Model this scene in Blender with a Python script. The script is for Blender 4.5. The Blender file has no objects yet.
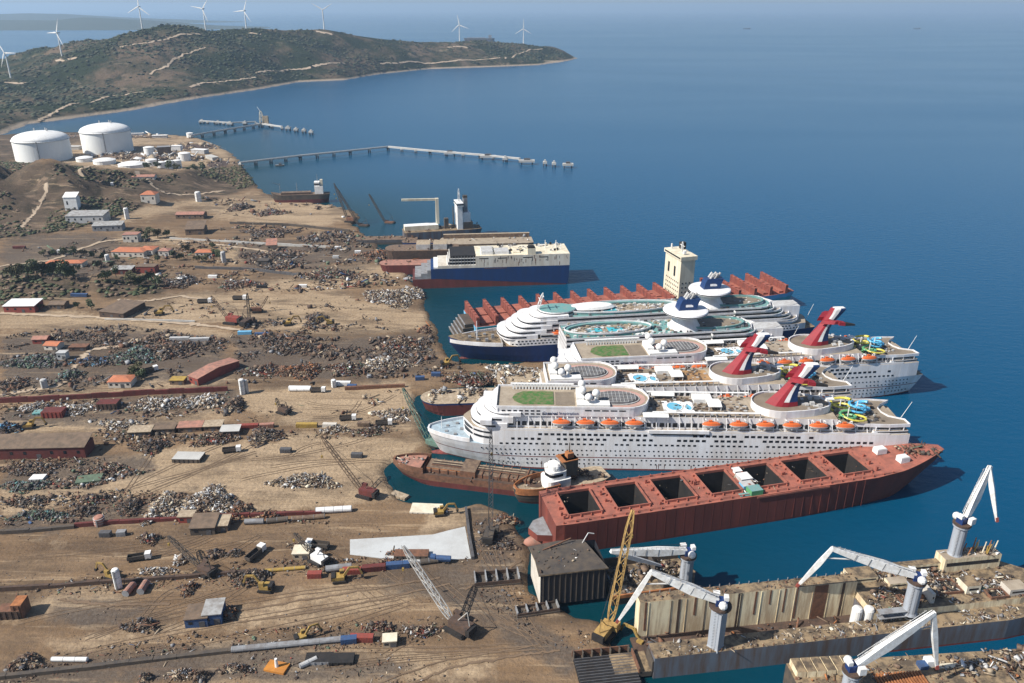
import bpy, math, random
import numpy as np
from mathutils import Vector
rnd = random.Random(7); NR = np.random.default_rng(7)
SC = bpy.context.scene; COL = SC.collection
R = math.radians
# ---------------------------------------------------------------- camera, sky, sun, exposure
F, CAMH, HORIZON = 796.0, 225.0, 8.0
TH = math.atan((341.5 - HORIZON) / F); CT, ST = math.cos(TH), math.sin(TH)
cam = bpy.data.cameras.new('camera'); camo = bpy.data.objects.new('camera', cam); COL.objects.link(camo)
cam.sensor_width = 36; cam.lens = F / 1024 * 36; cam.clip_start = 1; cam.clip_end = 200000
camo.location = (0, 0, CAMH); camo.rotation_euler = (math.pi / 2 - TH, 0, 0); SC.camera = camo
SUN_EL, SUN_AZ = R(43), R(-110)          # azimuth measured from +Y towards +X
world = bpy.data.worlds.new('World'); SC.world = world; world.use_nodes = True
wn = world.node_tree; bgn = wn.nodes['Background']
sky = wn.nodes.new('ShaderNodeTexSky'); sky.sky_type = 'NISHITA'; sky.sun_disc = False
sky.sun_elevation = SUN_EL; sky.sun_rotation = SUN_AZ; sky.altitude = 100; sky.dust_density = 1.0; sky.air_density = 1.0; sky.ozone_density = 3.0
wn.links.new(sky.outputs[0], bgn.inputs[0]); bgn.inputs[1].default_value = 0.085
sl = bpy.data.lights.new('sun', 'SUN'); sl.energy = 5.0; sl.angle = R(0.5); sl.color = (1, .95, .87)
so = bpy.data.objects.new('sun', sl); COL.objects.link(so)
sd = Vector((math.sin(SUN_AZ) * math.cos(SUN_EL), math.cos(SUN_AZ) * math.cos(SUN_EL), math.sin(SUN_EL)))
so.rotation_euler = sd.to_track_quat('Z', 'Y').to_euler(); so.location = (0, 0, 900)
vs = SC.view_settings; vs.view_transform = 'Standard'; vs.look = 'None'; vs.gamma = 1; vs.exposure = 0.5; vs.use_curve_mapping = False
SC.render.engine = 'CYCLES'
# ---------------------------------------------------------------- pixel -> place helpers
def ptx(px, py, z=0.0):
    v = py - 341.5; t = (CAMH - z) / (F * ST + v * CT)
    return Vector(((px - 512) * t, (F * CT - v * ST) * t, z))
def ray(px, py, Y):                      # point of a sight line at a given distance Y
    v = py - 341.5; fw = F * CT - v * ST
    return Vector(((px - 512) * Y / fw, Y, CAMH - Y * (F * ST + v * CT) / fw))
def mpp(py, z=0): return (CAMH - z) / (F * ST + (py - 341.5) * CT)      # metres per pixel across
def pixarr(x, y, z):
    dz = z - CAMH; d = y * CT - dz * ST
    return 512 + F * x / d, 341.5 - F * (y * ST + dz * CT) / d
# ---------------------------------------------------------------- materials
MATS = {}
def mat(name, c1, c2=None, scale=.25, amt=.5, streak=0, rough=.75, metal=0, bump=0, contrast=.12, spec=.3):
    m = bpy.data.materials.new(name); m.use_nodes = True; MATS[name] = m
    t = m.node_tree; N = t.nodes; L = t.links; b = N['Principled BSDF']
    b.inputs['Roughness'].default_value = rough; b.inputs['Metallic'].default_value = metal
    b.inputs['Specular IOR Level'].default_value = spec
    if c2 is None: c2 = tuple(q * .6 for q in c1)
    tc = N.new('ShaderNodeTexCoord'); mp = N.new('ShaderNodeMapping')
    mp.inputs['Scale'].default_value = (1, 1, .12) if streak else (1, 1, 1)
    L.new(tc.outputs['Object'], mp.inputs[0])
    n1 = N.new('ShaderNodeTexNoise'); n1.inputs['Scale'].default_value = scale; n1.inputs['Detail'].default_value = 7; n1.inputs['Roughness'].default_value = .68
    L.new(mp.outputs[0], n1.inputs['Vector'])
    rp = N.new('ShaderNodeMapRange'); rp.inputs[1].default_value = .5 - contrast; rp.inputs[2].default_value = .5 + contrast
    rp.inputs[3].default_value = 0; rp.inputs[4].default_value = amt
    L.new(n1.outputs['Fac'], rp.inputs[0])
    mx = N.new('ShaderNodeMix'); mx.data_type = 'RGBA'; mx.inputs[6].default_value = (*c1, 1); mx.inputs[7].default_value = (*c2, 1)
    L.new(rp.outputs[0], mx.inputs[0]); L.new(mx.outputs[2], b.inputs['Base Color'])
    if bump:
        bp = N.new('ShaderNodeBump'); bp.inputs['Strength'].default_value = bump; bp.inputs['Distance'].default_value = .4
        L.new(n1.outputs['Fac'], bp.inputs['Height']); L.new(bp.outputs[0], b.inputs['Normal'])
    return m
def M(n): return MATS[n]
mat('white', (.74, .73, .70), (.46, .42, .36), .2, .55, 1)
mat('ship_white', (.74, .74, .75), (.46, .40, .34), .22, .48, 1, rough=.45)
mat('white_plain', (.74, .74, .72), (.54, .51, .47), .3, .6)
mat('cream', (.70, .64, .50), (.42, .34, .22), .2, .55, 1)
mat('beige_wall', (.78, .68, .46), (.28, .15, .07), .45, .55, 1, contrast=.10)
mat('hull_grey_blue', (.12, .14, .17), (.10, .06, .038), .3, .8, 1)
mat('hull_red', (.19, .048, .033), (.10, .032, .025), .12, .75, 1, rough=.8)
mat('deck_red', (.36, .122, .082), (.19, .078, .058), .18, .8, contrast=.1)
mat('coam_red', (.34, .10, .066), (.17, .062, .048), .3, .7)
mat('rust', (.20, .095, .055), (.10, .055, .036), .5, .9)
mat('rust_dark', (.10, .062, .044), (.05, .037, .03), .4, .9)
mat('rust_orange', (.40, .16, .06), (.18, .07, .03), .4, .8)
mat('maroon', (.14, .035, .03), (.07, .025, .02), .2, .7, 1)
mat('boot_red', (.22, .05, .04), (.10, .03, .03), .3, .8, 1)
mat('navy', (.012, .035, .13), (.02, .025, .05), .15, .5, 1, rough=.5)
mat('car_blue', (.012, .042, .14), (.02, .03, .06), .12, .5, 1, rough=.5)
mat('blue', (.04, .09, .20), (.05, .06, .10), .4, .7)
mat('deck_blue', (.38, .48, .54), (.24, .28, .30), .25, .8)
mat('light_blue', (.16, .42, .62), (.10, .25, .35), .2, .5)
mat('teal', (.11, .29, .28), (.20, .27, .25), .3, .8)
mat('teal_blue', (.05, .40, .46), (.08, .22, .28), .2, .5)
mat('glass_dark', (.012, .015, .02), (.03, .035, .04), .3, .5, rough=.2, spec=.5)
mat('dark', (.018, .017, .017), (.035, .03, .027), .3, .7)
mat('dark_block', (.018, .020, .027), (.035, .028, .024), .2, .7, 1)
mat('soot', (.06, .052, .046), (.11, .085, .062), .3, .8)
mat('grey', (.27, .28, .29), (.14, .12, .11), .3, .7)
mat('grey_light', (.48, .48, .47), (.28, .25, .22), .3, .6)
mat('grey_dark', (.10, .10, .105), (.06, .05, .045), .3, .7)
mat('ped_grey', (.33, .36, .40), (.22, .19, .17), .35, .5, 1)
mat('concrete', (.47, .46, .43), (.33, .31, .28), .06, .7)
mat('slab', (.47, .48, .47), (.34, .33, .31), .05, .7, contrast=.1)
mat('brown_deck', (.235, .19, .14), (.15, .12, .09), .10, .8)
mat('tan_deck', (.36, .30, .225), (.23, .18, .13), .15, .8)
mat('pink_deck', (.47, .27, .22), (.35, .24, .20), .2, .7)
mat('orange_deck', (.38, .22, .09), (.22, .13, .07), .15, .8)
mat('dirty_deck', (.27, .195, .115), (.085, .065, .046), .25, .95, contrast=.08)
mat('green_court', (.05, .14, .03), (.15, .15, .07), .35, .95, contrast=.08)
mat('side_cream', (.60, .56, .48), (.36, .28, .20), .2, .6, 1)
mat('orange', (.62, .12, .025), (.42, .13, .05), .5, .6, rough=.5)
mat('boat_white', (.72, .70, .66), (.5, .45, .4), .5, .5)
mat('funnel_red', (.26, .013, .022), (.15, .018, .022), .25, .6, rough=.6)
mat('lash_red', (.23, .066, .048), (.12, .042, .034), .3, .8)
mat('funnel_blue', (.012, .04, .13), (.02, .03, .06), .2, .4, rough=.4)
mat('slide_yellow', (.60, .50, .06), (.40, .36, .1), .3, .5, rough=.4)
mat('slide_blue', (.10, .42, .65), (.08, .25, .4), .3, .5, rough=.4)
mat('slide_green', (.10, .34, .14), (.1, .2, .1), .3, .5, rough=.4)
mat('pool_blue', (.10, .38, .55), (.2, .4, .45), .3, .6)
mat('yellow', (.40, .27, .06), (.22, .14, .05), .4, .7)
mat('yellow_crane', (.42, .27, .09), (.20, .12, .05), .5, .7)
mat('orange_paint', (.50, .20, .03), (.3, .13, .04), .4, .6)
mat('green_crane', (.13, .23, .18), (.10, .12, .10), .5, .7)
mat('red_paint', (.27, .058, .042), (.15, .05, .04), .4, .7)
mat('roof_orange', (.47, .16, .075), (.30, .13, .08), .3, .7, bump=.4)
mat('roof_salmon', (.40, .19, .135), (.22, .13, .10), .35, .9)
mat('roof_brown', (.18, .125, .085), (.105, .078, .056), .3, .9)
mat('roof_grey', (.36, .36, .35), (.20, .18, .16), .3, .9)
mat('wall_plaster', (.58, .54, .47), (.40, .35, .29), .2, .6)
mat('tank_white', (.80, .80, .77), (.62, .60, .55), .03, .5, 1)
mat('scrap_tan', (.42, .34, .24), (.24, .18, .12), .6, .9)
mat('scrap_brown', (.21, .145, .095), (.09, .06, .045), .5, .9)
mat('scrap_green', (.12, .17, .11), (.08, .10, .07), .5, .8)
mat('bark', (.07, .05, .035), (.04, .03, .02), .8, .8)
mat('leaf', (.062, .080, .030), (.032, .048, .020), 1.2, .9, rough=.6)
mat('leaf_dry', (.10, .085, .04), (.05, .055, .022), 1.2, .9)
mat('leaf_far', (.035, .050, .024), (.055, .055, .03), .02, .8)
mat('cable', (.03, .03, .03))
mat('crane_white', (.74, .74, .72), (.42, .38, .33), .5, .55)
mat('machine_yellow', (.36, .235, .06), (.18, .12, .05), .6, .9)
# ---------------------------------------------------------------- mesh helpers
def tag(o, label=None, cat=None, group=None, kind=None):
    if label: o['label'] = label
    if cat: o['category'] = cat
    if group: o['group'] = group
    if kind: o['kind'] = kind
    return o
def empty(name, loc=(0, 0, 0), rz=0, label=None, cat=None, group=None):
    o = bpy.data.objects.new(name, None); COL.objects.link(o); o.location = loc; o.rotation_euler = (0, 0, rz); o.empty_display_size = 1
    return tag(o, label, cat, group)
def link(name, me, parent=None, loc=(0, 0, 0), rz=0):
    o = bpy.data.objects.new(name, me); COL.objects.link(o); o.location = loc; o.rotation_euler = (0, 0, rz)
    if parent is not None: o.parent = parent
    return o
class MB:
    def __init__(s, mats): s.v = []; s.f = []; s.m = []; s.mats = [mats] if isinstance(mats, str) else list(mats)
    def add(s, vs, fs, m=0):
        k = len(s.v); s.v += [tuple(q) for q in vs]
        for f in fs: s.f.append(tuple(k + i for i in f)); s.m.append(m)
        return s
    def bx(s, x0, x1, y0, y1, z0, z1, m=0, mt=None):
        vs = [(x0, y0, z0), (x1, y0, z0), (x1, y1, z0), (x0, y1, z0), (x0, y0, z1), (x1, y0, z1), (x1, y1, z1), (x0, y1, z1)]
        s.add(vs, [(0, 3, 2, 1), (0, 1, 5, 4), (1, 2, 6, 5), (2, 3, 7, 6), (3, 0, 4, 7)], m); s.add(vs[4:], [(0, 1, 2, 3)], m if mt is None else mt); return s
    def beam(s, p, q, w=.3, h=None, m=0):
        p = Vector(p); q = Vector(q); h = h or w; d = (q - p).normalized()
        up = Vector((0, 0, 1)) if abs(d.z) < .95 else Vector((1, 0, 0))
        a = d.cross(up).normalized() * w / 2; b = a.cross(d).normalized() * h / 2
        vs = [p - a - b, p + a - b, p + a + b, p - a + b, q - a - b, q + a - b, q + a + b, q - a + b]
        return s.add(vs, [(0, 1, 2, 3), (7, 6, 5, 4), (0, 4, 5, 1), (1, 5, 6, 2), (2, 6, 7, 3), (3, 7, 4, 0)], m)
    def tube(s, p, q, r0, r1=None, n=10, m=0, caps=True):
        p = Vector(p); q = Vector(q); r1 = r0 if r1 is None else r1; d = (q - p).normalized()
        up = Vector((0, 0, 1)) if abs(d.z) < .95 else Vector((1, 0, 0))
        a = d.cross(up).normalized(); b = a.cross(d).normalized(); vs = []
        for c, r in ((p, r0), (q, r1)):
            for i in range(n): an = 2 * math.pi * i / n; vs.append(c + a * math.cos(an) * r + b * math.sin(an) * r)
        fs = [(i, (i + 1) % n, n + (i + 1) % n, n + i) for i in range(n)]
        if caps: fs += [tuple(range(n))[::-1], tuple(range(n, 2 * n))]
        return s.add(vs, fs, m)
    def prism(s, poly, z0, z1, m=0, mt=None, inset=0):
        n = len(poly); cx = sum(p[0] for p in poly) / n; cy = sum(p[1] for p in poly) / n
        top = [(x + (cx - x) * inset, y + (cy - y) * inset, z1) for x, y in poly]
        vs = [(x, y, z0) for x, y in poly] + top
        s.add(vs, [(i, (i + 1) % n, n + (i + 1) % n, n + i) for i in range(n)], m); s.add(top, [tuple(range(n))], m if mt is None else mt)
        s.add(vs[:n], [tuple(range(n))[::-1]], m); return s
    def ring(s, poly_o, poly_i, z0, z1, m=0):            # wall between two outlines
        n = len(poly_o); vs = [(x, y, z0) for x, y in poly_o] + [(x, y, z1) for x, y in poly_o] + [(x, y, z1) for x, y in poly_i] + [(x, y, z0) for x, y in poly_i]
        fs = []
        for i in range(n):
            j = (i + 1) % n
            for a in range(3): fs.append((a * n + i, a * n + j, (a + 1) * n + j, (a + 1) * n + i))
        return s.add(vs, fs, m)
    def lathe(s, c, prof, n=24, m=0):                   # prof: (r, z)
        vs = []
        for r, z in prof:
            for i in range(n): an = 2 * math.pi * i / n; vs.append((c[0] + r * math.cos(an), c[1] + r * math.sin(an), c[2] + z))
        fs = []
        for k in range(len(prof) - 1):
            for i in range(n): j = (i + 1) % n; fs.append((k * n + i, k * n + j, k * n + n + j, k * n + n + i))
        fs.append(tuple((len(prof) - 1) * n + i for i in range(n)))
        return s.add(vs, fs, m)
    def sphere(s, c, r, n=10, m=0, zs=1):
        return s.lathe(c, [(r * math.cos(a), r * math.sin(a) * zs) for a in [math.pi * (k / 6 - .5) * .999 for k in range(7)]], n, m)
    def loft(s, secs, m=0, closed=False, caps=True):     # secs: lists of equal-length points
        n = len(secs[0]); vs = [p for sec in secs for p in sec]; fs = []
        for k in range(len(secs) - 1):
            for i in range(n if closed else n - 1):
                j = (i + 1) % n; fs.append((k * n + i, k * n + j, (k + 1) * n + j, (k + 1) * n + i))
        if caps: fs += [tuple(range(n))[::-1], tuple((len(secs) - 1) * n + i for i in range(n))]
        return s.add(vs, fs, m)
    def lattice(s, p, q, w0, w1=None, m=0, n=None, t=.22):
        p = Vector(p); q = Vector(q); d = q - p; Ln = d.length; d.normalize(); w1 = w0 if w1 is None else w1
        up = Vector((0, 0, 1)) if abs(d.z) < .95 else Vector((1, 0, 0))
        a = d.cross(up).normalized(); b = a.cross(d).normalized(); n = n or max(4, int(Ln / (w0 * 1.3)))
        W = lambda f: (w0 * (.35 + .65 * min(1, f * 8)) if f < .125 else w1 * (.35 + .65 * min(1, (1 - f) * 8)) if f > .875 else w0 + (w1 - w0) * f)
        C = lambda i, k: p + d * Ln * (i / n) + (a * (1, 1, -1, -1)[k] + b * (1, -1, -1, 1)[k]) * W(i / n) / 2
        for i in range(n):
            for k in range(4):
                s.beam(C(i, k), C(i + 1, k), t, t, m)
                s.beam(C(i, k), C(i + 1, (k + 1) % 4) if i % 2 else C(i + 1, (k - 1) % 4), t * .6, t * .6, m)
        return s
    def mesh(s, name, smooth=False):
        me = bpy.data.meshes.new(name); me.from_pydata(s.v, [], s.f)
        for n in s.mats: me.materials.append(M(n))
        if len(s.mats) > 1: me.polygons.foreach_set('material_index', s.m)
        if smooth: me.polygons.foreach_set('use_smooth', [True] * len(s.f))
        me.validate(); me.update(); return me
    def build(s, name, parent=None, loc=(0, 0, 0), rz=0, smooth=False, kind=None, label=None):
        o = link(name, s.mesh(name, smooth), parent, loc, rz)
        if kind: o['kind'] = kind
        if label: o['label'] = label
        return o
def copy_tree(o, parent=None):
    c = o.copy(); COL.objects.link(c); c.parent = parent
    for ch in list(o.children): copy_tree(ch, c)
    return c
def np_mesh(name, verts, quads, midx, mats):
    me = bpy.data.meshes.new(name); nv = len(verts); nq = len(quads)
    me.vertices.add(nv); me.vertices.foreach_set('co', np.asarray(verts, np.float32).ravel())
    me.loops.add(nq * 4); me.loops.foreach_set('vertex_index', np.asarray(quads, np.int32).ravel())
    me.polygons.add(nq); me.polygons.foreach_set('loop_start', np.arange(0, nq * 4, 4, dtype=np.int32))
    for n in mats: me.materials.append(M(n))
    if midx is not None: me.polygons.foreach_set('material_index', np.asarray(midx, np.int32))
    me.update(calc_edges=True); return me
def sstep(a, b, x): t = np.clip((x - a) / (b - a), 0, 1); return t * t * (3 - 2 * t)
# ================================================================ the setting: sea, ground, hills
_perm = NR.permutation(256)
def vnoise(x, y, seed=0):
    xi = np.floor(x).astype(int); yi = np.floor(y).astype(int); xf = x - xi; yf = y - yi
    h = lambda a, b: _perm[(_perm[(a + seed) & 255] + b) & 255] / 255.0
    u = xf * xf * (3 - 2 * xf); w = yf * yf * (3 - 2 * yf)
    return (h(xi, yi) * (1 - u) + h(xi + 1, yi) * u) * (1 - w) + (h(xi, yi + 1) * (1 - u) + h(xi + 1, yi + 1) * u) * w
def fbm(x, y, o=4, seed=0): return sum(vnoise(x * 2**k, y * 2**k, seed + 17 * k) * .5**k for k in range(o)) / (2 - .5**(o - 1)) - .5
def inpoly(px, py, poly):
    r = np.zeros(px.shape, bool); n = len(poly)
    for i in range(n):
        x0, y0 = poly[i]; x1, y1 = poly[(i + 1) % n]
        if y0 == y1: continue
        r ^= ((y0 > py) != (y1 > py)) & (px < (x1 - x0) * (py - y0) / (y1 - y0) + x0)
    return r
def dseg(px, py, poly, closed=True):
    d = np.full(px.shape, 1e9); tt = np.zeros(px.shape); n = len(poly)
    for i in range(n if closed else n - 1):
        x0, y0 = poly[i][:2]; x1, y1 = poly[(i + 1) % n][:2]; dx, dy = x1 - x0, y1 - y0
        t = np.clip(((px - x0) * dx + (py - y0) * dy) / (dx * dx + dy * dy + 1e-9), 0, 1)
        q = np.hypot(px - x0 - t * dx, py - y0 - t * dy); k = q < d; d[k] = q[k]; tt[k] = i + t[k]
    return d, tt
SHORE = [(655, 760), (640, 690), (612, 648), (600, 622), (575, 618), (528, 592), (528, 552), (522, 538), (505, 514), (478, 504), (462, 509), (425, 508), (397, 500), (388, 484), (384, 470), (392, 461), (420, 462),
         (432, 452), (424, 440), (418, 418), (411, 405), (416, 396), (440, 389), (500, 384), (546, 386), (556, 374), (545, 363), (505, 365), (470, 366), (452, 361), (443, 348), (438, 335), (430, 315), (423, 305), (421, 292), (408, 282), (404, 272), (392, 268), (380, 260), (378, 246), (365, 236), (352, 226), (360, 218), (352, 211),
         (330, 206), (300, 203), (274, 198), (262, 192), (253, 183), (245, 172), (240, 162), (229, 152), (214, 144), (196, 138), (168, 135), (132, 134), (96, 133), (60, 132), (20, 134), (0, 136)]
shore = [tuple(ptx(*p)[:2]) for p in SHORE]
land = shore + [(-1400, 1660), (-3200, 1900), (-3200, -300), (90, -300)]
def grid_mesh(name, xs, ys, hf, mats, smooth=True, cull=None):
    X, Y = np.meshgrid(xs, ys); Z = hf(X, Y); nx, ny = len(xs), len(ys)
    idx = np.arange(nx * ny).reshape(ny, nx)
    q = np.stack([idx[:-1, :-1], idx[:-1, 1:], idx[1:, 1:], idx[1:, :-1]], -1).reshape(-1, 4)
    zq = Z.ravel()[q].max(1); q = q[zq > -3.9]
    V = np.stack([X.ravel(), Y.ravel(), Z.ravel()], -1)
    me = np_mesh(name, V, q, None, mats); me.polygons.foreach_set('use_smooth', np.full(len(q), smooth)); me.update()
    return me, V
def gauss(X, Y, px, py, rx, ry, h, rot=0, z=2):
    c = ptx(px, py, z); cs, sn = math.cos(rot), math.sin(rot); dx, dy = X - c.x, Y - c.y
    return h * np.exp(-((dx * cs + dy * sn) / rx)**2 - ((-dx * sn + dy * cs) / ry)**2)
def ground_h(X, Y):
    ins = inpoly(X, Y, land); d, _ = dseg(X, Y, land); d = np.where(ins, d, -d)
    far = sstep(300, 900, Y)
    d = d + fbm(X / 9, Y / 9, 3) * (3 + 10 * far)
    base = -4 + 6 * sstep(-7, 3.5, d)
    k = sstep(20, 90, d) * sstep(-9, 30, d)
    hill = gauss(X, Y, 10, 198, 150, 95, 27, .1) + gauss(X, Y, 95, 200, 70, 75, 17) + gauss(X, Y, -160, 205, 260, 150, 18)
    hill += gauss(X, Y, 222, 178, 34, 55, 15) + gauss(X, Y, 246, 176, 22, 40, 9) + gauss(X, Y, 170, 182, 50, 40, 8)
    hill += gauss(X, Y, 40, 288, 55, 22, 9) + gauss(X, Y, 120, 288, 40, 18, 6)
    hill = hill * (1 + 2.2 * fbm(X / 45, Y / 45, 5, 3))
    left = sstep(-260, -900, X) * 4
    rough = fbm(X / 14, Y / 14, 4, 5) * .9 * sstep(4, 20, d) + fbm(X / 120, Y / 120, 3, 9) * 2.0 * far * sstep(10, 60, d)
    return base + k * (hill + left * far) + rough
xs = np.concatenate([-(320 + np.cumsum(np.linspace(3, 26, 140)))[::-1], np.arange(-320, 120, 2.4)])
ys = np.concatenate([np.arange(120, 620, 2.4), 620 + np.cumsum(np.linspace(2.6, 14, 150))])
me, V = grid_mesh('ground', xs, ys, ground_h, [])
ground = tag(link('ground', me), 'brown trampled soil of the ship breaking yard', None, None, 'structure')
# yard soil kinds (pale sand, dark oily soil, scrub), painted as an attribute of the soil itself
GX, GY = pixarr(V[:, 0], V[:, 1], V[:, 2])
ATT = np.zeros((len(V), 4), np.float32); ATT[:, 3] = 1
def blob(ch, poly, val=1.0, soft=9):
    ins = inpoly(GX, GY, poly); d, _ = dseg(GX, GY, poly); d = np.where(ins, d, -d)
    ATT[:, ch] = np.maximum(ATT[:, ch], val * sstep(-soft, soft, d))
PALE = [[(235, 392), (400, 380), (430, 410), (415, 430), (300, 428), (235, 405)], [(290, 432), (425, 440), (395, 470), (395, 500), (330, 505), (220, 520), (215, 490), (265, 455)],
        [(0, 488), (60, 470), (180, 445), (260, 440), (290, 455), (210, 490), (90, 500), (0, 518)], [(120, 308), (200, 293), (330, 293), (420, 312), (432, 330), (330, 338), (230, 322), (130, 320)],
        [(190, 200), (250, 195), (330, 200), (350, 215), (320, 228), (215, 218)], [(430, 508), (466, 507), (470, 525), (420, 535)], [(0, 600), (120, 590), (125, 610), (0, 625)], [(230, 610), (330, 580), (470, 572), (475, 585), (330, 625), (230, 632)],
        [(80, 215), (150, 205), (200, 200), (200, 205), (120, 222)], [(0, 315), (60, 312), (230, 330), (230, 336), (0, 330)], [(0, 388), (90, 378), (240, 368), (240, 382), (0, 400)], [(215, 250), (240, 240), (250, 262), (225, 265)],
        [(0, 425), (230, 405), (230, 418), (90, 430), (0, 440)], [(120, 235), (170, 232), (190, 245), (120, 243)], [(300, 272), (400, 262), (420, 270), (330, 292), (240, 290)], [(0, 265), (45, 256), (100, 240), (120, 250), (40, 275), (0, 278)], [(340, 160), (350, 150), (360, 160)],
        [(195, 640), (300, 640), (500, 655), (500, 683), (200, 690)], [(40, 640), (200, 618), (240, 625), (60, 655)]]
PALE += [[(60, 135), (215, 138), (235, 160), (190, 172), (60, 168)]]
DARK = [[(0, 335), (120, 325), (230, 340), (225, 378), (120, 385), (0, 392)], [(230, 335), (430, 330), (440, 365), (380, 385), (235, 375)], [(0, 462), (150, 450), (160, 470), (90, 490), (0, 490)], [(0, 515), (180, 492), (230, 500), (230, 520), (0, 535)],
        [(380, 540), (470, 560), (540, 620), (600, 660), (560, 683), (440, 600), (370, 590)], [(470, 500), (520, 540), (525, 590), (480, 580), (470, 530)], [(0, 232), (110, 232), (140, 262), (70, 285), (0, 290)], [(230, 235), (370, 240), (385, 262), (310, 275), (240, 268)],
        [(0, 665), (250, 640), (420, 622), (420, 632), (150, 683), (0, 690)], [(60, 600), (150, 595), (180, 620), (100, 630), (40, 625)], [(0, 410), (240, 385), (240, 410), (130, 425), (0, 428)], [(330, 350), (430, 345), (450, 365), (400, 375), (330, 370)], [(150, 640), (330, 650), (420, 660), (400, 683), (150, 683)]]
SCRUB = [[(-200, 150), (60, 165), (130, 172), (160, 195), (130, 212), (70, 230), (0, 238), (-200, 240)], [(0, 268), (70, 268), (90, 290), (70, 298), (0, 305)], [(90, 280), (165, 275), (165, 292), (105, 298)], [(140, 178), (200, 170), (250, 165), (255, 185), (215, 200), (150, 195)]]
for p in PALE: blob(0, p, .62 if min(q[1] for q in p) > 560 else 1.0)
for p in DARK: blob(1, p, .9, 12)
for p in SCRUB: blob(2, p, 1, 8)
ATT[:, 2] = np.maximum(ATT[:, 2], sstep(1050, 1250, V[:, 1]) * sstep(-650, -900, V[:, 0]))
a = me.attributes.new('soil', 'FLOAT_COLOR', 'POINT'); a.data.foreach_set('color', ATT.ravel())
def soil_mat():
    m = bpy.data.materials.new('soil'); m.use_nodes = True; t = m.node_tree; N = t.nodes; L = t.links; b = N['Principled BSDF']
    b.inputs['Roughness'].default_value = .95; b.inputs['Specular IOR Level'].default_value = .1
    tc = N.new('ShaderNodeTexCoord')
    def noise(sc, rot=0, st=1, det=8, rg=.65):
        mp = N.new('ShaderNodeMapping'); mp.inputs['Rotation'].default_value = (0, 0, R(-rot)); mp.inputs['Scale'].default_value = (1 / st, 1, 1)
        L.new(tc.outputs['Object'], mp.inputs[0]); n = N.new('ShaderNodeTexNoise'); n.inputs['Scale'].default_value = sc; n.inputs['Detail'].default_value = det; n.inputs['Roughness'].default_value = rg
        L.new(mp.outputs[0], n.inputs['Vector']); return n.outputs['Fac']
    def rng(s, a, b_, lo=0, hi=1):
        r = N.new('ShaderNodeMapRange'); L.new(s, r.inputs[0])
        for i, q in enumerate((a, b_, lo, hi)): r.inputs[i + 1].default_value = q
        return r.outputs[0]
    def math_(op, a, b_):
        n = N.new('ShaderNodeMath'); n.operation = op
        for i, q in enumerate((a, b_)):
            if isinstance(q, (int, float)): n.inputs[i].default_value = q
            else: L.new(q, n.inputs[i])
        return n.outputs[0]
    def mix(f, c1, c2):
        n = N.new('ShaderNodeMix'); n.data_type = 'RGBA'; L.new(f, n.inputs[0])
        for i, q in ((6, c1), (7, c2)):
            if isinstance(q, tuple): n.inputs[i].default_value = (*q, 1)
            else: L.new(q, n.inputs[i])
        return n.outputs[2]
    at = N.new('ShaderNodeAttribute'); at.attribute_name = 'soil'; sp = N.new('ShaderNodeSeparateColor'); L.new(at.outputs['Color'], sp.inputs[0])
    stain = noise(.028, 25, 2); streak = noise(.10, 9, 7); patch = noise(.045, 9, 2.5); fine = noise(.6); tracks = noise(.5, 8, 22, 5, .6)
    mid = noise(.16)
    base = mix(rng(patch, .38, .62), (.205, .130, .071), (.110, .071, .042))
    base = mix(rng(streak, .42, .62, 0, .6), base, (.29, .195, .115))
    pale_f = rng(math_('ADD', math_('MULTIPLY', sp.outputs[0], .5), math_('MULTIPLY', math_('ADD', mid, patch), .75)), .86, 1.1)
    pale = mix(rng(streak, .35, .65), (.43, .32, .205), (.32, .23, .142))
    base = mix(pale_f, base, pale)
    dark_f = rng(math_('ADD', math_('MULTIPLY', sp.outputs[1], .5), math_('MULTIPLY', math_('ADD', mid, patch), .75)), .92, 1.16, 0, .9)
    base = mix(dark_f, base, mix(rng(fine, .4, .6), (.115, .094, .076), (.070, .058, .049)))
    base = mix(rng(tracks, .56, .70, 0, .55), base, (.15, .10, .068))
    scr_f = rng(math_('ADD', math_('MULTIPLY', sp.outputs[2], .6), math_('MULTIPLY', mid, .7)), .48, .70)
    scrub = mix(rng(noise(.07), .42, .6), (.095, .068, .046), (.030, .027, .018))
    scrub = mix(rng(noise(.05, 60, 4), .56, .64), scrub, (.22, .155, .105))
    base = mix(scr_f, base, scrub)
    base = mix(rng(fine, .36, .72, 0, .6), base, (.12, .088, .064))
    base = mix(rng(stain, .50, .62, 0, .68), base, (.092, .066, .046))
    base = mix(rng(noise(.25, 12, 14, 6, .7), .57, .66, 0, .5), base, (.42, .31, .195))
    L.new(base, b.inputs['Base Color'])
    bp = N.new('ShaderNodeBump'); bp.inputs['Strength'].default_value = .7; bp.inputs['Distance'].default_value = .8; L.new(math_('ADD', fine, math_('MULTIPLY', tracks, .6)), bp.inputs['Height']); L.new(bp.outputs[0], b.inputs['Normal'])
    return m
me.materials.append(soil_mat())
def gz(x, y): return float(ground_h(np.array([float(x)]), np.array([float(y)]))[0])
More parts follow.
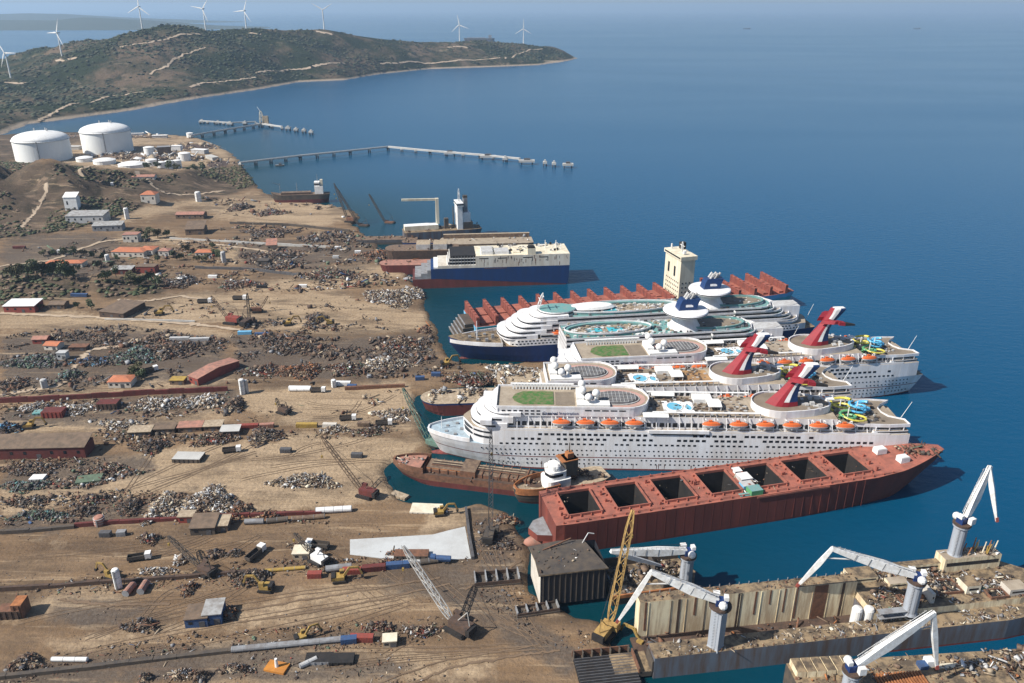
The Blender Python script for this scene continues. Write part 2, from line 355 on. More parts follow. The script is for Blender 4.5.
# ---------------------------------------------------------------- sea
def sea_mat():
    m = bpy.data.materials.new('sea_water'); m.use_nodes = True; t = m.node_tree; N = t.nodes; L = t.links; b = N['Principled BSDF']
    tc = N.new('ShaderNodeTexCoord')
    def noise(sc, st=(1, 1, 1), det=4, rot=0, rg=.5, dist=0):
        mp = N.new('ShaderNodeMapping'); mp.inputs['Scale'].default_value = st; mp.inputs['Rotation'].default_value = (0, 0, R(rot)); L.new(tc.outputs['Object'], mp.inputs[0])
        n = N.new('ShaderNodeTexNoise'); n.inputs['Scale'].default_value = sc; n.inputs['Detail'].default_value = det; n.inputs['Roughness'].default_value = rg; n.inputs['Distortion'].default_value = dist
        L.new(mp.outputs[0], n.inputs['Vector']); return n.outputs['Fac']
    def rng(s, a, b_, lo, hi):
        r = N.new('ShaderNodeMapRange'); L.new(s, r.inputs[0])
        for i, q in enumerate((a, b_, lo, hi)): r.inputs[i + 1].default_value = q
        return r.outputs[0]
    at = N.new('ShaderNodeAttribute'); at.attribute_name = 'shallow'
    mx = N.new('ShaderNodeMix'); mx.data_type = 'RGBA'; mx.inputs[6].default_value = (.0003, .060, .138, 1); mx.inputs[7].default_value = (.001, .027, .033, 1)
    L.new(at.outputs['Fac'], mx.inputs[0]); L.new(mx.outputs[2], b.inputs['Base Color'])
    slick = noise(.0011, (.5, 1.6, 1), 3, -8, .5, .8)            # wind slicks: calmer and rougher water
    L.new(rng(slick, .36, .68, .21, .25), b.inputs['Roughness'])
    b.inputs['IOR'].default_value = 1.33; b.inputs['Specular IOR Level'].default_value = .36
    w1 = noise(.12, (1, 1.8, 1), 5, 20, .6); bp = N.new('ShaderNodeBump'); bp.inputs['Distance'].default_value = 1.0
    L.new(rng(slick, .36, .68, .38, .43), bp.inputs['Strength']); L.new(w1, bp.inputs['Height']); L.new(bp.outputs[0], b.inputs['Normal'])
    return m
sx = np.concatenate([-np.geomspace(420, 70000, 40)[::-1], np.arange(-400, 401, 10), np.geomspace(420, 70000, 40)])
sy = np.concatenate([np.linspace(-3000, 80, 10), np.arange(100, 1301, 10), np.geomspace(1330, 90000, 60)])
X, Y = np.meshgrid(sx, sy); idx = np.arange(X.size).reshape(X.shape)
q = np.stack([idx[:-1, :-1], idx[:-1, 1:], idx[1:, 1:], idx[1:, :-1]], -1).reshape(-1, 4)
me = np_mesh('sea', np.stack([X.ravel(), Y.ravel(), 0 * X.ravel()], -1), q, None, []); me.materials.append(sea_mat())
dsh, _ = dseg(X.ravel(), Y.ravel(), shore, False)
a = me.attributes.new('shallow', 'FLOAT', 'POINT'); a.data.foreach_set('value', np.exp(-(dsh / 150)**1.2).astype(np.float32) * .95)
sea = tag(link('sea', me), 'deep blue sea with pale wind slicks', None, None, 'structure')
# ---------------------------------------------------------------- hills of the headland
PSH = [(0, 136), (30, 124), (70, 119), (135, 110), (200, 98), (256, 90), (300, 82), (345, 80), (380, 74), (430, 69), (490, 67), (540, 65), (563, 62)]
pshore = [tuple(ptx(*p)[:2]) for p in PSH]
back = [(320, 4080), (300, 4500), (-50, 4700), (-700, 4400), (-1200, 4000), (-1700, 3500), (-2200, 3100), (-3200, 2900), (-3200, 1500), (-1500, 1500)]
pen = pshore + back
RID = [(-60, 92, 2300), (0, 82, 2350), (30, 74, 2420), (60, 61, 2500), (100, 47, 2600), (130, 35, 2700), (165, 27, 2800), (190, 28.5, 2880), (205, 34, 2950), (230, 32, 3000), (256, 30.5, 3080), (290, 33, 3200), (323, 32, 3300), (345, 36, 3380), (380, 41, 3520), (420, 44, 3680), (450, 45.5, 3800), (480, 42, 3950), (523, 46, 4060), (545, 50, 4080), (558, 56, 4050)]
rid = [tuple(ray(*p)) for p in RID]; rid = [(-3200, 2300, 30)] + rid
rz_ = np.array([p[2] for p in rid])
def hill_h(X, Y):
    ins = inpoly(X, Y, pen); d, _ = dseg(X, Y, pen); dr, t = dseg(X, Y, rid, False)
    zr = np.interp(t, np.arange(len(rz_)), rz_); f = np.where(ins, d / (d + dr + 1), 0)
    nz = fbm(X / 210, Y / 210, 5, 21)
    h = zr * (.35 * sstep(0, 1, f) + .65 * f) + nz * 100 * f * (1 - f) * 2.4 + np.where(ins, 4 * sstep(0, 30, d) + np.minimum(d, 60) * .1 * (1 + nz), -5)
    return np.where(ins, h, -5)
hx = np.arange(-3150, 380, 17.); hy = np.concatenate([np.arange(1560, 3400, 15.), np.arange(3400, 4750, 20.)])
me, HV = grid_mesh('hills', hx, hy, hill_h, [])
def hill_mat():
    m = bpy.data.materials.new('hill_scrub'); m.use_nodes = True; t = m.node_tree; N = t.nodes; L = t.links; b = N['Principled BSDF']
    b.inputs['Roughness'].default_value = .95; b.inputs['Specular IOR Level'].default_value = .1
    tc = N.new('ShaderNodeTexCoord')
    def noise(sc, det=8, rg=.65):
        n = N.new('ShaderNodeTexNoise'); n.inputs['Scale'].default_value = sc; n.inputs['Detail'].default_value = det; n.inputs['Roughness'].default_value = rg; L.new(tc.outputs['Object'], n.inputs['Vector']); return n.outputs['Fac']
    def mix(s, a, b_, c1, c2, hi=1):
        r = N.new('ShaderNodeMapRange'); L.new(s, r.inputs[0]); r.inputs[1].default_value = a; r.inputs[2].default_value = b_; r.inputs[4].default_value = hi
        n = N.new('ShaderNodeMix'); n.data_type = 'RGBA'; L.new(r.outputs[0], n.inputs[0])
        for i, q in ((6, c1), (7, c2)):
            if isinstance(q, tuple): n.inputs[i].default_value = (*q, 1)
            else: L.new(q, n.inputs[i])
        return n.outputs[2]
    c = mix(noise(.0042), .40, .53, (.120, .086, .056), (.024, .032, .014))
    c = mix(noise(.02), .48, .60, c, (.018, .024, .012), .85)
    c = mix(noise(.012), .60, .70, c, (.24, .18, .12), .8)
    sx_ = N.new('ShaderNodeSeparateXYZ'); L.new(tc.outputs['Object'], sx_.inputs[0])
    c = mix(sx_.outputs[2], 6, 3, c, (.34, .27, .20), .9)
    L.new(c, b.inputs['Base Color'])
    bp = N.new('ShaderNodeBump'); bp.inputs['Strength'].default_value = 1; bp.inputs['Distance'].default_value = 6; L.new(noise(.05), bp.inputs['Height']); L.new(bp.outputs[0], b.inputs['Normal'])
    return m
me.materials.append(hill_mat()); hills = tag(link('hills', me), 'scrub covered headland with wind turbines on its ridge', None, None, 'structure')
def hz(x, y): return float(hill_h(np.array([float(x)]), np.array([float(y)]))[0])
# scrub on the headland
n = 42000; bxs = NR.uniform(-2000, 250, n); bys = NR.uniform(1650, 4100, n); bz = hill_h(bxs, bys)
keep = (bz > 8) & (fbm(bxs / 260, bys / 260, 3, 40) + NR.uniform(-.25, .25, n) > .0); bxs, bys, bz = bxs[keep], bys[keep], bz[keep]
def blobs(name, cx, cy, cz, r, mats, flat=.6):
    k = len(cx); u = np.array([(1, 0, 0), (0, 1, 0), (-1, 0, 0), (0, -1, 0), (.7, .7, .55), (-.7, .7, .55), (-.7, -.7, .55), (.7, -.7, .55), (0, 0, 1), (0, 0, -.3)])
    V = u[None] * (1 + NR.uniform(-.35, .35, (k, 10, 1))) * r[:, None, None]; V[..., 2] *= flat
    V += np.stack([cx, cy, cz], -1)[:, None]
    fq = [(0, 4, 7, 3), (1, 5, 4, 0), (2, 6, 5, 1), (3, 7, 6, 2), (4, 5, 8, 7), (5, 6, 7, 8)]
    Q = (np.array(fq)[None] + (np.arange(k) * 10)[:, None, None]).reshape(-1, 4)
    return np_mesh(name, V.reshape(-1, 3), Q, NR.integers(0, len(mats), k).repeat(6), mats)
o = link('hill_scrub', blobs('hill_scrub', bxs, bys, bz, NR.uniform(2.5, 7, len(bxs)), ['leaf_far', 'leaf_far', 'leaf_far', 'leaf_dry']))
tag(o, 'dark green scrub bushes dotting the headland slopes', 'scrub', None, 'stuff')
# dirt tracks on the headland
def drape(name, pts, w, matn, hf, lift, label, steps=14):
    P = []
    for a_, b_ in zip(pts[:-1], pts[1:]):
        for k in range(steps): f = k / steps; P.append((a_[0] + (b_[0] - a_[0]) * f, a_[1] + (b_[1] - a_[1]) * f))
    P.append(pts[-1]); P = np.array(P); P[1:-1] += NR.normal(0, w * .12, P[1:-1].shape)
    d = np.gradient(P, axis=0); d /= np.linalg.norm(d, axis=1)[:, None] + 1e-9; nn = np.stack([-d[:, 1], d[:, 0]], -1); ww = w * (1 + NR.uniform(-.3, .3, (len(P), 1))) / 2
    rows = [P + nn * ww * k for k in (-1, 0, 1)]; V = []
    for r in rows: z = hf(r[:, 0], r[:, 1]) + lift; V.append(np.stack([r[:, 0], r[:, 1], z], -1))
    n_ = len(P); V = np.concatenate(V); Q = [(i + k * n_, i + 1 + k * n_, i + 1 + (k + 1) * n_, i + (k + 1) * n_) for k in range(2) for i in range(n_ - 1)]
    me_ = np_mesh(name, V, Q, None, [matn]); at_ = me_.attributes.new('edge', 'FLOAT', 'POINT'); at_.data.foreach_set('value', np.repeat([0., 1., 0.], n_).astype(np.float32))
    return tag(link(name, me_), label, None, None, 'structure')
def hit(px, py, hf, y0=1600, y1=4400):                # first place where a sight line meets the hill
    Ys = np.arange(y0, y1, 8.); v = py - 341.5; fw = F * CT - v * ST; X_ = (px - 512) * Ys / fw; Z_ = CAMH - Ys * (F * ST + v * CT) / fw
    k = np.nonzero(hf(X_, Ys) >= Z_)[0]; i = k[0] if len(k) else len(Ys) - 1
    return (X_[i], Ys[i])
def track_mat(name, c1, c2, sc):
    m = mat(name, c1, c2, .02, .8); t = m.node_tree; N = t.nodes; L = t.links; b = N['Principled BSDF']; b.inputs['Specular IOR Level'].default_value = .1
    at = N.new('ShaderNodeAttribute'); at.attribute_name = 'edge'; tc = N.new('ShaderNodeTexCoord'); n = N.new('ShaderNodeTexNoise'); n.inputs['Scale'].default_value = sc; n.inputs['Detail'].default_value = 5; L.new(tc.outputs['Object'], n.inputs['Vector'])
    ad = N.new('ShaderNodeMath'); ad.operation = 'ADD'; L.new(at.outputs['Fac'], ad.inputs[0]); L.new(n.outputs['Fac'], ad.inputs[1]); r = N.new('ShaderNodeMapRange'); r.inputs[1].default_value = .72; r.inputs[2].default_value = 1.15; L.new(ad.outputs[0], r.inputs[0]); L.new(r.outputs[0], b.inputs['Alpha'])
track_mat('track', (.46, .36, .26), (.34, .26, .18), .08)
for pts, lb in [([(38, 124), (52, 116), (70, 106), (100, 100), (130, 94), (145, 92)], 'winding pale dirt track above the bay beach'),
                ([(190, 88), (215, 83), (240, 81), (256, 78)], 'pale dirt track low on the middle headland slope'),
                ([(256, 74), (290, 70), (322, 66), (345, 64)], 'pale track across the headland towards the cove'),
                ([(120, 48), (150, 43), (175, 38), (200, 35)], 'pale track climbing to the headland summit'),
                ([(380, 65), (420, 63), (460, 61), (500, 58)], 'pale track along the shore of the headland tip'),
                ([(505, 60), (515, 55), (530, 50), (545, 51)], 'pale track rising to the turbine on the tip'), ([(150, 75), (170, 65), (195, 52), (205, 48)], 'faint track on the brown slope below the summit')]:
    drape('dirt_track', [hit(*p, hill_h) for p in pts], 13, 'track', hill_h, 1.6, lb)
# far coast across the gulf
def coast_h(X, Y):
    k = np.exp(-((Y - 10500) / 700)**2); e = sstep(-2600, -6000, X)
    return k * e * (95 + 220 * np.clip(fbm(X / 1500, Y / 3000, 4, 60) + .18, 0, 1)) - 6
def coast2_h(X, Y):
    k = np.exp(-((Y - 15000) / 900)**2); e = sstep(-4200, -9000, X)
    return k * e * (120 + 200 * np.clip(fbm(X / 2600, Y / 3000, 4, 80) + .22, 0, 1)) - 6
me, _ = grid_mesh('far_hills', np.arange(-9500, 600, 120.), np.arange(9000, 12100, 150.), coast_h, ['leaf_far']); tag(link('far_hills', me), 'hazy blue hills on the coast across the gulf', None, None, 'structure')
me, _ = grid_mesh('far_hills', np.arange(-14000, 2600, 200.), np.arange(13000, 17000, 200.), coast2_h, ['leaf_far']); tag(link('far_hills', me), 'faintest range of hills on the hazy horizon', None, None, 'structure')
# ---------------------------------------------------------------- haze over the gulf
hb = MB(['white']); hb.bx(-40000, 40000, -3000, 60000, -8, 430); hzo = hb.build('haze', kind='stuff', label='thin blue haze over the gulf'); hzo.data.materials.clear()
hm = bpy.data.materials.new('haze'); hm.use_nodes = True; hm.node_tree.nodes.clear()
pv = hm.node_tree.nodes.new('ShaderNodeVolumePrincipled'); om = hm.node_tree.nodes.new('ShaderNodeOutputMaterial'); hm.node_tree.links.new(pv.outputs[0], om.inputs['Volume'])
pv.inputs['Color'].default_value = (.55, .76, 1, 1); pv.inputs['Density'].default_value = 0.000055; pv.inputs['Anisotropy'].default_value = .2
hzo.data.materials.append(hm)
# ================================================================ ships
class Hull:
    """A lofted hull, x from bow (0) to stern (L), y across, z up from the waterline."""
    def __init__(s, L, B, zk, zd, bow=.2, stern=.1, rake=6, srake=3, wlbow=1.6, pw=.55, sternw=.75, u0=0., u1=1., sheer=0):
        s.__dict__.update(locals())
    def hd(s, u):
        h = s.B / 2
        if u < s.bow: h *= math.sin(math.pi / 2 * max(u, 0) / s.bow) ** s.pw
        if u > 1 - s.stern: h *= 1 - (1 - s.sternw) * ((u - 1 + s.stern) / s.stern) ** 2
        return max(h, .15)
    def hw(s, u):
        h = s.B / 2; b = s.bow * 1.45
        if u < b: h *= math.sin(math.pi / 2 * max(u, 0) / b) ** s.wlbow
        st = s.stern * 2
        if u > 1 - st: h *= 1 - (1 - s.sternw * .45) * ((u - 1 + st) / st) ** 2
        return max(h, .1)
    def top(s, u): return s.zd + s.sheer * max(0, 1 - u / max(s.bow, .01)) ** 2
    def y(s, x, z): u = x / s.L; f = min(1, max(0, (z - s.zk) / (s.zd - s.zk))); return s.hw(u) + (s.hd(u) - s.hw(u)) * f ** .6
    def xx(s, u, z): f = 1 - (z - s.zk) / (s.zd - s.zk); return s.rake * f * max(0, 1 - u * 3) + u * s.L - s.srake * f * max(0, 1 - (1 - u) * 6)
    def build(s, parent, bands, deck, n=48, name='hull'):
        """bands: [(z_top, material)...] from keel up"""
        mats = [b[1] for b in bands] + [deck]; mb = MB(mats); us = [s.u0 + (s.u1 - s.u0) * i / n for i in range(n + 1)]
        if s.u0 < .001: us = sorted(set(us + [.005, .012, .03]))
        zl = [s.zk]; lm = []
        for i, (zt, _) in enumerate(bands):
            z0 = zl[-1]; k = 2
            for q in range(1, k + 1): zl.append(z0 + (zt - z0) * q / k); lm.append(i)
        secs = []
        for u in us:
            L_, R_ = [], []
            for z in zl:
                zz = s.top(u) if z == zl[-1] else min(z, s.top(u))
                h = s.y(u * s.L, z); x = s.xx(u, min(z, s.zd)); L_.append((x, -h, zz)); R_.append((x, h, zz))
            secs.append((L_, R_))
        for (l0, r0), (l1, r1) in zip(secs[:-1], secs[1:]):
            for j in range(len(zl) - 1):
                mb.add([l0[j], l1[j], l1[j + 1], l0[j + 1]], [(0, 1, 2, 3)], lm[j]); mb.add([r0[j], r1[j], r1[j + 1], r0[j + 1]], [(3, 2, 1, 0)], lm[j])
            mb.add([l0[-1], l1[-1], r1[-1], r0[-1]], [(0, 1, 2, 3)], len(mats) - 1)
        for (l, r), w in ((secs[0], 0), (secs[-1], 1)):
            for j in range(len(zl) - 1): mb.add([l[j], r[j], r[j + 1], l[j + 1]], [(0, 1, 2, 3) if w else (3, 2, 1, 0)], lm[j])
        return mb.build(name, parent)
    def outline(s, xa, xb, inset=0, ra=0, rb=0, n=26):      # plan outline of a deck house that follows the hull
        xs_ = [xa + (xb - xa) * i / n for i in range(n + 1)]; up = []
        for x in xs_:
            h = s.hd(min(x / s.L, 1)) - inset
            if ra and x < xa + ra: h *= math.sqrt(max(.0, 1 - ((xa + ra - x) / ra) ** 2)) * .9 + .1
            if rb and x > xb - rb: h *= math.sqrt(max(.0, 1 - ((x - xb + rb) / rb) ** 2)) * .85 + .15
            up.append((x, max(h, .3)))
        return [(x, -h) for x, h in up] + [(x, h) for x, h in up[::-1]]
def win_rows(parent, hull, rows, name='portholes', matn='glass_dark', inset=None):
    """rows: (x0, x1, z, w, h, pitch[, drop]); all the little windows of one ship are one joined part"""
    mb = MB([matn])
    for (x0, x1, z, w, h, pt) in rows:
        k = int((x1 - x0) / pt); g = 0
        for i in range(k):
            if g > 0: g -= 1; continue
            if rnd.random() < .06: g = rnd.randint(0, 1); continue
            xa = x0 + i * pt; xb = xa + w
            for sgn in (-1, 1):
                ya, yb = (hull.y(xa, z) + .06, hull.y(xb, z) + .06) if inset is None else (inset, inset)
                mb.add([(xa, sgn * ya, z - h / 2), (xb, sgn * yb, z - h / 2), (xb, sgn * yb, z + h / 2), (xa, sgn * ya, z + h / 2)], [(0, 1, 2, 3) if sgn < 0 else (3, 2, 1, 0)])
    return mb.build(name, parent, kind='stuff')
def text_part(parent, body, size, loc, matn, name='lettering', rx=math.pi / 2, rz=0):
    c = bpy.data.curves.new(name, 'FONT'); c.body = body; c.size = size; c.extrude = .02; c.resolution_u = 2
    t = bpy.data.objects.new(name, c); COL.objects.link(t); bpy.context.view_layer.update()
    me = bpy.data.meshes.new_from_object(t.evaluated_get(bpy.context.evaluated_depsgraph_get())); bpy.data.objects.remove(t)
    me.materials.clear(); me.materials.append(M(matn)); o = link(name, me, parent, loc); o['kind'] = 'stuff'; o.rotation_euler = (rx, 0, rz); return o
def lifeboat_mesh(top='orange', bot='boat_white', L=9.8, w=3.6, h=3.8):
    mb = MB([bot, top]); secs = []; n = 10
    for i in range(n + 1):
        f = i / n; k = max(.12, math.sin(math.pi * f) ** .45); x = (f - .5) * L
        secs.append([(x, 0, -h * .5 * k), (x, -w * .38 * k, -h * .3 * k), (x, -w * .5 * k, 0), (x, -w * .5 * k, .15), (x, -w * .36 * k, h * .38 * k), (x, 0, h * .5 * k), (x, w * .36 * k, h * .38 * k), (x, w * .5 * k, .15), (x, w * .5 * k, 0), (x, w * .38 * k, -h * .3 * k)])
    m = 10; vs = [p for q in secs for p in q]
    for k in range(n):
        for i in range(m):
            j = (i + 1) % m; mb.add([vs[k * m + i], vs[k * m + j], vs[k * m + m + j], vs[k * m + m + i]], [(3, 2, 1, 0)], 1 if 3 <= i <= 6 else 0)
    mb.bx(-L * .16, L * .02, -.55, .55, h * .42, h * .66, 1)
    return mb.mesh('lifeboat')
LIFEBOAT = lifeboat_mesh()
def davit_mesh():
    mb = MB(['white_plain']); mb.beam((0, 2.2, -2.6), (0, 1.9, 2.2), .45); mb.beam((0, 1.9, 2.2), (0, -.4, 2.6), .4); mb.beam((0, -.2, 2.6), (0, -.2, 1.4), .15); return mb.mesh('davit')
DAVIT = davit_mesh()
def lifeboats(root, xs_, y, z, far=True):
    for x in xs_:
        for sgn in ((-1, 1) if far else (-1,)):
            b = link('lifeboat', LIFEBOAT, root, (x, sgn * y, z)); b.rotation_euler = (0, 0, 0 if sgn < 0 else math.pi)
            for dx in (-3, 3): link('davit', DAVIT, b, (dx, .0, .2))
def funnel_whale(root, x, z):
    """red swept funnel with two wings, white and dark blue aft bands"""
    mb = MB(['funnel_red', 'white_plain', 'funnel_blue'])
    # side profile leaning aft: (height, front x, aft x, half width)
    pr = [(0, -9.5, 6.5, 5.2), (3, -7.4, 6.2, 4.7), (7, -3.8, 6.0, 4.0), (11, -.4, 6.6, 3.4), (14, 1.8, 8.2, 3.0), (17, 4, 10.8, 3.0), (20, 5.6, 13.4, 2.8), (22.5, 6.4, 15.6, 2.5), (23.3, 7.6, 15.2, 1.9)]
    for (h0, f0, a0, w0), (h1, f1, a1, w1) in zip(pr[:-1], pr[1:]):
        def pts(h, f, a, w):
            fr = [0, .26, .46, .66, 1.0] if h < 15 else [0, .12, .30, .58, 1.0]
            out = []
            for k, g in enumerate(fr): out.append((f + (a - f) * g, (0, .85, 1, 1, .75)[k] * w))
            return [(x + p, -q, z + h) for p, q in out], [(x + p, q, z + h) for p, q in out]
        l0, r0 = pts(h0, f0, a0, w0); l1, r1 = pts(h1, f1, a1, w1)
        for k in range(4):
            m = (0, 0, 1, 2)[k] if h0 >= 2.5 else 0
            if h0 >= 15: m = (0, 1, 1, 2)[k]
            mb.add([l0[k], l0[k + 1], l1[k + 1], l1[k]], [(0, 1, 2, 3)], m); mb.add([r0[k], r0[k + 1], r1[k + 1], r1[k]], [(3, 2, 1, 0)], m)
        mb.add([l0[4], r0[4], r1[4], l1[4]], [(0, 1, 2, 3)], 2 if h0 >= 2.5 else 0)
    mb.add(l1 + r1[::-1], [tuple(range(10))], 1)
    fo = mb.build('funnel', root)
    for sgn in (-1, 1):
        w = MB(['funnel_red', 'dark']); a = (x + 3.5, sgn * 2.5, z + 15.3); b = (x + 8, sgn * 8.5, z + 16.6); c = (x + 17.5, sgn * 10.5, z + 15.8)
        w.loft([[(p[0] - s_, p[1], p[2] - t_), (p[0] + s_, p[1], p[2] - t_), (p[0] + s_ * .7, p[1], p[2] + t_), (p[0] - s_ * .7, p[1], p[2] + t_)] for p, s_, t_ in ((a, 3.6, 1.2), (b, 2.6, 1.0))], 0, True)
        w.loft([[(p[0], p[1] - s_, p[2] - t_), (p[0], p[1] + s_, p[2] - t_), (p[0], p[1] + s_, p[2] + t_), (p[0], p[1] - s_, p[2] + t_)] for p, s_, t_ in (((x + 8, sgn * 8, z + 16.5), 1.9, 1.05), ((x + 11.5, sgn * 9, z + 16.2), 1.6, .95))], 0, True)
        w.loft([[(p[0], p[1] - s_, p[2] - t_), (p[0], p[1] + s_, p[2] - t_), (p[0], p[1] + s_, p[2] + t_), (p[0], p[1] - s_, p[2] + t_)] for p, s_, t_ in (((x + 11.5, sgn * 9, z + 16.2), 1.62, .97), (c, .6, .45))], 1, True)
        w.build('funnel_wing', fo)
    return fo
def circ(cx, cy, rx, ry, n=28): return [(cx + rx * math.cos(2 * math.pi * i / n), cy + ry * math.sin(2 * math.pi * i / n)) for i in range(n)]
def water_slide(root, x, y, z):
    mb = MB(['slide_yellow', 'slide_blue', 'slide_green', 'white_plain'])
    def coil(cx, cy, r, turns, h0, h1, m, a0=0, w=.75):
        n = int(turns * 14); pp = None
        for i in range(n + 1):
            a = a0 + 2 * math.pi * turns * i / n; p = (cx + r * math.cos(a), cy + r * .8 * math.sin(a), h0 + (h1 - h0) * i / n)
            if pp: mb.tube(pp, p, w, w, 6, m, False)
            pp = p
    coil(x - 3, y + 2, 5, 1.6, z + 9, z + 2, 0); coil(x + 5, y, 4.2, 1.8, z + 8, z + 1.6, 1, 2); coil(x - 2, y - 7, 4, 1.3, z + 5, z + 1.2, 2, 1); coil(x + 1, y - 8, 6, .8, z + 4, z + 1, 0, 3, .6); coil(x + 9, y + 3, 3.6, 1, z + 6, z + 1.5, 1, .5, 1.0)
    for dx, dy in ((-3, 2), (5, 0), (-2, -7), (-8, 6), (1, 6)): mb.tube((x + dx, y + dy, z), (x + dx, y + dy, z + 9), .3, .3, 6, 3)
    mb.bx(x - 10, x - 6, y + 3, y + 7, z + 8, z + 8.5, 3)
    return mb.build('water_slide', root)
def white_cruise(loc, rz, label, x0=0., seed=1, boats=True, title=None, group='white cruise ships with red winged funnels'):
    global rnd; rnd = random.Random(seed)
    L, B = 256, 31.5
    root = empty('cruise_ship', loc, R(rz), label, 'cruise ship', group)
    H = Hull(L, B, -3, 14, bow=.17, stern=.10, rake=9, srake=5, wlbow=1.4, pw=.62, sternw=.86, u0=x0 / L, sheer=1.5)
    H.build(root, [(.9, 'boot_red'), (7.2, 'ship_white'), (7.7, 'boot_red'), (14, 'ship_white')], 'deck_blue' if x0 < 5 else 'dirty_deck', 64)
    if x0 < 5:
        mb = MB(['boot_red']); mb.lathe((0, 0, 0), [(.1, 0)] + [(2.1, 0)], 8); mb = MB(['boot_red'])
        secs = []
        for i in range(9): f = i / 8; r = 2.4 * math.sin(math.pi / 2 * min(1, f * 1.4 + .08)); secs.append([(-1 + 16 * f, r * math.cos(a), -.6 + r * math.sin(a)) for a in [2 * math.pi * q / 10 for q in range(10)]])
        mb.loft(secs, 0, True); mb.build('bulbous_bow', root, smooth=True)
        mb = MB(['ship_white', 'grey_light', 'white_plain'])                         # bulwark and mooring gear
        o_ = H.outline(.6, 24, 0); i_ = H.outline(1.4, 24, .55); mb.ring(o_, i_, 14, 16.3, 0); mb.build('bulwark', root)
        mb = MB(['white_plain', 'grey']); [mb.bx(x, x + 1.6, y - .8, y + .8, 14, 15.3, 1) for x, y in ((10, -3), (10, 3), (15, -6), (15, 6), (18, 0))]; mb.tube((8, 0, 14), (8, 0, 22), .25, .15, 6, 0); mb.build('mooring_winches', root, kind='stuff')
    xf = max(x0, 20)
    # side shell above the foredeck
    mb = MB(['ship_white', 'tan_deck']); mb.prism(H.outline(xf, L - 5, 0, 14 if x0 < 22 else 0, 0, 40), 14.02, 23, 0, 1); mb.build('upper_hull', root)
    if x0 < 22:
        mb = MB(['ship_white', 'glass_dark', 'tan_deck'])
        for i, (xa, z0, z1, ins) in enumerate(((24, 23, 26.5, .3), (27, 26.5, 30, 1.2), (31, 30, 33, 1.8), (35, 33, 35.9, 2.6))):
            mb.prism(H.outline(xa, xa + (20 if z1 < 35 else 4), ins, 11 if z1 < 35 else 4, 0, 22), z0 + .01, z1, 0, 0); mb.prism(H.outline(xa - .12, xa + (14 if z1 < 35 else 3), ins - .1, 11 if z1 < 35 else 4, 0, 22), z0 + 1.4, z1 - 1.1, 1)
        mb.build('bow_terraces', root)
        mb = MB(['ship_white', 'glass_dark']); mb.prism(H.outline(20.2, 36, -.05, 14, 0, 20), 17.8, 18.9, 1); mb.prism(H.outline(20.2, 36, -.05, 14, 0, 20), 20.8, 21.7, 1)
        mb.build('bridge_windows', root)
        mb = MB(['ship_white']); mb.bx(30, 36, -17.2, 17.2, 26.6, 29.4); mb.build('bridge_wings', root)
    xs = max(xf, 36)
    # promenade recess, boat deck, upper houses
    mb = MB(['ship_white', 'tan_deck']); mb.bx(xs, 214, -12.2, 12.2, 23, 30, 0, 1); mb.bx(214, 240, -12.2, 12.2, 23, 26.9, 0, 1); mb.build('promenade_house', root)
    mb = MB(['glass_dark']); [mb.bx(x, x + 2.4, -12.28, 12.28, 24.2, 26.6) for x in np.arange(xs + 2, 234, 3.4)]; mb.build('promenade_windows', root, kind='stuff')
    mb = MB(['ship_white']);
    for x in np.arange(xs + 1, 236, 6.0):
        for sg in (-1, 1): mb.beam((x, sg * 15.2, 23), (x, sg * 12.4, 30 if x < 213 else 27), .35); mb.beam((x, sg * 15.3, 23), (x, sg * 15.3, 24.2), .2)
    for sg in (-1, 1): mb.bx(xs, 240, sg * 15.35 - .12, sg * 15.35 + .12, 23, 24.1)
    mb.build('davit_frames', root, kind='stuff')
    fx0 = max(xs + 2, 38)
    mb = MB(['ship_white', 'tan_deck']); mb.prism(H.outline(fx0, 118, 3.0, 0, 12, 36), 30.01, 36, 0, 1); mb.build('sun_deck_house', root)
    mb = MB(['glass_dark', 'ship_white']); [mb.bx(x, x + 1.9, -12.83, 12.83, z, z + 1.1) for z in (31.0, 33.4) for x in np.arange(fx0 + 3, 60 if z > 33 else 70, 3.0)]
    [mb.bx(x, x + 3.4, -12.83, 12.83, 34.2, 35.1) for x in np.arange(84, 106, 4.4)]; mb.build('house_windows', root, kind='stuff')
    if title: text_part(root, title, 2.4, (62, -12.9, 31.0), 'navy')
    if x0 < 60:
        mb = MB(['green_court', 'white_plain']); cp = [(46 + 4 * (1 - math.cos(a)), 7.5 * math.sin(a) - 1) for a in np.linspace(-math.pi / 2, math.pi / 2, 9)]; cp = [(46 + (6 if abs(y + 1) > 6.6 else 2 if abs(y + 1) > 5 else 0), y) for _, y in cp]
        cp = [(52, -8.5), (68, -8.5), (68, 6.5), (52, 6.5), (47.5, 3), (46.3, -1), (47.5, -5)]
        mb.prism(cp, 36.01, 36.25, 0); mb.build('sports_court', root)
        mb = MB(['white_plain']); [mb.bx(x, x + .9, 9.2, 9.7, 36, 39) for x in np.arange(46, 78, 1.7)]; mb.bx(45, 79, 9, 10.6, 39, 39.4); mb.build('sunshade', root)
        mb = MB(['brown_deck']); mb.bx(69, 79, -9, 6, 36.02, 36.15); mb.build('teak_deck', root)
    mb = MB(['white_plain']); mb.bx(80, 97, -11.2, -6, 36.01, 37.6); mb.bx(80, 84, -6, 6, 36.01, 39); mb.build('radar_platform', root)
    for dx, dy, h in ((83, 4, 3.6), (83, -3, 3.4), (90, -5.5, 3), (86, -9, 2.2)):
        mb = MB(['white_plain']); mb.tube((dx, dy, 36), (dx, dy, 36 + h + 1), .7, .7, 8); mb.sphere((dx, dy, 36 + h + 2.6), 2.1, 14); mb.build('radar_dome', root, smooth=True)
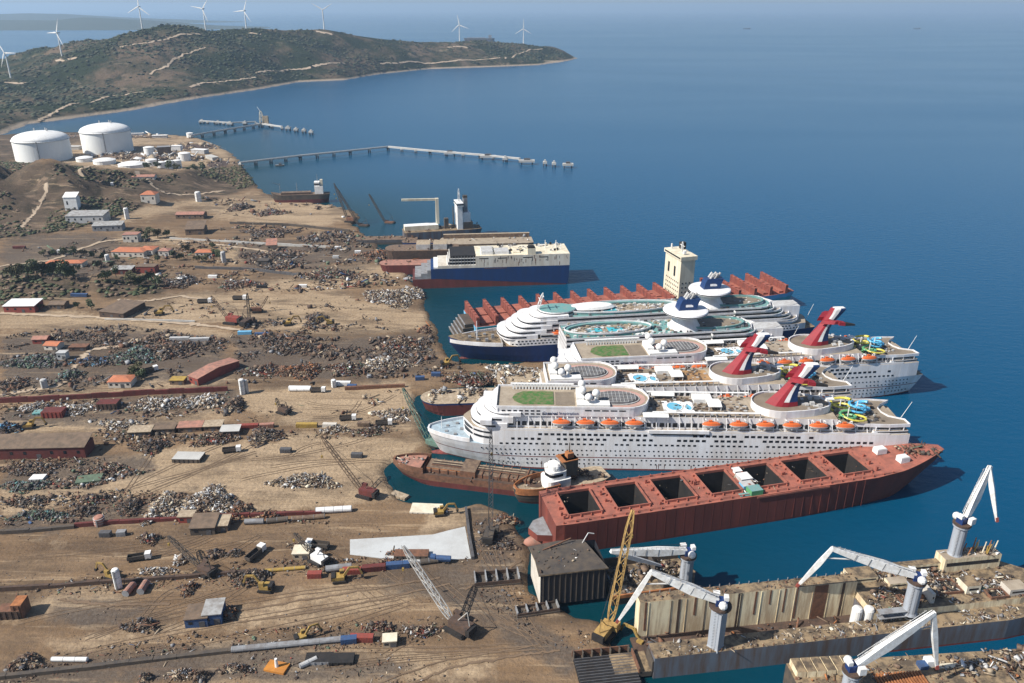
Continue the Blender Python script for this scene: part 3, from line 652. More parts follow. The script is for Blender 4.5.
    mb = MB(['grey_dark', 'grey_light', 'pink_deck'])
    mb.prism(circ(101, -.5, 12.5, 8.0), 36.02, 36.5, 1); mb.prism(circ(101, -.5, 12, 7.4), 36.5, 37.2, 0, None, .1)
    for x in np.arange(91, 112, 2.0): hh = 7.4 * math.sqrt(max(0, 1 - ((x - 101) / 12) ** 2)) * .9; mb.beam((x, -hh - .5, 37.28), (x, hh - .5, 37.28), .18, .18, 1)
    for y in np.arange(-6.5, 6, 1.8): hh = 12 * math.sqrt(max(0, 1 - ((y + .5) / 7.4) ** 2)) * .88; mb.beam((101 - hh, y, 37.3), (101 + hh, y, 37.3), .15, .15, 1)
    mb.ring(circ(101, -.5, 15.6, 10.9), circ(101, -.5, 12.9, 8.4), 35.9, 36.12, 2)
    mb.build('skylight', root)
    mb = MB(['ship_white']); oo = H.outline(fx0, 118.3, 2.9, 0, 12, 36); ii = H.outline(fx0 + .4, 117.9, 3.3, 0, 12, 36); mb.ring(oo, ii, 36, 37.1); mb.build('parapet', root)
    # pool deck amidships
    mb = MB(['tan_deck', 'brown_deck', 'white_plain', 'grey_dark', 'orange_deck'])
    mb.bx(120, 150, -11, 11, 30.02, 30.12, 1); mb.bx(126, 142, -6.5, 5.5, 30.12, 30.5, 2); mb.bx(154, 172, -9, 8, 30.02, 30.4, 0 if boats else 4); mb.bx(143, 153, 4, 11.5, 30.02, 33, 2)
    for x in np.arange(120, 175, 3.2):
        for sg in (-1, 1): mb.beam((x, sg * 11.9, 30), (x, sg * 11.9, 33.4), .3, .3, 2)
    for sg in (-1, 1): mb.bx(119, 174, sg * 11.9 - .7, sg * 11.9 + .7, 33.4, 33.8, 2)
    mb.build('pool_deck', root)
    for (xa, xb, ya, yb) in ((128, 136, -5.5, 3.5), (137.5, 141, -5, 1)):
        mb = MB(['pool_blue', 'white_plain']); mb.prism(circ((xa + xb) / 2, (ya + yb) / 2, (xb - xa) / 2, (yb - ya) / 2, 16), 30.3, 30.62, 0); mb.ring(circ((xa + xb) / 2, (ya + yb) / 2, (xb - xa) / 2 + .5, (yb - ya) / 2 + .5, 16), circ((xa + xb) / 2, (ya + yb) / 2, (xb - xa) / 2, (yb - ya) / 2, 16), 30.3, 30.9, 1); mb.build('pool', root)
    for (xa, xb, ya, yb, z) in ((114, 127, -15, -9.5, 31.5), (149, 156, -5.5, 4, 33.5), (121, 133, 7.5, 11, 33), (112, 119, 4, 9, 33)):
        mb = MB(['white_plain']); mb.bx(xa, xb, ya, yb, z, z + .4); mb.loft([[(xa, ya, z + .4), (xa, (ya + yb) / 2, z + 1.7), (xa, yb, z + .4)], [(xb, ya, z + .4), (xb, (ya + yb) / 2, z + 1.7), (xb, yb, z + .4)]], 0, True)
        [mb.beam((a_, b_, 29.9), (a_, b_, z), .3) for a_ in (xa + .4, xb - .4) for b_ in (ya + .4, yb - .4)]; mb.build('canopy', root)
    mb = MB(['scrap_brown', 'grey_light', 'grey_dark', 'soot'])                      # sun beds and clutter left on deck
    for i in range(520):
        x = rnd.uniform(118, 250); y = rnd.uniform(-11, 11); s_ = rnd.uniform(.35, 1.1)
        if 170 < x < 215 or (x > 238 and y > -11): continue
        z = 30.05 if x < 214 else 27.82
        mb.bx(x, x + s_ * 1.6, y, y + s_, z, z + rnd.uniform(.3, 1.3), rnd.randint(0, 3))
    mb.build('deck_clutter', root, kind='stuff')
    # funnel platform, slides, after deck
    mb = MB(['ship_white', 'brown_deck', 'grey_light']); fp = circ(186, 0, 13.5, 12.3, 30); fp = [(x if x < 190 else x + 14 * min(1, (x - 190) / 9), y) for x, y in fp]
    mb.prism(fp, 30.02, 34, 0, 1); ip = [(186 + (x - 186) * .97, y * .95) for x, y in fp]; mb.ring(fp, ip, 34, 35.3, 0)
    for i in range(16): x = rnd.uniform(197, 207); y = rnd.uniform(-9, 9); mb.bx(x, x + rnd.uniform(1, 3), y, y + rnd.uniform(1, 2.4), 34, 34 + rnd.uniform(.5, 2.4), 2)
    mb.build('funnel_platform', root)
    funnel_whale(root, 189, 34.02)
    water_slide(root, 222, -2, 27.8)
    mb = MB(['brown_deck', 'ship_white', 'grey_dark'])
    hs = lambda x, i: H.hd(min(.999, x / L)) - i
    ap = [(214, -13.4), (226, -14.2), (240, -hs(240, .8)), (250.5, -hs(250.5, .8)), (250, -8), (243, -4.5), (241, 0), (241, 5), (244, 9), (250, hs(250, 1)), (240, hs(240, .8)), (226, 14.2), (214, 13.4)]
    mb.prism(ap, 26.92, 27.8, 1, 0); n_ = len(ap); ai = [(x + (230 - x) * .012, y * .975) for x, y in ap]; mb.ring(ap, ai, 27.8, 28.7, 1); mb.build('after_deck', root)
    mb = MB(['ship_white', 'glass_dark', 'tan_deck'])
    mb.prism(H.outline(232, 250, .8, 0, 0, 12), 23.02, 25, 0, 2); mb.prism(H.outline(232, 246.5, 2.0, 0, 0, 12), 25, 26.9, 0, 2)
    mb.prism(H.outline(234, 250.1, .72, 0, 0, 12), 23.7, 24.5, 1); mb.prism(H.outline(234, 246.6, 1.95, 0, 0, 12), 25.5, 26.4, 1)
    for x in (233, 240, 247.5): [mb.beam((x, sg * (hs(x, 1.1)), 23), (x, sg * hs(x, 1.1), 27), .4, .4, 0) for sg in (-1, 1)]
    mb.build('stern_terraces', root)
    mb = MB(['white_plain']); mb.tube((251, 0, 23), (256, 0, 36), .18, .1, 6); mb.build('flagstaff', root)
    # windows of the hull side
    win_rows(root, H, [(max(x0 + 6, 34), 250, 3.6, .8, .8, 2.5), (max(x0 + 8, 44), 244, 6.0, .8, .8, 2.5), (max(x0 + 6, 38), 250, 9.0, .8, .8, 2.5), (max(x0 + 4, 30), 250, 11.6, .8, .8, 2.5)], 'portholes')
    class HH:                                          # upper side shell is vertical
        y = staticmethod(lambda x, z: H.hd(x / L))
    win_rows(root, HH, [(max(x0 + 8, 40), 96, 15.3, 1.5, 1.0, 3.1), (100, 238, 15.3, 1.5, 1.0, 2.9), (max(x0 + 6, 46), 100, 18.2, 1.8, 1.3, 3.4), (104, 124, 18.2, 1.8, 1.3, 3.4), (132, 168, 18.2, 2.0, 1.3, 3.2), (176, 236, 18.4, 2.0, 1.3, 3.2), (60, 120, 21, 2.0, 1.3, 3.2), (140, 206, 21, 2.2, 1.3, 3.3)], 'saloon_windows')
    mb = MB(['glass_dark', 'ship_white']);
    for sg in (-1, 1): y_ = sg * (B / 2 + .15); mb.bx(119, 146, y_ - .3, y_ + .3, 21.6, 22.5, 0); mb.bx(117, 148, y_ - .5, y_ + .5, 22.5, 24.3, 1)
    mb.build('gangway_shelters', root, kind='stuff')
    if boats: lifeboats(root, [72, 84.5, 97, 109.5, 149, 163, 176.5, 190, 203.5, 217] if x0 < 22 else [97, 109.5], 15.3, 27.6)
    # stains
    mb = MB(['rust', 'boot_red'])
    for i in range(26):
        x = rnd.uniform(max(x0, 40), 235); z = rnd.uniform(1.5, 5); w = rnd.uniform(.25, .6); y = -H.y(x, z) - .07; mb.add([(x, y, z), (x + w, y, z), (x + w * .7, y + .02, .9), (x + w * .3, y + .02, .9)], [(3, 2, 1, 0)], 0)
    mb.build('rust_streaks', root, kind='stuff')
    for ch in root.children:
        if ch.data.name.startswith(('lifeboat', 'lettering')): continue
        co = np.empty(len(ch.data.vertices) * 3, np.float32); ch.data.vertices.foreach_get('co', co); z = co[2::3]; co[2::3] = np.where(z <= 30, z, np.where(z < 36, 30 + (z - 30) * .75, z - 1.5)); ch.data.vertices.foreach_set('co', co); ch.data.update()
        for g in ch.children:
            if g.name.startswith('funnel_wing'): g.location.z -= 1.5
    return root, H
white_cruise((-46, 380, 0), -1.6, 'nearest white cruise ship, bow ashore, with green court and swept red funnel', 0, 3, True, 'Carnival Inspiration')
white_cruise((-59, 404, 0), 3.2, 'middle white cruise ship of three with its whole bow cut away', 76, 4, False)
white_cruise((1, 434, 0), 6.8, 'farthest of the three white cruise ships, beside the blue hulled liners', 18, 5, True, 'Carnival Fantasy')
# ---------------------------------------------------------------- blue hulled liners with a saucer lounge
def blue_liner(loc, rz, label, x0=0., seed=1):
    global rnd; rnd = random.Random(seed); L, B = 264, 32
    root = empty('cruise_ship', loc, R(rz), label, 'cruise ship', 'blue hulled liners with saucer lounges')
    H = Hull(L, B, -3, 13, bow=.20, stern=.12, rake=12, srake=6, wlbow=1.4, pw=.66, sternw=.72, u0=x0 / L, sheer=4)
    H.build(root, [(.6, 'maroon'), (10.5, 'navy'), (13, 'navy')], 'dirty_deck', 60)
    mb = MB(['ship_white', 'tan_deck']); xf = max(36, x0)
    mb.prism(H.outline(xf, L - 4, 0, 10 if x0 < 36 else 0, 6, 44), 13.02, 17.5, 0, 1); mb.build('upper_hull', root)
    class HH: y = staticmethod(lambda x, z: H.hd(x / L))
    win_rows(root, HH, [(xf + 6, L - 12, 14.6, 1.4, .9, 2.6), (xf + 10, L - 14, 16.5, 1.4, .9, 2.6)], 'portholes')
    if x0 < 36:
        mb = MB(['ship_white', 'glass_dark', 'tan_deck'])
        for xa, z0, z1, ins in ((34, 17.5, 20.5, .5), (40, 20.5, 23.5, 1), (44, 23.5, 26.5, 1.6), (48, 26.5, 29.5, 2.4), (56, 29.5, 32, 4)):
            mb.prism(H.outline(xa, xa + 26, ins, 9, 0, 22), z0, z1, 0, 0); mb.prism(H.outline(xa - .1, xa + 18, ins - .1, 9, 0, 22), z0 + 1.1, z1 - .9, 1)
        mb.build('bow_terraces', root)
        mb = MB(['ship_white', 'grey']); mb.ring(H.outline(1.2, 36, 0), H.outline(2.2, 36, .5), 13, 15.6, 0)
        for x, y in ((14, 0), (19, -4), (19, 4), (25, 6), (25, -6), (30, 0)): mb.bx(x, x + 2, y - 1, y + 1, 13, 15 + rnd.random() * 2, 1)
        mb.tube((20, 0, 13), (20, 0, 27), .35, .2, 6, 0); mb.build('foredeck_gear', root, kind='stuff')
        mb = MB(['white_plain']); mb.lattice((62, 0, 32), (66, 0, 45), 2.0, 1.0, 0, 6, .3); mb.beam((64, -5, 40), (64, 5, 40), .4); mb.beam((66, -3, 43), (66, 3, 43), .4); mb.build('mast', root)
        mb = MB(['maroon']); mb.loft([[(6 + 9 * f, 2.2 * min(1, f * 2 + .2) * math.cos(a), -.7 + 2.2 * min(1, f * 2 + .2) * math.sin(a)) for a in [2 * math.pi * q / 10 for q in range(10)]] for f in (0, .2, .5, 1)], 0, True); mb.build('bulbous_bow', root)
    # superstructure in tiers with teal decks and glass screens
    xs = max(62, x0); tiers = [(17.5, 20.7, xs, 252, .6, 'dark'), (20.7, 24, xs, 246, 2.6, 'ship_white'), (24, 27.2, xs, 239, 3.2, 'ship_white'), (27.2, 30.2, xs, 231, 4.0, 'teal')]
    for z0, z1, xa, xb, ins, mm in tiers:
        mb = MB(['ship_white', 'teal', 'glass_dark', 'tan_deck']); mb.prism(H.outline(xa, xb, ins, 0, 12, 44), z0 + .01, z1, 0, 3 if z1 < 30 else 1)
        mb.prism(H.outline(xa + .1, xb + .15, ins - .12, 0, 12, 44), z0 + 1.0, z1 - .9, 2)
        oo = H.outline(xa, xb + .9, ins - .9, 0, 12, 44); ii = H.outline(xa, xb + .5, ins - .6, 0, 12, 44); mb.ring(oo, ii, z1 - .35, z1 + .75, 0); mb.build('deck_tier', root)
    mb = MB(['ship_white', 'grey_light']); mb.bx(232, 252, -8, 4, 17.5, 28.5, 0, 1); mb.prism([(225, -8), (246, -7), (252, -4), (252, 3), (225, 4)], 28.5, 28.9, 0, 1); mb.build('stern_block', root)
    # pool deck recess with windscreens
    px0 = max(x0 + 4, 82); mb = MB(['tan_deck', 'teal', 'ship_white', 'teal_blue'])
    mb.prism(circ((px0 + 160) / 2, 0, (160 - px0) / 2, 8.5, 32), 30.22, 30.5, 0)
    ro = circ((px0 + 160) / 2, 0, (160 - px0) / 2 + 3, 11, 32); ri = circ((px0 + 160) / 2, 0, (160 - px0) / 2 + .6, 8.9, 32); mb.ring(ro, ri, 30.2, 32.0, 1); mb.ring(circ((px0 + 160) / 2, 0, (160 - px0) / 2 + 3.3, 11.3, 32), circ((px0 + 160) / 2, 0, (160 - px0) / 2 + 2.9, 10.9, 32), 31.9, 32.9, 2)
    mb.bx(px0 + 12, px0 + 22, -3, 3, 30.5, 30.8, 3); mb.bx(px0 + 26, px0 + 36, -4, 4, 30.5, 30.8, 3)
    for i in range(90): a = rnd.uniform(0, 6.28); r = rnd.uniform(.5, .95); x = (px0 + 160) / 2 + math.cos(a) * r * (160 - px0) / 2; y = 8 * r * math.sin(a); mb.bx(x, x + rnd.uniform(.5, 1.8), y, y + .7, 30.5, 30.9 + rnd.random() * .5, rnd.choice((0, 2)))
    mb.build('pool_deck', root)
    if x0 < 70:
        mb = MB(['teal', 'white_plain', 'glass_dark']); mb.prism(circ(76, 0, 13, 9.5), 30.2, 33.5, 1, 0); mb.prism(circ(76, 0, 13.1, 9.6), 31.2, 32.6, 2); mb.prism(circ(101, 2, 17, 6.5), 32, 33.6, 1, None, .15); mb.build('forward_lounge', root)
    # saucer lounge and funnel
    cx = 186
    mb = MB(['ship_white', 'glass_dark', 'white_plain']); mb.lathe((cx, 0, 30.2), [(11, 0), (9, 3), (7.5, 6), (7.5, 7), (12, 9.2), (14.6, 10.4), (14.8, 11.4), (14.4, 12.2), (13.2, 12.4), (.2, 12.8)], 40, 0); mb.lathe((cx, 0, 30.2), [(14.72, 10.7), (14.86, 11.0), (14.84, 11.3)], 40, 1)
    mb.build('saucer_lounge', root)
    mb = MB(['funnel_blue', 'grey_light', 'ship_white']); mb.loft([[(cx - 5 + d, -4 * k, z), (cx + 7 + d, -4.2 * k, z), (cx + 7 + d, 4.2 * k, z), (cx - 5 + d, 4 * k, z)] for z, d, k in ((42.8, -1, 1), (47, 0, .9), (50, 1.5, .8))], 0, True)
    mb.add([(cx - 1.5, -3.95, 45), (cx + 3.5, -3.95, 45), (cx + 3.5, -3.75, 46.6), (cx - 1.5, -3.75, 46.6)], [(0, 1, 2, 3)], 2); fo = mb.build('funnel', root)
    for dx, dy in ((-1, -1.6), (-1, 1.6), (2, -1.6), (2, 1.6), (4.5, 0)):
        mb = MB(['grey_light']); mb.tube((cx + dx, dy, 49.8), (cx + dx + 2.2, dy, 53.5), .9, .8, 8); mb.build('exhaust_pipe', fo)
    mb = MB(['teal', 'ship_white', 'brown_deck']); mb.prism(circ(205, 0, 22, 10.5), 30.25, 31.2, 1, 2); mb.ring(circ(205, 0, 22, 10.5), circ(205, 0, 21, 9.7), 31.2, 32.6, 0); mb.build('after_sun_deck', root)
    # stern balconies
    mb = MB(['dark', 'ship_white', 'teal'])
    for z, xb in ((18.2, 253), (21.4, 247), (24.7, 240), (28.0, 233)): mb.ring(H.outline(200, xb + .3, .3, 0, 12, 24), H.outline(201, xb - 2.2, 2.2, 0, 12, 24), z, z + .25, 2); mb.ring(H.outline(200, xb + .5, .2, 0, 12, 24), H.outline(200.5, xb + .1, .5, 0, 12, 24), z + .25, z + 1.4, 1)
    mb.build('stern_balconies', root)
    if x0 < 36: lifeboats(root, [74, 86], 15.2, 20.4, False)
    mb = MB(['scrap_tan', 'grey', 'white_plain', 'grey_dark'])
    for i in range(420): x = rnd.uniform(max(x0, 66), 244); y = rnd.uniform(-12, 12); s_ = rnd.uniform(.4, 1.5); mb.bx(x, x + s_ * 1.5, y, y + s_, 30.2, 30.4 + rnd.uniform(.3, 1.3), rnd.randint(0, 3)) if x < 228 else None
    mb.build('deck_clutter', root, kind='stuff')
    mb = MB(['white_plain']); mb.tube((262, 0, 13), (267, 0, 26), .2, .1, 6); mb.build('flagstaff', root)
    return root, H
blue_liner((-44, 506, 0), 8.6, 'farther navy hulled liner with its white bow whole and saucer lounge', 0, 11)
blue_liner((-70, 466, 0), 7.8, 'nearer navy hulled liner with saucer lounge and its bow cut off', 104, 12)
# ---------------------------------------------------------------- container ship with red lashing bridges
def container_ship():
    global rnd; rnd = random.Random(21); L, B = 272, 38; c = Vector((-30, 531, 0)); rz = R(16.5); c = c + Vector((-math.sin(rz), math.cos(rz), 0)) * B / 2
    root = empty('container_ship', c, rz, 'stripped container ship with rows of red lashing bridges and cream bridge tower', 'container ship')
    H = Hull(L, B, -3, 13, bow=.02, stern=.10, rake=0, srake=3, wlbow=.3, pw=.3, sternw=.75, u0=.015)
    H.build(root, [(1.5, 'maroon'), (9, 'teal_blue'), (13, 'light_blue')], 'deck_red', 40)
    mb = MB(['deck_red', 'coam_red'])
    for i in range(18):
        x = 6 + i * 14.6
        if 162 < x < 184: continue
        mb.bx(x + 2.5, x + 12, -16, -1, 13.02, 14.6, 1, 0); mb.bx(x + 2.5, x + 12, 1, 16, 13.02, 14.6, 1, 0)
    mb.build('hatch_covers', root, kind='stuff')
    for i in range(19):
        x = 5 + i * 14.2
        if 163 < x < 186: continue
        mb = MB(['coam_red', 'lash_red']); mb.bx(x, x + .4, -18.2, 18.2, 13, 19.6, 1); mb.bx(x + 1.7, x + 2.0, -18.2, 18.2, 13, 18.6, 1)
        for y in np.arange(-18, 18.1, 6): mb.bx(x - .2, x + 2.2, y - .25, y + .25, 13, 20.4, 0)
        mb.bx(x - .2, x + 2.2, -18.6, 18.6, 19.6, 19.9, 0); mb.build('lashing_bridge', root)
    mb = MB(['cream', 'glass_dark', 'white_plain']); mb.bx(160, 172, -13, 13, 13, 47, 0); mb.bx(159, 173, -14.2, 14.2, 47, 50, 0, 0); mb.bx(158.9, 160, -13, 13, 48.0, 49.2, 1)
    for z in np.arange(17, 28, 3.6):
        for y in np.arange(-11, 11, 2.8): mb.bx(159.85, 160, y, y + 1, z, z + 1.2, 1)
        for x in (162, 165, 168): mb.bx(x, x + 1, -13.08, -12.9, z, z + 1.2, 1)
    mb.bx(159.8, 160.1, -5, -2.5, 32, 40, 1); mb.bx(159.8, 160.1, 5, 7.5, 33, 41, 1); ho = mb.build('bridge_tower', root, (8, 0, 0))
    mb = MB(['white_plain', 'dark']); mb.lattice((167, 0, 50.5), (167, 0, 58), 1.5, .8, 0, 5, .25); mb.beam((167, -4, 55), (167, 4, 55), .3); mb.bx(169, 173, 5, 9, 50.5, 55.5, 1); mb.bx(164, 166, -9, -7, 50.5, 53, 0); mb.bx(163, 164, 10, 11, 50.5, 54, 0); mb.build('mast', ho)
    mb = MB(['soot', 'grey'])                                   # burnt stepped front end
    for i in range(5): mb.bx(-9 + i * 1.6, 5, -17 + i, 13 - i, 1 + i * 2.6, 3.2 + i * 2.6, 0); mb.bx(-9.2 + i * 1.6, -8.4 + i * 1.6, -17 + i, 13 - i, 2.7 + i * 2.6, 3.3 + i * 2.6, 1)
    mb.build('cut_bow', root)
    mb = MB(['teal_blue']); mb.bx(4.5, 26, -19.3, -18.9, 5, 12.8); mb.build('side_panel', root)
container_ship()
# ---------------------------------------------------------------- car carrier
def car_carrier():
    global rnd; rnd = random.Random(31); L, B = 140, 32
    a, b = ptx(413, 289), ptx(569, 284); rz = math.atan2(b.y - a.y, b.x - a.x)
    root = empty('car_carrier', Vector(a) + Vector((-math.sin(rz), math.cos(rz), 0)) * B / 2, rz, 'boxy car carrier in beige, blue and maroon with its bow cut off', 'car carrier'); L = (b - a).length
    def prof(z0, z1, xa0, xb0, xa1, xb1, m, name, mt=None, ins=0):
        mb = MB([m, mt or m]); vs = [(xa0, -B / 2 + ins, z0), (xb0, -B / 2 + ins, z0), (xb1, -B / 2 + ins, z1), (xa1, -B / 2 + ins, z1)]; v2 = [(x, -y, z) for x, y, z in vs]
        mb.add(vs + v2, [(0, 1, 2, 3), (7, 6, 5, 4), (0, 3, 7, 4), (1, 5, 6, 2)], 0); mb.add([vs[3], vs[2], v2[2], v2[3]], [(0, 1, 2, 3)], 1); return mb.build(name, root)
    prof(-2, 8.5, 0, L - 3, 0, L - 1.5, 'maroon', 'lower_hull'); 
    mb = MB(['car_blue', 'car_blue']); ya = B / 2 + .05
    for sg in (-1, 1): mb.add([(20, sg * ya, 8.6), (L - 1, sg * ya, .6), (L, sg * ya, 17.5), (20, sg * ya, 17.6)], [(0, 1, 2, 3) if sg < 0 else (3, 2, 1, 0)])
    mb.add([(L - .9, -ya, .6), (L - .9, ya, .6), (L + .02, ya, 17.5), (L + .02, -ya, 17.5)], [(0, 1, 2, 3)]); mb.build('blue_band', root)
    prof(8.4, 17.4, 16, L - 1, 16, L, 'car_blue', 'middle_hull')
    prof(17.4, 20, 22, L, 22, L, 'side_cream', 'upper_hull'); prof(20, 28, 55, L, 55, L, 'side_cream', 'garage_decks', 'cream')
    mb = MB(['white', 'dark', 'grey'])
    for i in range(4): mb.bx(2 + i * 5.5, 24, -B / 2 + .3, B / 2 - .3, 8.5 + i * 2.6, 11 + i * 2.6, 2 if i < 3 else 0)
    mb.build('cut_deck_steps', root)
    mb = MB(['white', 'dark', 'grey'])
    for i in range(3): mb.bx(30 + i * 1.2, 54.8, -B / 2 + .6, B / 2 - .6, 20 + i * 2.8, 20.5 + i * 2.8, 0); mb.bx(31 + i, 54.8, -B / 2 + 1.5, B / 2 - 1.5, 20.5 + i * 2.8, 22.8 + i * 2.8, 1)
    for x in np.arange(32, 54, 2.6): mb.bx(x, x + .3, -B / 2 + .5, -B / 2 + .9, 20, 28, 2)
    mb.build('open_decks', root)
    mb = MB(['white_plain', 'grey_light', 'cream', 'dark', 'grey'])
    mb.bx(60, 70, -13, 4, 28.02, 31, 0, 1); mb.bx(72, 84, -13, 0, 28.02, 30.4, 0, 1); mb.bx(88, 94, -10, 8, 28.02, 29, 2); mb.bx(100, 107, -15.8, -8, 28.02, 33.5, 2, 3); mb.bx(101, 106, -15, -9, 33.5, 35, 3)
    for i in range(70): x = rnd.uniform(58, L - 3); y = rnd.uniform(-14, 14); mb.bx(x, x + rnd.uniform(.5, 3), y, y + rnd.uniform(.5, 2), 28.02, 28.3 + rnd.uniform(.2, 2), rnd.randint(0, 4))
    for x, y in ((118, 4), (124, -6), (128, 6), (131, -2)): mb.tube((x, y, 28), (x, y, 28 + rnd.uniform(4, 7)), .4, .3, 6, 0)
    mb.build('roof_gear', root, kind='stuff')
    mb = MB(['rust', 'dark']); 
    for i in range(40): x = rnd.uniform(56, L - 2); z = rnd.uniform(21, 27.6); mb.bx(x, x + rnd.uniform(.2, .6), -B / 2 - .06, -B / 2, z - rnd.uniform(1, 4), z, rnd.choice((0, 0, 1)))
    for x0 in (58, 74, 96, 110): mb.bx(x0, x0 + 8, -B / 2 - .07, -B / 2, 25.2, 26, 1)
    mb.bx(62, 82, -B / 2 - .12, -B / 2, 16.4, 16.9, 0); mb.build('rust_streaks', root, kind='stuff')
car_carrier()
# ================================================================ scrap: random torn plates, beams and lumps thrown over a mound
BOXF = np.array([(0, 3, 2, 1), (4, 5, 6, 7), (0, 1, 5, 4), (1, 2, 6, 5), (2, 3, 7, 6), (3, 0, 4, 7)])
CORN = np.array([(-1, -1, -1), (1, -1, -1), (1, 1, -1), (-1, 1, -1), (-1, -1, 1), (1, -1, 1), (1, 1, 1), (-1, 1, 1)]) * .5
def scrap_np(cx, cy, cz, size, mats, w=None, tilt=.35, flat=.45, beam=.36):
    n = len(cx); s = NR.uniform(.35, 1.6, (n, 3)) * np.asarray(size).reshape(-1, 1)
    k = NR.random(n); s[k < flat, 2] *= .1; bm = k > 1 - beam; s[bm] *= np.array([2.6, .28, .28])
    ang = NR.uniform(0, 2 * math.pi, n); ax = NR.normal(0, tilt, n); ay = NR.normal(0, tilt, n)
    P = CORN[None] * s[:, None]; P = P * (1 + NR.uniform(-.22, .22, P.shape))
    for a, i, j in ((ax, 1, 2), (ay, 0, 2), (ang, 0, 1)):
        c, sn = np.cos(a)[:, None], np.sin(a)[:, None]; u, v = P[..., i].copy(), P[..., j].copy(); P[..., i] = u * c - v * sn; P[..., j] = u * sn + v * c
    P += np.stack([cx, cy, cz], -1)[:, None]
    Q = (BOXF[None] + (np.arange(n) * 8)[:, None, None]).reshape(-1, 4)
    mi = NR.choice(len(mats), n, p=None if w is None else np.array(w) / sum(w)).repeat(6)
    return P.reshape(-1, 3), Q, mi
PAL = {'dark': (['soot', 'rust_dark', 'grey_dark', 'scrap_brown', 'rust', 'grey', 'scrap_tan'], [4, 4, 3, 4, 1.5, .8, .7]), 'rust': (['rust', 'rust_dark', 'scrap_brown', 'rust_orange', 'grey_dark', 'scrap_tan'], [4, 3, 3, 1.5, 2, 1]),
       'white': (['white_plain', 'grey_light', 'scrap_tan', 'grey', 'rust_dark', 'scrap_brown'], [1.8, 2.2, 4, 2, 2, 3]), 'pale': (['scrap_tan', 'grey_light', 'cream', 'scrap_brown', 'white_plain', 'grey', 'rust_dark'], [4, 1.5, .8, 3, .5, 2, 1.5]),
       'mixed': (['rust', 'rust_dark', 'grey', 'grey_light', 'scrap_brown', 'scrap_tan', 'soot', 'scrap_green', 'blue', 'white_plain', 'red_paint'], [3, 5, 1.4, .4, 5, 1.6, 4, 1, .2, .2, .3]),
       'green': (['scrap_green', 'grey_dark', 'teal', 'rust_dark', 'soot', 'grey'], [3, 3, .7, 2, 2, 1]), 'blue': (['blue', 'grey_dark', 'soot', 'light_blue', 'rust_dark'], [1.5, 3, 3, 1, 2])}
def ell(px, py, rx, ry, z=2.0):
    c = ptx(px, py, z); a = (ptx(px, py - ry, z).y - ptx(px, py + ry, z).y) / 2
    return c, rx * mpp(py, z), abs(a)
def heap(px, py, rx, ry, h, pal, label, n=None, size=None, cat='scrap heap', name='scrap_heap', base=None, rot=0):
    c, a, b = ell(px, py, rx, ry); g = base if base is not None else gz(c.x, c.y)
    sz = size or max(.55, mpp(py) * 1.2); n = n or int(min(2200, max(90, 3.6 * a * b / (sz * sz) * 1.5)))
    r = np.sqrt(NR.random(n)); th = NR.uniform(0, 6.283, n); k = 1 + .25 * np.sin(th * 3 + px) + .15 * np.sin(th * 5 + py)
    x = a * r * np.cos(th) * k; y = b * r * np.sin(th) * k; zz = h * np.clip(1 - r ** 1.6, 0, 1) * NR.uniform(.55, 1.05, n) * (.75 + .5 * vnoise(x / (a * .5 + 1) + 9, y / (b * .6 + 1) + 9)) + sz * .1
    cs, sn = math.cos(rot), math.sin(rot); x, y = x * cs - y * sn, x * sn + y * cs
    mats, w = PAL[pal]; V, Q, mi = scrap_np(x, y, zz, sz * np.minimum(NR.lognormal(-.4, .6, n), 2.4), mats, w)
    # earth core under the pile
    k2 = 14; m0 = len(V); cor = [(0, 0, h * .55)] + [(a * .8 * math.cos(2 * math.pi * i / k2) * cs - b * .8 * math.sin(2 * math.pi * i / k2) * sn, a * .8 * math.cos(2 * math.pi * i / k2) * sn + b * .8 * math.sin(2 * math.pi * i / k2) * cs, -.6) for i in range(k2)]
    Q2 = [(m0, m0 + 1 + (2 * i) % k2, m0 + 1 + (2 * i + 1) % k2, m0 + 1 + (2 * i + 2) % k2) for i in range(k2 // 2)]
    me = np_mesh(name, np.concatenate([V, np.array(cor)]), np.concatenate([Q, np.array(Q2)]), np.concatenate([mi, np.full(len(Q2), len(mats) - 1)]), mats)
    return tag(link(name, me, None, (c.x, c.y, g)), label, cat, None, 'stuff')
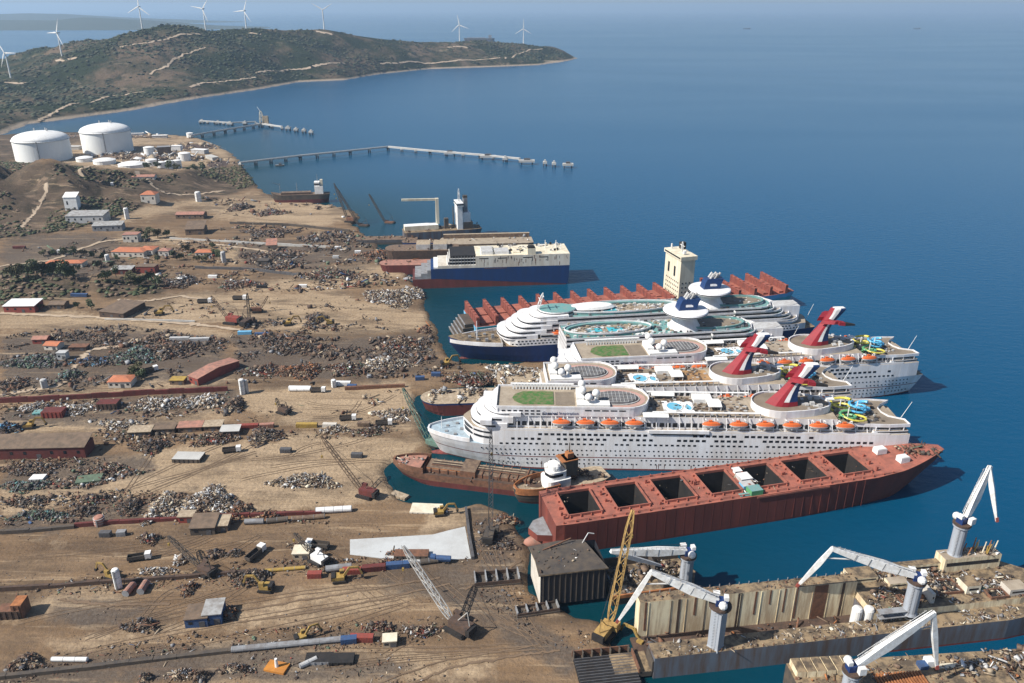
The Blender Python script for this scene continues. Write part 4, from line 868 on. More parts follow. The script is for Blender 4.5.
def strew(polys, n, pal, label, size=.8, name='scattered_scrap', h=1.2, keepf=None, clump=14):
    """loose scrap over areas given by outlines; too much and too small to count"""
    XS, YS, SZ = [], [], []
    for poly, m in polys:
        w = [ptx(*p, 2) for p in poly]; x0, x1 = min(p.x for p in w), max(p.x for p in w); y0, y1 = min(p.y for p in w), max(p.y for p in w)
        m = int(m * 1.35); x = NR.uniform(x0, x1, m * 5); y = NR.uniform(y0, y1, m * 5); k = inpoly(x, y, [(p.x, p.y) for p in w])
        xr, yr = x * .99 + y * .12, y * .99 - x * .12; k &= .6 * fbm(xr / (clump * 4), yr / (clump * 1.1), 3, len(XS) + 70) + .5 * fbm(x / clump, y / clump, 3, 5) + NR.uniform(-.1, .1, m * 5) > .06
        x, y = x[k][:m], y[k][:m]; XS.append(x); YS.append(y); SZ.append(np.full(len(x), size * .85) * (y / 330) ** .6)
    x, y, s_ = np.concatenate(XS), np.concatenate(YS), np.concatenate(SZ) * np.minimum(NR.lognormal(-.5, .75, sum(len(q) for q in XS)), 2.0)
    gzv = ground_h(x, y); mats, w = PAL[pal]
    hh = np.clip(fbm(x / (clump * .8), y / (clump * .8), 3, 33) + .15, 0, 1) * h * 2.2
    V, Q, mi = scrap_np(x, y, gzv + s_ * .25 + hh * NR.random(len(x)), s_, mats, w)
    return tag(link(name, np_mesh(name, V, Q, mi, mats)), label, 'scrap', None, 'stuff')
def debris(parent, x0, x1, y0, y1, z, n, pal, size=1.0, h=1.5, name='deck_debris'):
    x = NR.uniform(x0, x1, n); y = NR.uniform(y0, y1, n); k = fbm(x / 6 + 50, y / 6 + 50, 3, 90) > -.06; x, y = x[k], y[k]
    hh = np.clip(fbm(x / 7 + 5, y / 7 + 5, 3, 12) + .1, 0, 1) * h * 2
    mats, w = PAL[pal]; V, Q, mi = scrap_np(x, y, z + size * .2 + hh * NR.random(len(x)), size * np.minimum(NR.lognormal(-.25, .45, len(x)), 1.6), mats, w)
    o = link(name, np_mesh(name, V, Q, mi, mats), parent); o['kind'] = 'stuff'; return o
# ================================================================ red bulk carrier
def bulk_carrier():
    L, B = 212, 29
    root = empty('bulk_carrier', (13.5, 303, 0), R(14), 'rust red bulk carrier with seven open cargo hatches and cut bow', 'bulk carrier')
    H = Hull(L, B, -3, 16, bow=.02, stern=.24, rake=0, srake=20, wlbow=.3, pw=.2, sternw=.12, u0=.012)
    H.sternw = .16
    # hull with hatch openings: sides by loft, deck as pieces around the holds
    mats = ['hull_red', 'deck_red', 'maroon', 'dark', 'coam_red']; mb = MB(mats); n = 56; us = [.012 + .988 * i / n for i in range(n + 1)]; zl = [-3, .8, 4, 8, 12, 16]
    def sec(u): return [[(H.xx(u, z), sg * H.y(u * L, z), z + (2.2 * sstep(.8, 1, u) if z == 16 else 0)) for z in zl] for sg in (-1, 1)]
    S = [sec(u) for u in us]
    for (l0, r0), (l1, r1) in zip(S[:-1], S[1:]):
        for j in range(5):
            m = 2 if j == 0 else 0; mb.add([l0[j], l1[j], l1[j + 1], l0[j + 1]], [(0, 1, 2, 3)], m); mb.add([r0[j], r1[j], r1[j + 1], r0[j + 1]], [(3, 2, 1, 0)], m)
    for (l, r) in (S[0], S[-1]):
        for j in range(5): mb.add([l[j], r[j], r[j + 1], l[j + 1]], [(3, 2, 1, 0)], 0)
    HT = [(10 + 23.2 * i, 10 + 23.2 * i + 15.5) for i in range(7)]; hwid = 9.0
    mb.build('hull', root)
    mb = MB(mats); edges = sorted(set([H.L * .012] + [q for a in HT for q in a] + list(np.arange(180, 213, 4.)) + [212.]))
    for xa, xb in zip(edges[:-1], edges[1:]):
        ha, hb_ = H.hd(xa / L), H.hd(xb / L); za, zb = 16 + 2.2 * sstep(.8, 1, xa / L), 16 + 2.2 * sstep(.8, 1, xb / L); hole = any(abs(xa - p) < .01 for p, _ in HT)
        if hole:
            for sg in (-1, 1): q = [(xa, sg * hwid, za), (xb, sg * hwid, zb), (xb, sg * hb_, zb), (xa, sg * ha, za)]; mb.add(q, [(0, 1, 2, 3) if sg > 0 else (3, 2, 1, 0)], 1)
        else: mb.add([(xa, -ha, za), (xb, -hb_, zb), (xb, hb_, zb), (xa, ha, za)], [(0, 1, 2, 3)], 1)
    mb.build('deck', root)
    for xa, xb in HT:
        mb = MB(['coam_red', 'deck_red']); o_ = [(xa - .5, -hwid - .5), (xb + .5, -hwid - .5), (xb + .5, hwid + .5), (xa - .5, hwid + .5)]; i_ = [(xa, -hwid), (xb, -hwid), (xb, hwid), (xa, hwid)]
        mb.ring(o_, i_, 16, 17.3, 1); mb.ring([(x, y) for x, y in o_], i_, 15.9, 16.0, 0)
        for x in np.arange(xa + .4, xb, 4.9):
            for sg in (-1, 1): mb.bx(x - .12, x + .12, sg * (hwid + 1.0) - .5, sg * (hwid + 1.0) + .5, 16, 17.0, 0)
        for y in np.arange(-hwid + 1, hwid, 5.3):
            for x_, d in ((xa, -1), (xb, 1)): mb.bx(x_ + d * 1.0 - .5, x_ + d * 1.0 + .5, y - .12, y + .12, 16, 17.0, 0)
        co = mb.build('hatch_coaming', root)
        mb = MB(['dark', 'dark']); z0 = -1.5  # shade inside the hold is put into the colour: near-black walls and floor
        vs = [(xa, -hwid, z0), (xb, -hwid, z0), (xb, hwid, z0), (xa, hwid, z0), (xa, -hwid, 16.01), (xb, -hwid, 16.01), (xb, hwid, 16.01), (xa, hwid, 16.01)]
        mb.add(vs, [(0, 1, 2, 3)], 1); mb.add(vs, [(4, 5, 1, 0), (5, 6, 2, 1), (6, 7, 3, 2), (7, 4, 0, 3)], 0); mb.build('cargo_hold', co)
    mb = MB(['deck_red', 'coam_red'])
    for sg in (-1, 1):
        for x in np.arange(6, 178, 5.8): y = sg * (H.hd(x / L) - 1.2); mb.bx(x, x + .5, y - .3, y + .3, 16, 17.1, 1)
        mb.beam((8, sg * 12.9, 16.7), (176, sg * 12.9, 16.7), .22, .22, 0)
    for i in range(8):
        for k in range(3): x = 6.5 + 23.2 * i + rnd.uniform(-1.5, 1.5); y = rnd.uniform(-11, 11); mb.bx(x - .5, x + .5, y - .5, y + .5, 16, 17 + rnd.random() * 1.4, 1)
    mb.beam((100, -H.B / 2 - .1, 15.2), (138, -H.B / 2 - .1, 15.2), .5, .9, 0); mb.build('deck_fittings', root, kind='stuff')
    mb = MB(['hull_red', 'rust_dark'])
    for x in np.arange(12, 160, 4.7): mb.bx(x, x + .12, -H.B / 2 - .05, -H.B / 2 + .1, 1, 15.5, 0)
    mb.build('side_frames', root, kind='stuff')
    for (x, y, w, d, h) in ((177, 3, 5.5, 4, 2.7), (183, -7, 5, 4, 2.8)):
        mb = MB(['white_plain', 'grey_light']); mb.bx(x, x + w, y, y + d, 16.6, 16.6 + h, 0, 1); mb.bx(x + .3, x + w - .3, y + .3, y + d - .3, 16.6 + h, 16.9 + h, 0); mb.build('deck_hut', root)
    mb = MB(['teal', 'grey_light', 'white_plain', 'light_blue', 'slide_green']); mb.bx(97, 103, -14, -9, 16, 18.6, 4, 0); mb.bx(96, 102, -8.5, -4, 16, 18, 3, 1); mb.bx(98, 104, -3, 3, 16, 18, 1, 2); mb.bx(92, 97, -13.5, -11, 16.1, 16.4, 0); mb.bx(99, 103, 5, 9, 16, 17.4, 2, 2); mb.build('deck_containers', root, kind='stuff')
    debris(root, 184, 208, -6, 6, 18, 90, 'mixed', 1.2, 1.2); debris(root, 94, 106, -12, 10, 16.1, 60, 'white', 1.0, 1.0); debris(root, 3, 176, -12, 12, 16.1, 150, 'rust', .6, .3, 'deck_scrap')
    # stump of the cut bow with the bulb
    mb = MB(['grey', 'hull_red', 'roof_salmon']); ob = [(2.4, -9), (2.4, 6), (-3, 4), (-6.5, -1), (-4, -7)]; mb.prism(ob, 4, 7.4, 1, 0); mb.prism([(2.3, -12), (2.3, 11), (-1.5, 6), (-1.5, -8)], -2, 4, 1)
    mb.build('cut_forepeak', root)
    mb = MB(['roof_salmon']); mb.loft([[(x, -3 + r * math.cos(a), .8 + r * 1.1 * math.sin(a)) for a in [2 * math.pi * q / 12 for q in range(12)]] for x, r in ((2.3, 3.2), (-2, 3.1), (-6, 2.6), (-8.5, 1.6), (-9.2, .4))], 0, True); mb.build('bulbous_bow', root, smooth=True)
bulk_carrier()
# ================================================================ rusty coastal tanker ashore
def small_tanker():
    a, b = ptx(390, 478, 0), ptx(537, 496, 0); rz = math.atan2(b.y - a.y, b.x - a.x); L = (b - a).length + 2; B = 15
    root = empty('tanker_ship', Vector(a) + Vector((-math.sin(rz), math.cos(rz), 0)) * 5 + Vector((0, 0, .4)), rz, 'rusty red coastal tanker with raised bow aground before the basin', 'tanker')
    H = Hull(L, B, -1, 6.2, bow=.22, stern=.08, rake=6, srake=2, wlbow=1.1, pw=.7, sternw=.85, sheer=2.6)
    H.build(root, [(2.6, 'maroon'), (6.2, 'rust')], 'rust_dark', 36)
    mb = MB(['rust', 'scrap_brown', 'rust_orange']); mb.bx(20, L - 6, -5.2, 4.8, 6.2, 8.0, 0, 1); mb.bx(20, 44, -4.6, 4.2, 8, 8.6, 2, 1)
    for x in np.arange(22, L - 6, 4.5): mb.bx(x, x + .5, -5.6, 5.2, 6.2, 8.5, 0)
    mb.bx(38, 46, -6, 6, 6.2, 9.6, 0, 1); mb.build('trunk_deck', root)
    mb = MB(['rust', 'roof_salmon']); mb.ring(H.outline(.8, 19, 0), H.outline(1.8, 19, .5), 6.2, 9.4, 0); mb.prism(H.outline(1.5, 17, .5), 7.4, 8.2, 0, 1); mb.build('forecastle', root)
    mb = MB(['rust', 'scrap_tan', 'rust_dark'])
    for y in (-2, -1, 0, 1.2, 2.2): mb.tube((22, y, 9), (L - 9, y, 9), .22, .22, 6, rnd.randint(0, 2))
    mb.build('deck_pipes', root, kind='stuff')
    debris(root, 3, 18, -4, 4, 8.2, 90, 'pale', .8, .9); debris(root, 20, L - 4, -6.5, 6, 6.5, 220, 'rust', .9, 1.2, 'deck_scrap')
small_tanker()
def tug():
    a, b = ptx(516, 497, 1), ptx(592, 474, 1); rz = math.atan2(b.y - a.y, b.x - a.x); L = 46; B = 13
    root = empty('tug_boat', ptx(513, 503, 0), rz * .8, 'half stripped tug with white wheelhouse and orange bow rail', 'tug')
    H = Hull(L, B, -2, 4.6, bow=.3, stern=.15, rake=4, srake=2, wlbow=1.1, pw=.6, sternw=.7, sheer=2.2)
    H.build(root, [(1, 'maroon'), (4.6, 'soot')], 'scrap_tan', 30)
    mb = MB(['rust_orange']); mb.ring(H.outline(.8, 20, 0), H.outline(1.4, 20, .4), 4.5, 7.2); mb.build('bulwark', root)
    mb = MB(['white_plain', 'glass_dark', 'cream', 'light_blue']); mb.prism(H.outline(14, 27, 1.6, 3, 2, 12), 4.6, 8, 0, 0); mb.prism(H.outline(15.5, 25, 2.6, 3, 2, 12), 8, 11.2, 0); mb.prism(H.outline(15.4, 24, 2.5, 3, 2, 12), 9.2, 10.4, 1); mb.prism(H.outline(17, 22, 3.4, 2, 1, 10), 11.2, 13.4, 0); mb.build('wheelhouse', root)
    mb = MB(['white_plain']); mb.sphere((20, -2, 12.6), 1.6, 12); mb.sphere((17, 2, 12), 1.3, 10); mb.build('radar_domes', root, kind='stuff')
    mb = MB(['rust_orange', 'soot']); mb.bx(24, 30, -3, 3, 8, 15, 1); mb.bx(22, 30, -3.5, 3.5, 14.6, 15, 0); mb.tube((27, 0, 15), (27, 0, 21), .3, .2, 6, 1); mb.bx(25.5, 28.5, -1.5, 1.5, 15, 17, 0); mb.build('funnel', root)
    root.scale = (1.12, 1.12, 1.3)
    debris(root, 28, L - 2, -4.5, 4.5, 4.6, 320, 'dark', 1.0, 3.0); debris(root, 5, 14, -3.5, 3.5, 4.8, 60, 'pale', .7, .8, 'deck_scrap')
tug()
# ================================================================ cut midship block on the slip and the hull it belonged to
def cut_block():
    p = ptx(540, 606, 2); q = ptx(606, 600, 2); rz = R(10)
    root = empty('hull_section', (p.x, p.y, 2), rz, 'dark box shaped hull section standing on the slip beside the red hull', 'hull section')
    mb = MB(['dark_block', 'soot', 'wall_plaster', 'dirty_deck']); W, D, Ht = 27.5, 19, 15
    mb.add([(0, 0, 0), (W, 0, 0), (W, D, 0), (0, D, 0), (0, 0, Ht), (W, 0, Ht), (W, D, Ht), (0, D, Ht)], [(0, 1, 5, 4), (1, 2, 6, 5), (2, 3, 7, 6)], 0); mb.add([(0, 0, 0), (0, D, 0), (0, D, Ht), (0, 0, Ht)], [(3, 2, 1, 0)], 2); mb.build('shell', root)  # left face coloured pale to stand for sunlight on it
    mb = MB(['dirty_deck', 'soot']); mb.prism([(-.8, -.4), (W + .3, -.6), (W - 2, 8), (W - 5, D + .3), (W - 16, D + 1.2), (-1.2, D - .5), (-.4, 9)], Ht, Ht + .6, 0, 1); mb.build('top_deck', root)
    mb = MB(['soot']); [mb.bx(x, x + .35, -.25, .1, .3, Ht - .2) for x in np.arange(1, W, 2.3)]; mb.build('frames', root, kind='stuff')
    mb = MB(['rust', 'grey_light']); mb.beam((4, 15, Ht + .6), (17, 18.5, Ht + 2.4), .5); mb.beam((W - 6, 17, Ht + .5), (W - 3, 18.8, Ht + 4), .3, .3, 1); mb.beam((W - 3, 18.8, Ht + 4), (W - .5, 18.6, Ht + 3.4), .3, .3, 1); mb.build('deck_edge_beams', root, kind='stuff')
    debris(root, 0, W - 3, .5, D - 1, Ht + .7, 60, 'mixed', .6, .3)
    def cells(x0, y0, nx, dx, dy, h, ang, label):
        o = empty('tank_bottom', (x0, y0, 2), ang, label, 'hull section')
        mb = MB(['soot']); mb.bx(-.4, nx * dx + .4, -.4, dy + .4, -.3, .8); mb.build('bottom_plate', o)
        for i in range(nx + 1): mb = MB(['grey', 'soot']); mb.bx(i * dx - .22, i * dx + .22, 0, dy, .8, h, 0); mb.build('web_frame', o)
        for y in (0, dy): mb = MB(['rust_dark']); mb.bx(-.3, nx * dx + .3, y - .15, y + .15, .8, h * .75); mb.build('side_girder', o)
        debris(o, .5, nx * dx - .5, .5, dy - .5, .9, 50, 'dark', .6, .8)
    a = ptx(476, 588, 2); cells(a.x, a.y, 4, 4.6, 7, 3.4, R(8), 'row of open double bottom cells left of the dark hull section')
    a = ptx(518, 618, 2); cells(a.x, a.y, 4, 4.2, 4.5, 2.6, R(12), 'low ribbed bottom strip along the foot of the dark section')
    # floating remains to the right
    r = empty('hull_remains', (42, 262, 0), R(11), 'burnt floating hull remains heaped with scrap behind the yellow lattice crane', 'hull section')
    mb = MB(['soot', 'dirty_deck']); mb.prism([(-2, -4), (34, -2), (38, 6), (34, 16), (0, 17)], -1.5, 3.6, 0, 1); mb.build('hull', r)
    mb = MB(['soot', 'rust_orange']); mb.bx(-2, 30, -4.3, -3.6, 3.6, 5.2, 1); mb.bx(0, 34, 15.6, 16.3, 3.6, 8, 0); mb.bx(20, 20.6, -3, 15, 3.6, 8.2, 0); mb.build('bulkheads', r, kind='stuff')
    debris(r, -1, 33, -3, 15, 3.7, 420, 'dark', 1.2, 2.4); debris(r, 2, 32, -3, 15, 4.5, 120, 'pale', .8, 1.6, 'deck_scrap')
cut_block()
# ================================================================ white knuckle cranes
def knuckle_crane(base, ped_h, tip, end, label, ped_r=2.6, cab='navy'):
    root = empty('deck_crane', base, 0, label, 'crane', 'white deck cranes on the ships being cut')
    B = Vector(base); T = Vector(tip) - B; E = Vector(end) - B; hd = Vector((0, 0, ped_h))
    mb = MB(['ped_grey', 'rust_dark']); mb.lathe((0, 0, 0), [(ped_r * 1.15, 0), (ped_r, 1.2), (ped_r, ped_h - 3), (ped_r * 1.25, ped_h - 2.4), (ped_r * 1.25, ped_h - 1.4)], 4 if ped_r > 2.9 else 18, 0); mb.build('pedestal', root)
    mb = MB(['rust_dark']); mb.lathe((0, 0, ped_h - 1.4), [(ped_r * 1.35, 0), (ped_r * 1.35, .8)], 18); mb.build('slewing_ring', root)
    d = Vector((T.x, T.y, 0)).normalized(); s = Vector((-d.y, d.x, 0)); az = math.atan2(d.y, d.x)
    mb = MB([cab, 'crane_white', 'grey_dark']); mb.bx(-2.2, 1.8, -1.5, 1.5, ped_h - .6, ped_h + 1.9, 0); mb.bx(-2.6, -1.0, -1.1, 1.1, ped_h + 1.9, ped_h + 3.4, 1); mb.bx(.2, 2.6, -3.6, -1.9, ped_h, ped_h + 2.6, 1); mb.bx(1.2, 2.68, -3.4, -2.1, ped_h + 1.2, ped_h + 2.2, 2)
    mb.sphere((-.6, 2.6, ped_h + 1), 1.6, 10, 1); mb.build('crane_house', root, (0, 0, 0), az)
    def box_boom(p, q, w0, h0, hm, w1, h1, name, bow=True):
        mb = MB(['crane_white']); ax = (q - p).normalized(); sd_ = ax.cross(Vector((0, 0, 1))).normalized(); up = sd_.cross(ax).normalized()
        secs = [[c + sd_ * w / 2 - up * h * .65, c - sd_ * w / 2 - up * h * .65, c - sd_ * w / 2 + up * h * .35, c + sd_ * w / 2 + up * h * .35] for c, w, h in ((p, w0, h0), (p.lerp(q, .38), w0, hm), (p.lerp(q, .7), (w0 + w1) / 2, (hm + h1) * .55), (q, w1, h1))]
        mb.loft(secs, 0, True); o = mb.build(name, root)
        return o, ax, sd_, up
    p0 = hd + Vector((0, 0, 1.6)) + d * 1.0
    o, ax, sd_, up = box_boom(p0, T, 2.2, 2.0, 3.6, 1.4, 1.4, 'main_boom')
    mb = MB(['grey_light']); Ln = (T - p0).length; k = int(Ln / 1.9)
    for i in range(1, k):
        c = p0 + ax * i * 1.9 + up * 1.0; mb.beam(c - sd_ * .8, c - sd_ * .8 + up * 1.1, .14)
    mb.beam(p0 + up * 2.1 - sd_ * .8 + ax * 1.9, T + up * 1.6 - sd_ * .7 - ax * 1.5, .14); mb.build('boom_railing', o, kind='stuff')
    o2, ax2, s2, u2 = box_boom(T, E, 1.3, 1.2, 1.9, .8, .7, 'jib')
    mb = MB(['red_paint']); mb.beam(E - ax2 * 1.6, E + ax2 * .3, 1.05, 1.0); mb.build('jib_tip', o2)
    mb = MB(['grey_light']); mb.tube(hd + d * 2 + Vector((0, 0, .2)), p0.lerp(T, .45) - up * 1.0, .38, .3, 8); mb.build('luffing_cylinder', o)
    mb = MB(['grey_light']); mb.tube(p0.lerp(T, .62) - up * .9, T.lerp(E, .22) - u2 * .9, .34, .26, 8); mb.build('jib_cylinder', o2)
    mb = MB(['cable', 'grey_dark']); mb.beam(p0 + up * 1.6 + Vector((0, 0, 1.5)), T + up * .8, .1); mb.beam(p0 - sd_ * .5 + up * 1.2, T - sd_ * .4 + up * .5, .1); [mb.beam(p0.lerp(T, f) - sd_ * 1.14 - up * 2.0, p0.lerp(T, f) - sd_ * 1.14 + up * 1.1, .12, .12, 1) for f in (.2, .38, .55, .72)]; mb.build('cables', o, kind='stuff')
    mb = MB(['grey_dark']); [mb.beam((-ped_r * .75 * 1.1, -ped_r * .75 * 1.1 - .2, z), (-ped_r * .75 * 1.1 + .7, -ped_r * .75 * 1.1 - .2, z), .1) for z in np.arange(1, ped_h - 2, .7)]; mb.build('ladder', root, kind='stuff')
    return root
def kc(bpx, bpy, bz, Y, top_py, tip, end, label, dt=0, de=0, **k):
    b = ray(bpx, bpy, Y); b.z = bz; h = ray(bpx, top_py, Y).z - bz
    return knuckle_crane(b, h, ray(*tip, Y + dt), ray(*end, Y + de), label, **k)
# ================================================================ ships being stripped at the lower right
def stripped_ship():
    root = empty('stripped_ship', (49, 236, 0), R(8), 'long stripped ship with open hold, beige inner wall and rubbish strewn deck', 'ship'); L, B = 178, 33; zd = 9.5; zf = 17.5; xo = 88
    mb = MB(['hull_grey_blue', 'dirty_deck', 'boot_red', 'beige_wall'])
    mb.bx(0, xo, -16.5, -9, -2, zd, 0, 1)                           # near wing
    mb.add([(0, -9.01, 3), (xo, -9.01, 3)], []); mb.build('near_side', root)
    mb = MB(['beige_wall', 'dirty_deck', 'hull_grey_blue', 'rust', 'rust_dark'])
    mb.bx(0, xo, 3.5, 8.5, -2, zf, 0, 1); fw = mb.build('far_side', root)
    for x in np.arange(4, xo, 7.3):
        x += rnd.uniform(-1.2, 1.2); mb = MB(['beige_wall', 'rust_dark', 'rust']); mb.bx(x, x + .2, 3.34, 3.52, 1.0, zf - .3, rnd.choice((0, 0, 0, 1))); mb.build('stiffener', fw)
    for x, w, m in ((2, .8, 0), (15, 1, 1), (21.5, .8, 0), (39, 1.6, 1), (46, .7, 0), (52, .6, 0), (58, .6, 0), (63, .6, 0), (70.5, 5.5, 2), (82, 1, 1)):
        mb = MB(['rust', 'rust_dark', 'rust']); mb.bx(x, x + w, 3.36, 3.5, rnd.uniform(2, 11) if w < .9 else 1.0, zf - .1, m); mb.build('rust_patch', fw)
    mb = MB(['rust_dark', 'scrap_tan', 'soot']); mb.bx(-3, xo, -9, 3.5, -2, 1.0, 0, 0); mb.build('hold_floor', root)
    debris(root, 0, xo, -8, 3, 1.1, 200, 'rust', 1.2, 1.6, 'hold_scrap'); debris(root, 2, xo, -16, -9.3, zd, 300, 'pale', .7, .9); debris(root, 2, xo, 3.8, 8.2, zf, 260, 'rust', .5, .4, 'edge_scrap')
    mb = MB(['grey', 'rust']);
    for x in np.arange(1, xo, 4): mb.bx(x, x + .25, -16.4, -16.1, zd, zd + 1.1, 1); mb.bx(x, x + .25, 8, 8.3, zf, zf + 1.2, 0)
    mb.build('rail_stumps', root, kind='stuff')
    # after part
    mb = MB(['hull_grey_blue', 'dirty_deck', 'boot_red', 'beige_wall']); pl = [(xo, -16.5), (140, -16.5), (158, -14.5), (172, -10), (178, -4), (172, 4), (160, 13), (150, 16), (xo, 16)]; mb.prism(pl, -2, .8, 2); mb.prism(pl, .8, zd, 0, 1); mb.build('after_hull', root)
    zm = 12.5; mb = MB(['beige_wall', 'dirty_deck']); mb.prism([(xo + .5, -9), (150, -9), (166, -6), (170, 2), (158, 12.5), (150, 15.6), (xo + .5, 15.6)], zd, zm, 0, 1); mb.build('main_deck', root)
    def house(x0, x1, y0, y1, z0, h, m='cream', t='tan_deck', name='deck_house'):
        mb = MB([m, t, 'glass_dark']); mb.bx(x0, x1, y0, y1, z0, z0 + h, 0, 1); mb.bx(x0 + 1, x1 - 1, y0 - .06, y0, z0 + h * .45, z0 + h * .7, 2); mb.build(name, root)
    house(xo + 1, xo + 12, 8, 15, zm, 2.2, 'beige_wall', 'dirty_deck'); house(xo + 25, xo + 26.4, -7, 5, zm, 4.5, 'wall_plaster', 'wall_plaster', 'bulkhead'); house(xo + 42, xo + 48, -4, 2, zm, 3.6, 'cream', 'dirty_deck'); house(xo + 20, xo + 41, 11, 14.2, zm, 3.4, 'beige_wall', 'dirty_deck', 'bulkhead'); house(xo + 41, xo + 66, 9, 15.2, zm, 6.6, 'beige_wall', 'tan_deck'); house(xo + 58, xo + 66, -7.5, -2, zm, 3.0, 'wall_plaster', 'tan_deck'); house(xo + 14, xo + 22, 3, 7, zm, 2.4, 'beige_wall', 'tan_deck')
    for i, (x0, y0, w, d) in enumerate(((xo + 28, -3, 13, 7), (xo + 50, -8, 7, 4), (xo + 14, -6, 7, 4))): mb = MB(['dark', 'rust']); mb.bx(x0, x0 + w, y0, y0 + d, zm + .02, zm + .25, 0); mb.ring([(x0 - .4, y0 - .4), (x0 + w + .4, y0 - .4), (x0 + w + .4, y0 + d + .4), (x0 - .4, y0 + d + .4)], [(x0, y0), (x0 + w, y0), (x0 + w, y0 + d), (x0, y0 + d)], zm, zm + 1.2, 1); mb.build('open_hatch', root)
    for x, y in ((xo - 5, -6.5), (xo - .6, -7.2)):
        mb = MB(['white']); mb.lathe((x, y, 1), [(2, 0), (2, 12), (1.6, 12.8), (.2, 13.2)], 16); mb.build('cylinder_tank', root)
    mb = MB(['grey', 'rust_dark']); [mb.beam((x, -10.5, zd), (x, -10.5, zd + 5), .2, .2, 0) for x in np.arange(xo + 1, xo + 14, 2)]; mb.bx(xo + 1, xo + 14, -12, -9.2, zd + 2.4, zd + 2.7); mb.bx(xo + 1, xo + 14, -12, -9.2, zd + 4.8, zd + 5.1); mb.build('gangway_rack', root)
    debris(root, xo + 2, xo + 68, -8.5, 14, zm + .1, 1300, 'mixed', .85, 2.2); debris(root, xo + 2, xo + 66, -8.5, 14, zm + .3, 800, 'pale', .8, 1.8, 'pale_scrap'); debris(root, xo + 16, xo + 32, -8, -2, zm + .3, 220, 'rust', .9, 2.6, 'rust_scrap'); debris(root, xo + 46, xo + 58, -3, 2, zm, 110, 'white', .9, 2.0, 'white_scrap'); debris(root, xo + 42, xo + 65, 9.5, 14.6, zm + 6.6, 150, 'pale', .7, 1.2, 'roof_scrap'); debris(root, xo + 2, xo + 60, -16, -9.5, zd, 300, 'pale', .7, 1.0, 'side_scrap')
    for i in range(12):
        x, y = xo + 50 + rnd.uniform(0, 15), rnd.uniform(9.5, 14.5); mb = MB(['cream', 'rust_orange', 'yellow']); mb.tube((x, y, zm + 6.6), (x + rnd.uniform(-1, 1), y, zm + 6.6 + rnd.uniform(2, 6)), .28, .22, 6, i % 3); mb.build('vent_pipe', root)
    # cut end
    mb = MB(['dirty_deck', 'soot', 'rust']); mb.bx(-14, -.5, -16, -6, 1, 3.2, 1, 0); mb.bx(-5.5, -5, -16.2, -6, 3.2, 5.2, 2); mb.bx(-.7, -.2, -16.4, -9.2, 3.2, 8, 1); mb.build('cut_end', root)
stripped_ship()
def grid_bottom():
    a = ptx(582, 690, 2); o = empty('tank_bottom', (a.x, a.y - 2, 1.8), R(8), 'black ribbed tank bottom on the slip at the lower edge', 'hull section')
    mb = MB(['dark']); mb.bx(0, 22, 0, 16, -.4, .6); mb.build('bottom_plate', o)
    for i in range(12): mb = MB(['grey_dark']); mb.bx(.2, 21.8, .4 + i * 1.35, .65 + i * 1.35, .6, 1.5); mb.build('rib', o)
    for i in range(7): mb = MB(['soot']); mb.bx(.3 + i * 3.5, .6 + i * 3.5, 16.2, 18, -.4, 3); mb.build('web_frame', o)
    mb = MB(['rust']); mb.bx(0, 22, 18, 18.4, -.4, 2.6); mb.build('side_girder', o)
grid_bottom()
def lower_ship():
    o = empty('stripped_ship', (99, 205, 0), R(4.6), 'second stripped ship at the lower right edge with rusty debris deck', 'ship'); zd = 9
    mb = MB(['soot', 'dirty_deck', 'beige_wall']); mb.prism([(0, -14), (110, -14), (110, 13), (0, 13)], -2, zd, 0, 1); mb.build('hull', o)
    for i in range(6): mb = MB(['beige_wall', 'dirty_deck']); mb.bx(1 + i * 3.6, 4.2 + i * 3.6, 6, 12.6, zd, zd + 2.6, 0, 1); mb.build('wall_panel', o)
    mb = MB(['rust_orange']); [mb.bx(28 + i * 1.1, 28.5 + i * 1.1, -2, 5, zd, zd + 1.2) for i in range(16)]; mb.build('rib_stack', o, kind='stuff')
    mb = MB(['blue', 'white_plain', 'cream']); mb.bx(46, 49, 6, 9, zd, zd + 1.6, 0); mb.bx(49, 52, 7, 10, zd, zd + 2.5, 1); mb.bx(53, 62, 6, 8, zd, zd + .5, 2); mb.build('deck_tanks', o, kind='stuff')
    debris(o, 1, 108, -12, 12.4, zd, 900, 'rust', .9, 1.4); debris(o, 20, 108, -12, 12, zd + .2, 260, 'pale', .8, 1.2, 'pale_scrap'); debris(o, 60, 108, 2, 12.5, zd + .4, 200, 'pale', 1.1, 2.2, 'heaped_scrap')
lower_ship()
kc(683, 604, 2, 268, 553, (611, 551), (664, 566), 'white knuckle crane with folded jib, left of the open hold, beyond the beige wall', -4, 6)
kc(714, 655, 9, 226, 603, (651, 571), (617, 622), 'white knuckle crane on the near side of the open hold, square grey pedestal', 4, 8, ped_r=3.0)
kc(906, 625, 12.4, 240, 578, (832, 548), (797, 586), 'white knuckle crane amidships with navy house above the rubbish deck', 4, 8)
kc(955, 551, 18.8, 267, 521, (990, 466), (997, 521), 'farthest white knuckle crane, boom raised high over open water', 3, -2)
kc(846, 702, 9, 205, 668, (934, 612), (937, 668), 'white knuckle crane at the bottom edge with its jib hanging straight down', 3, 4)
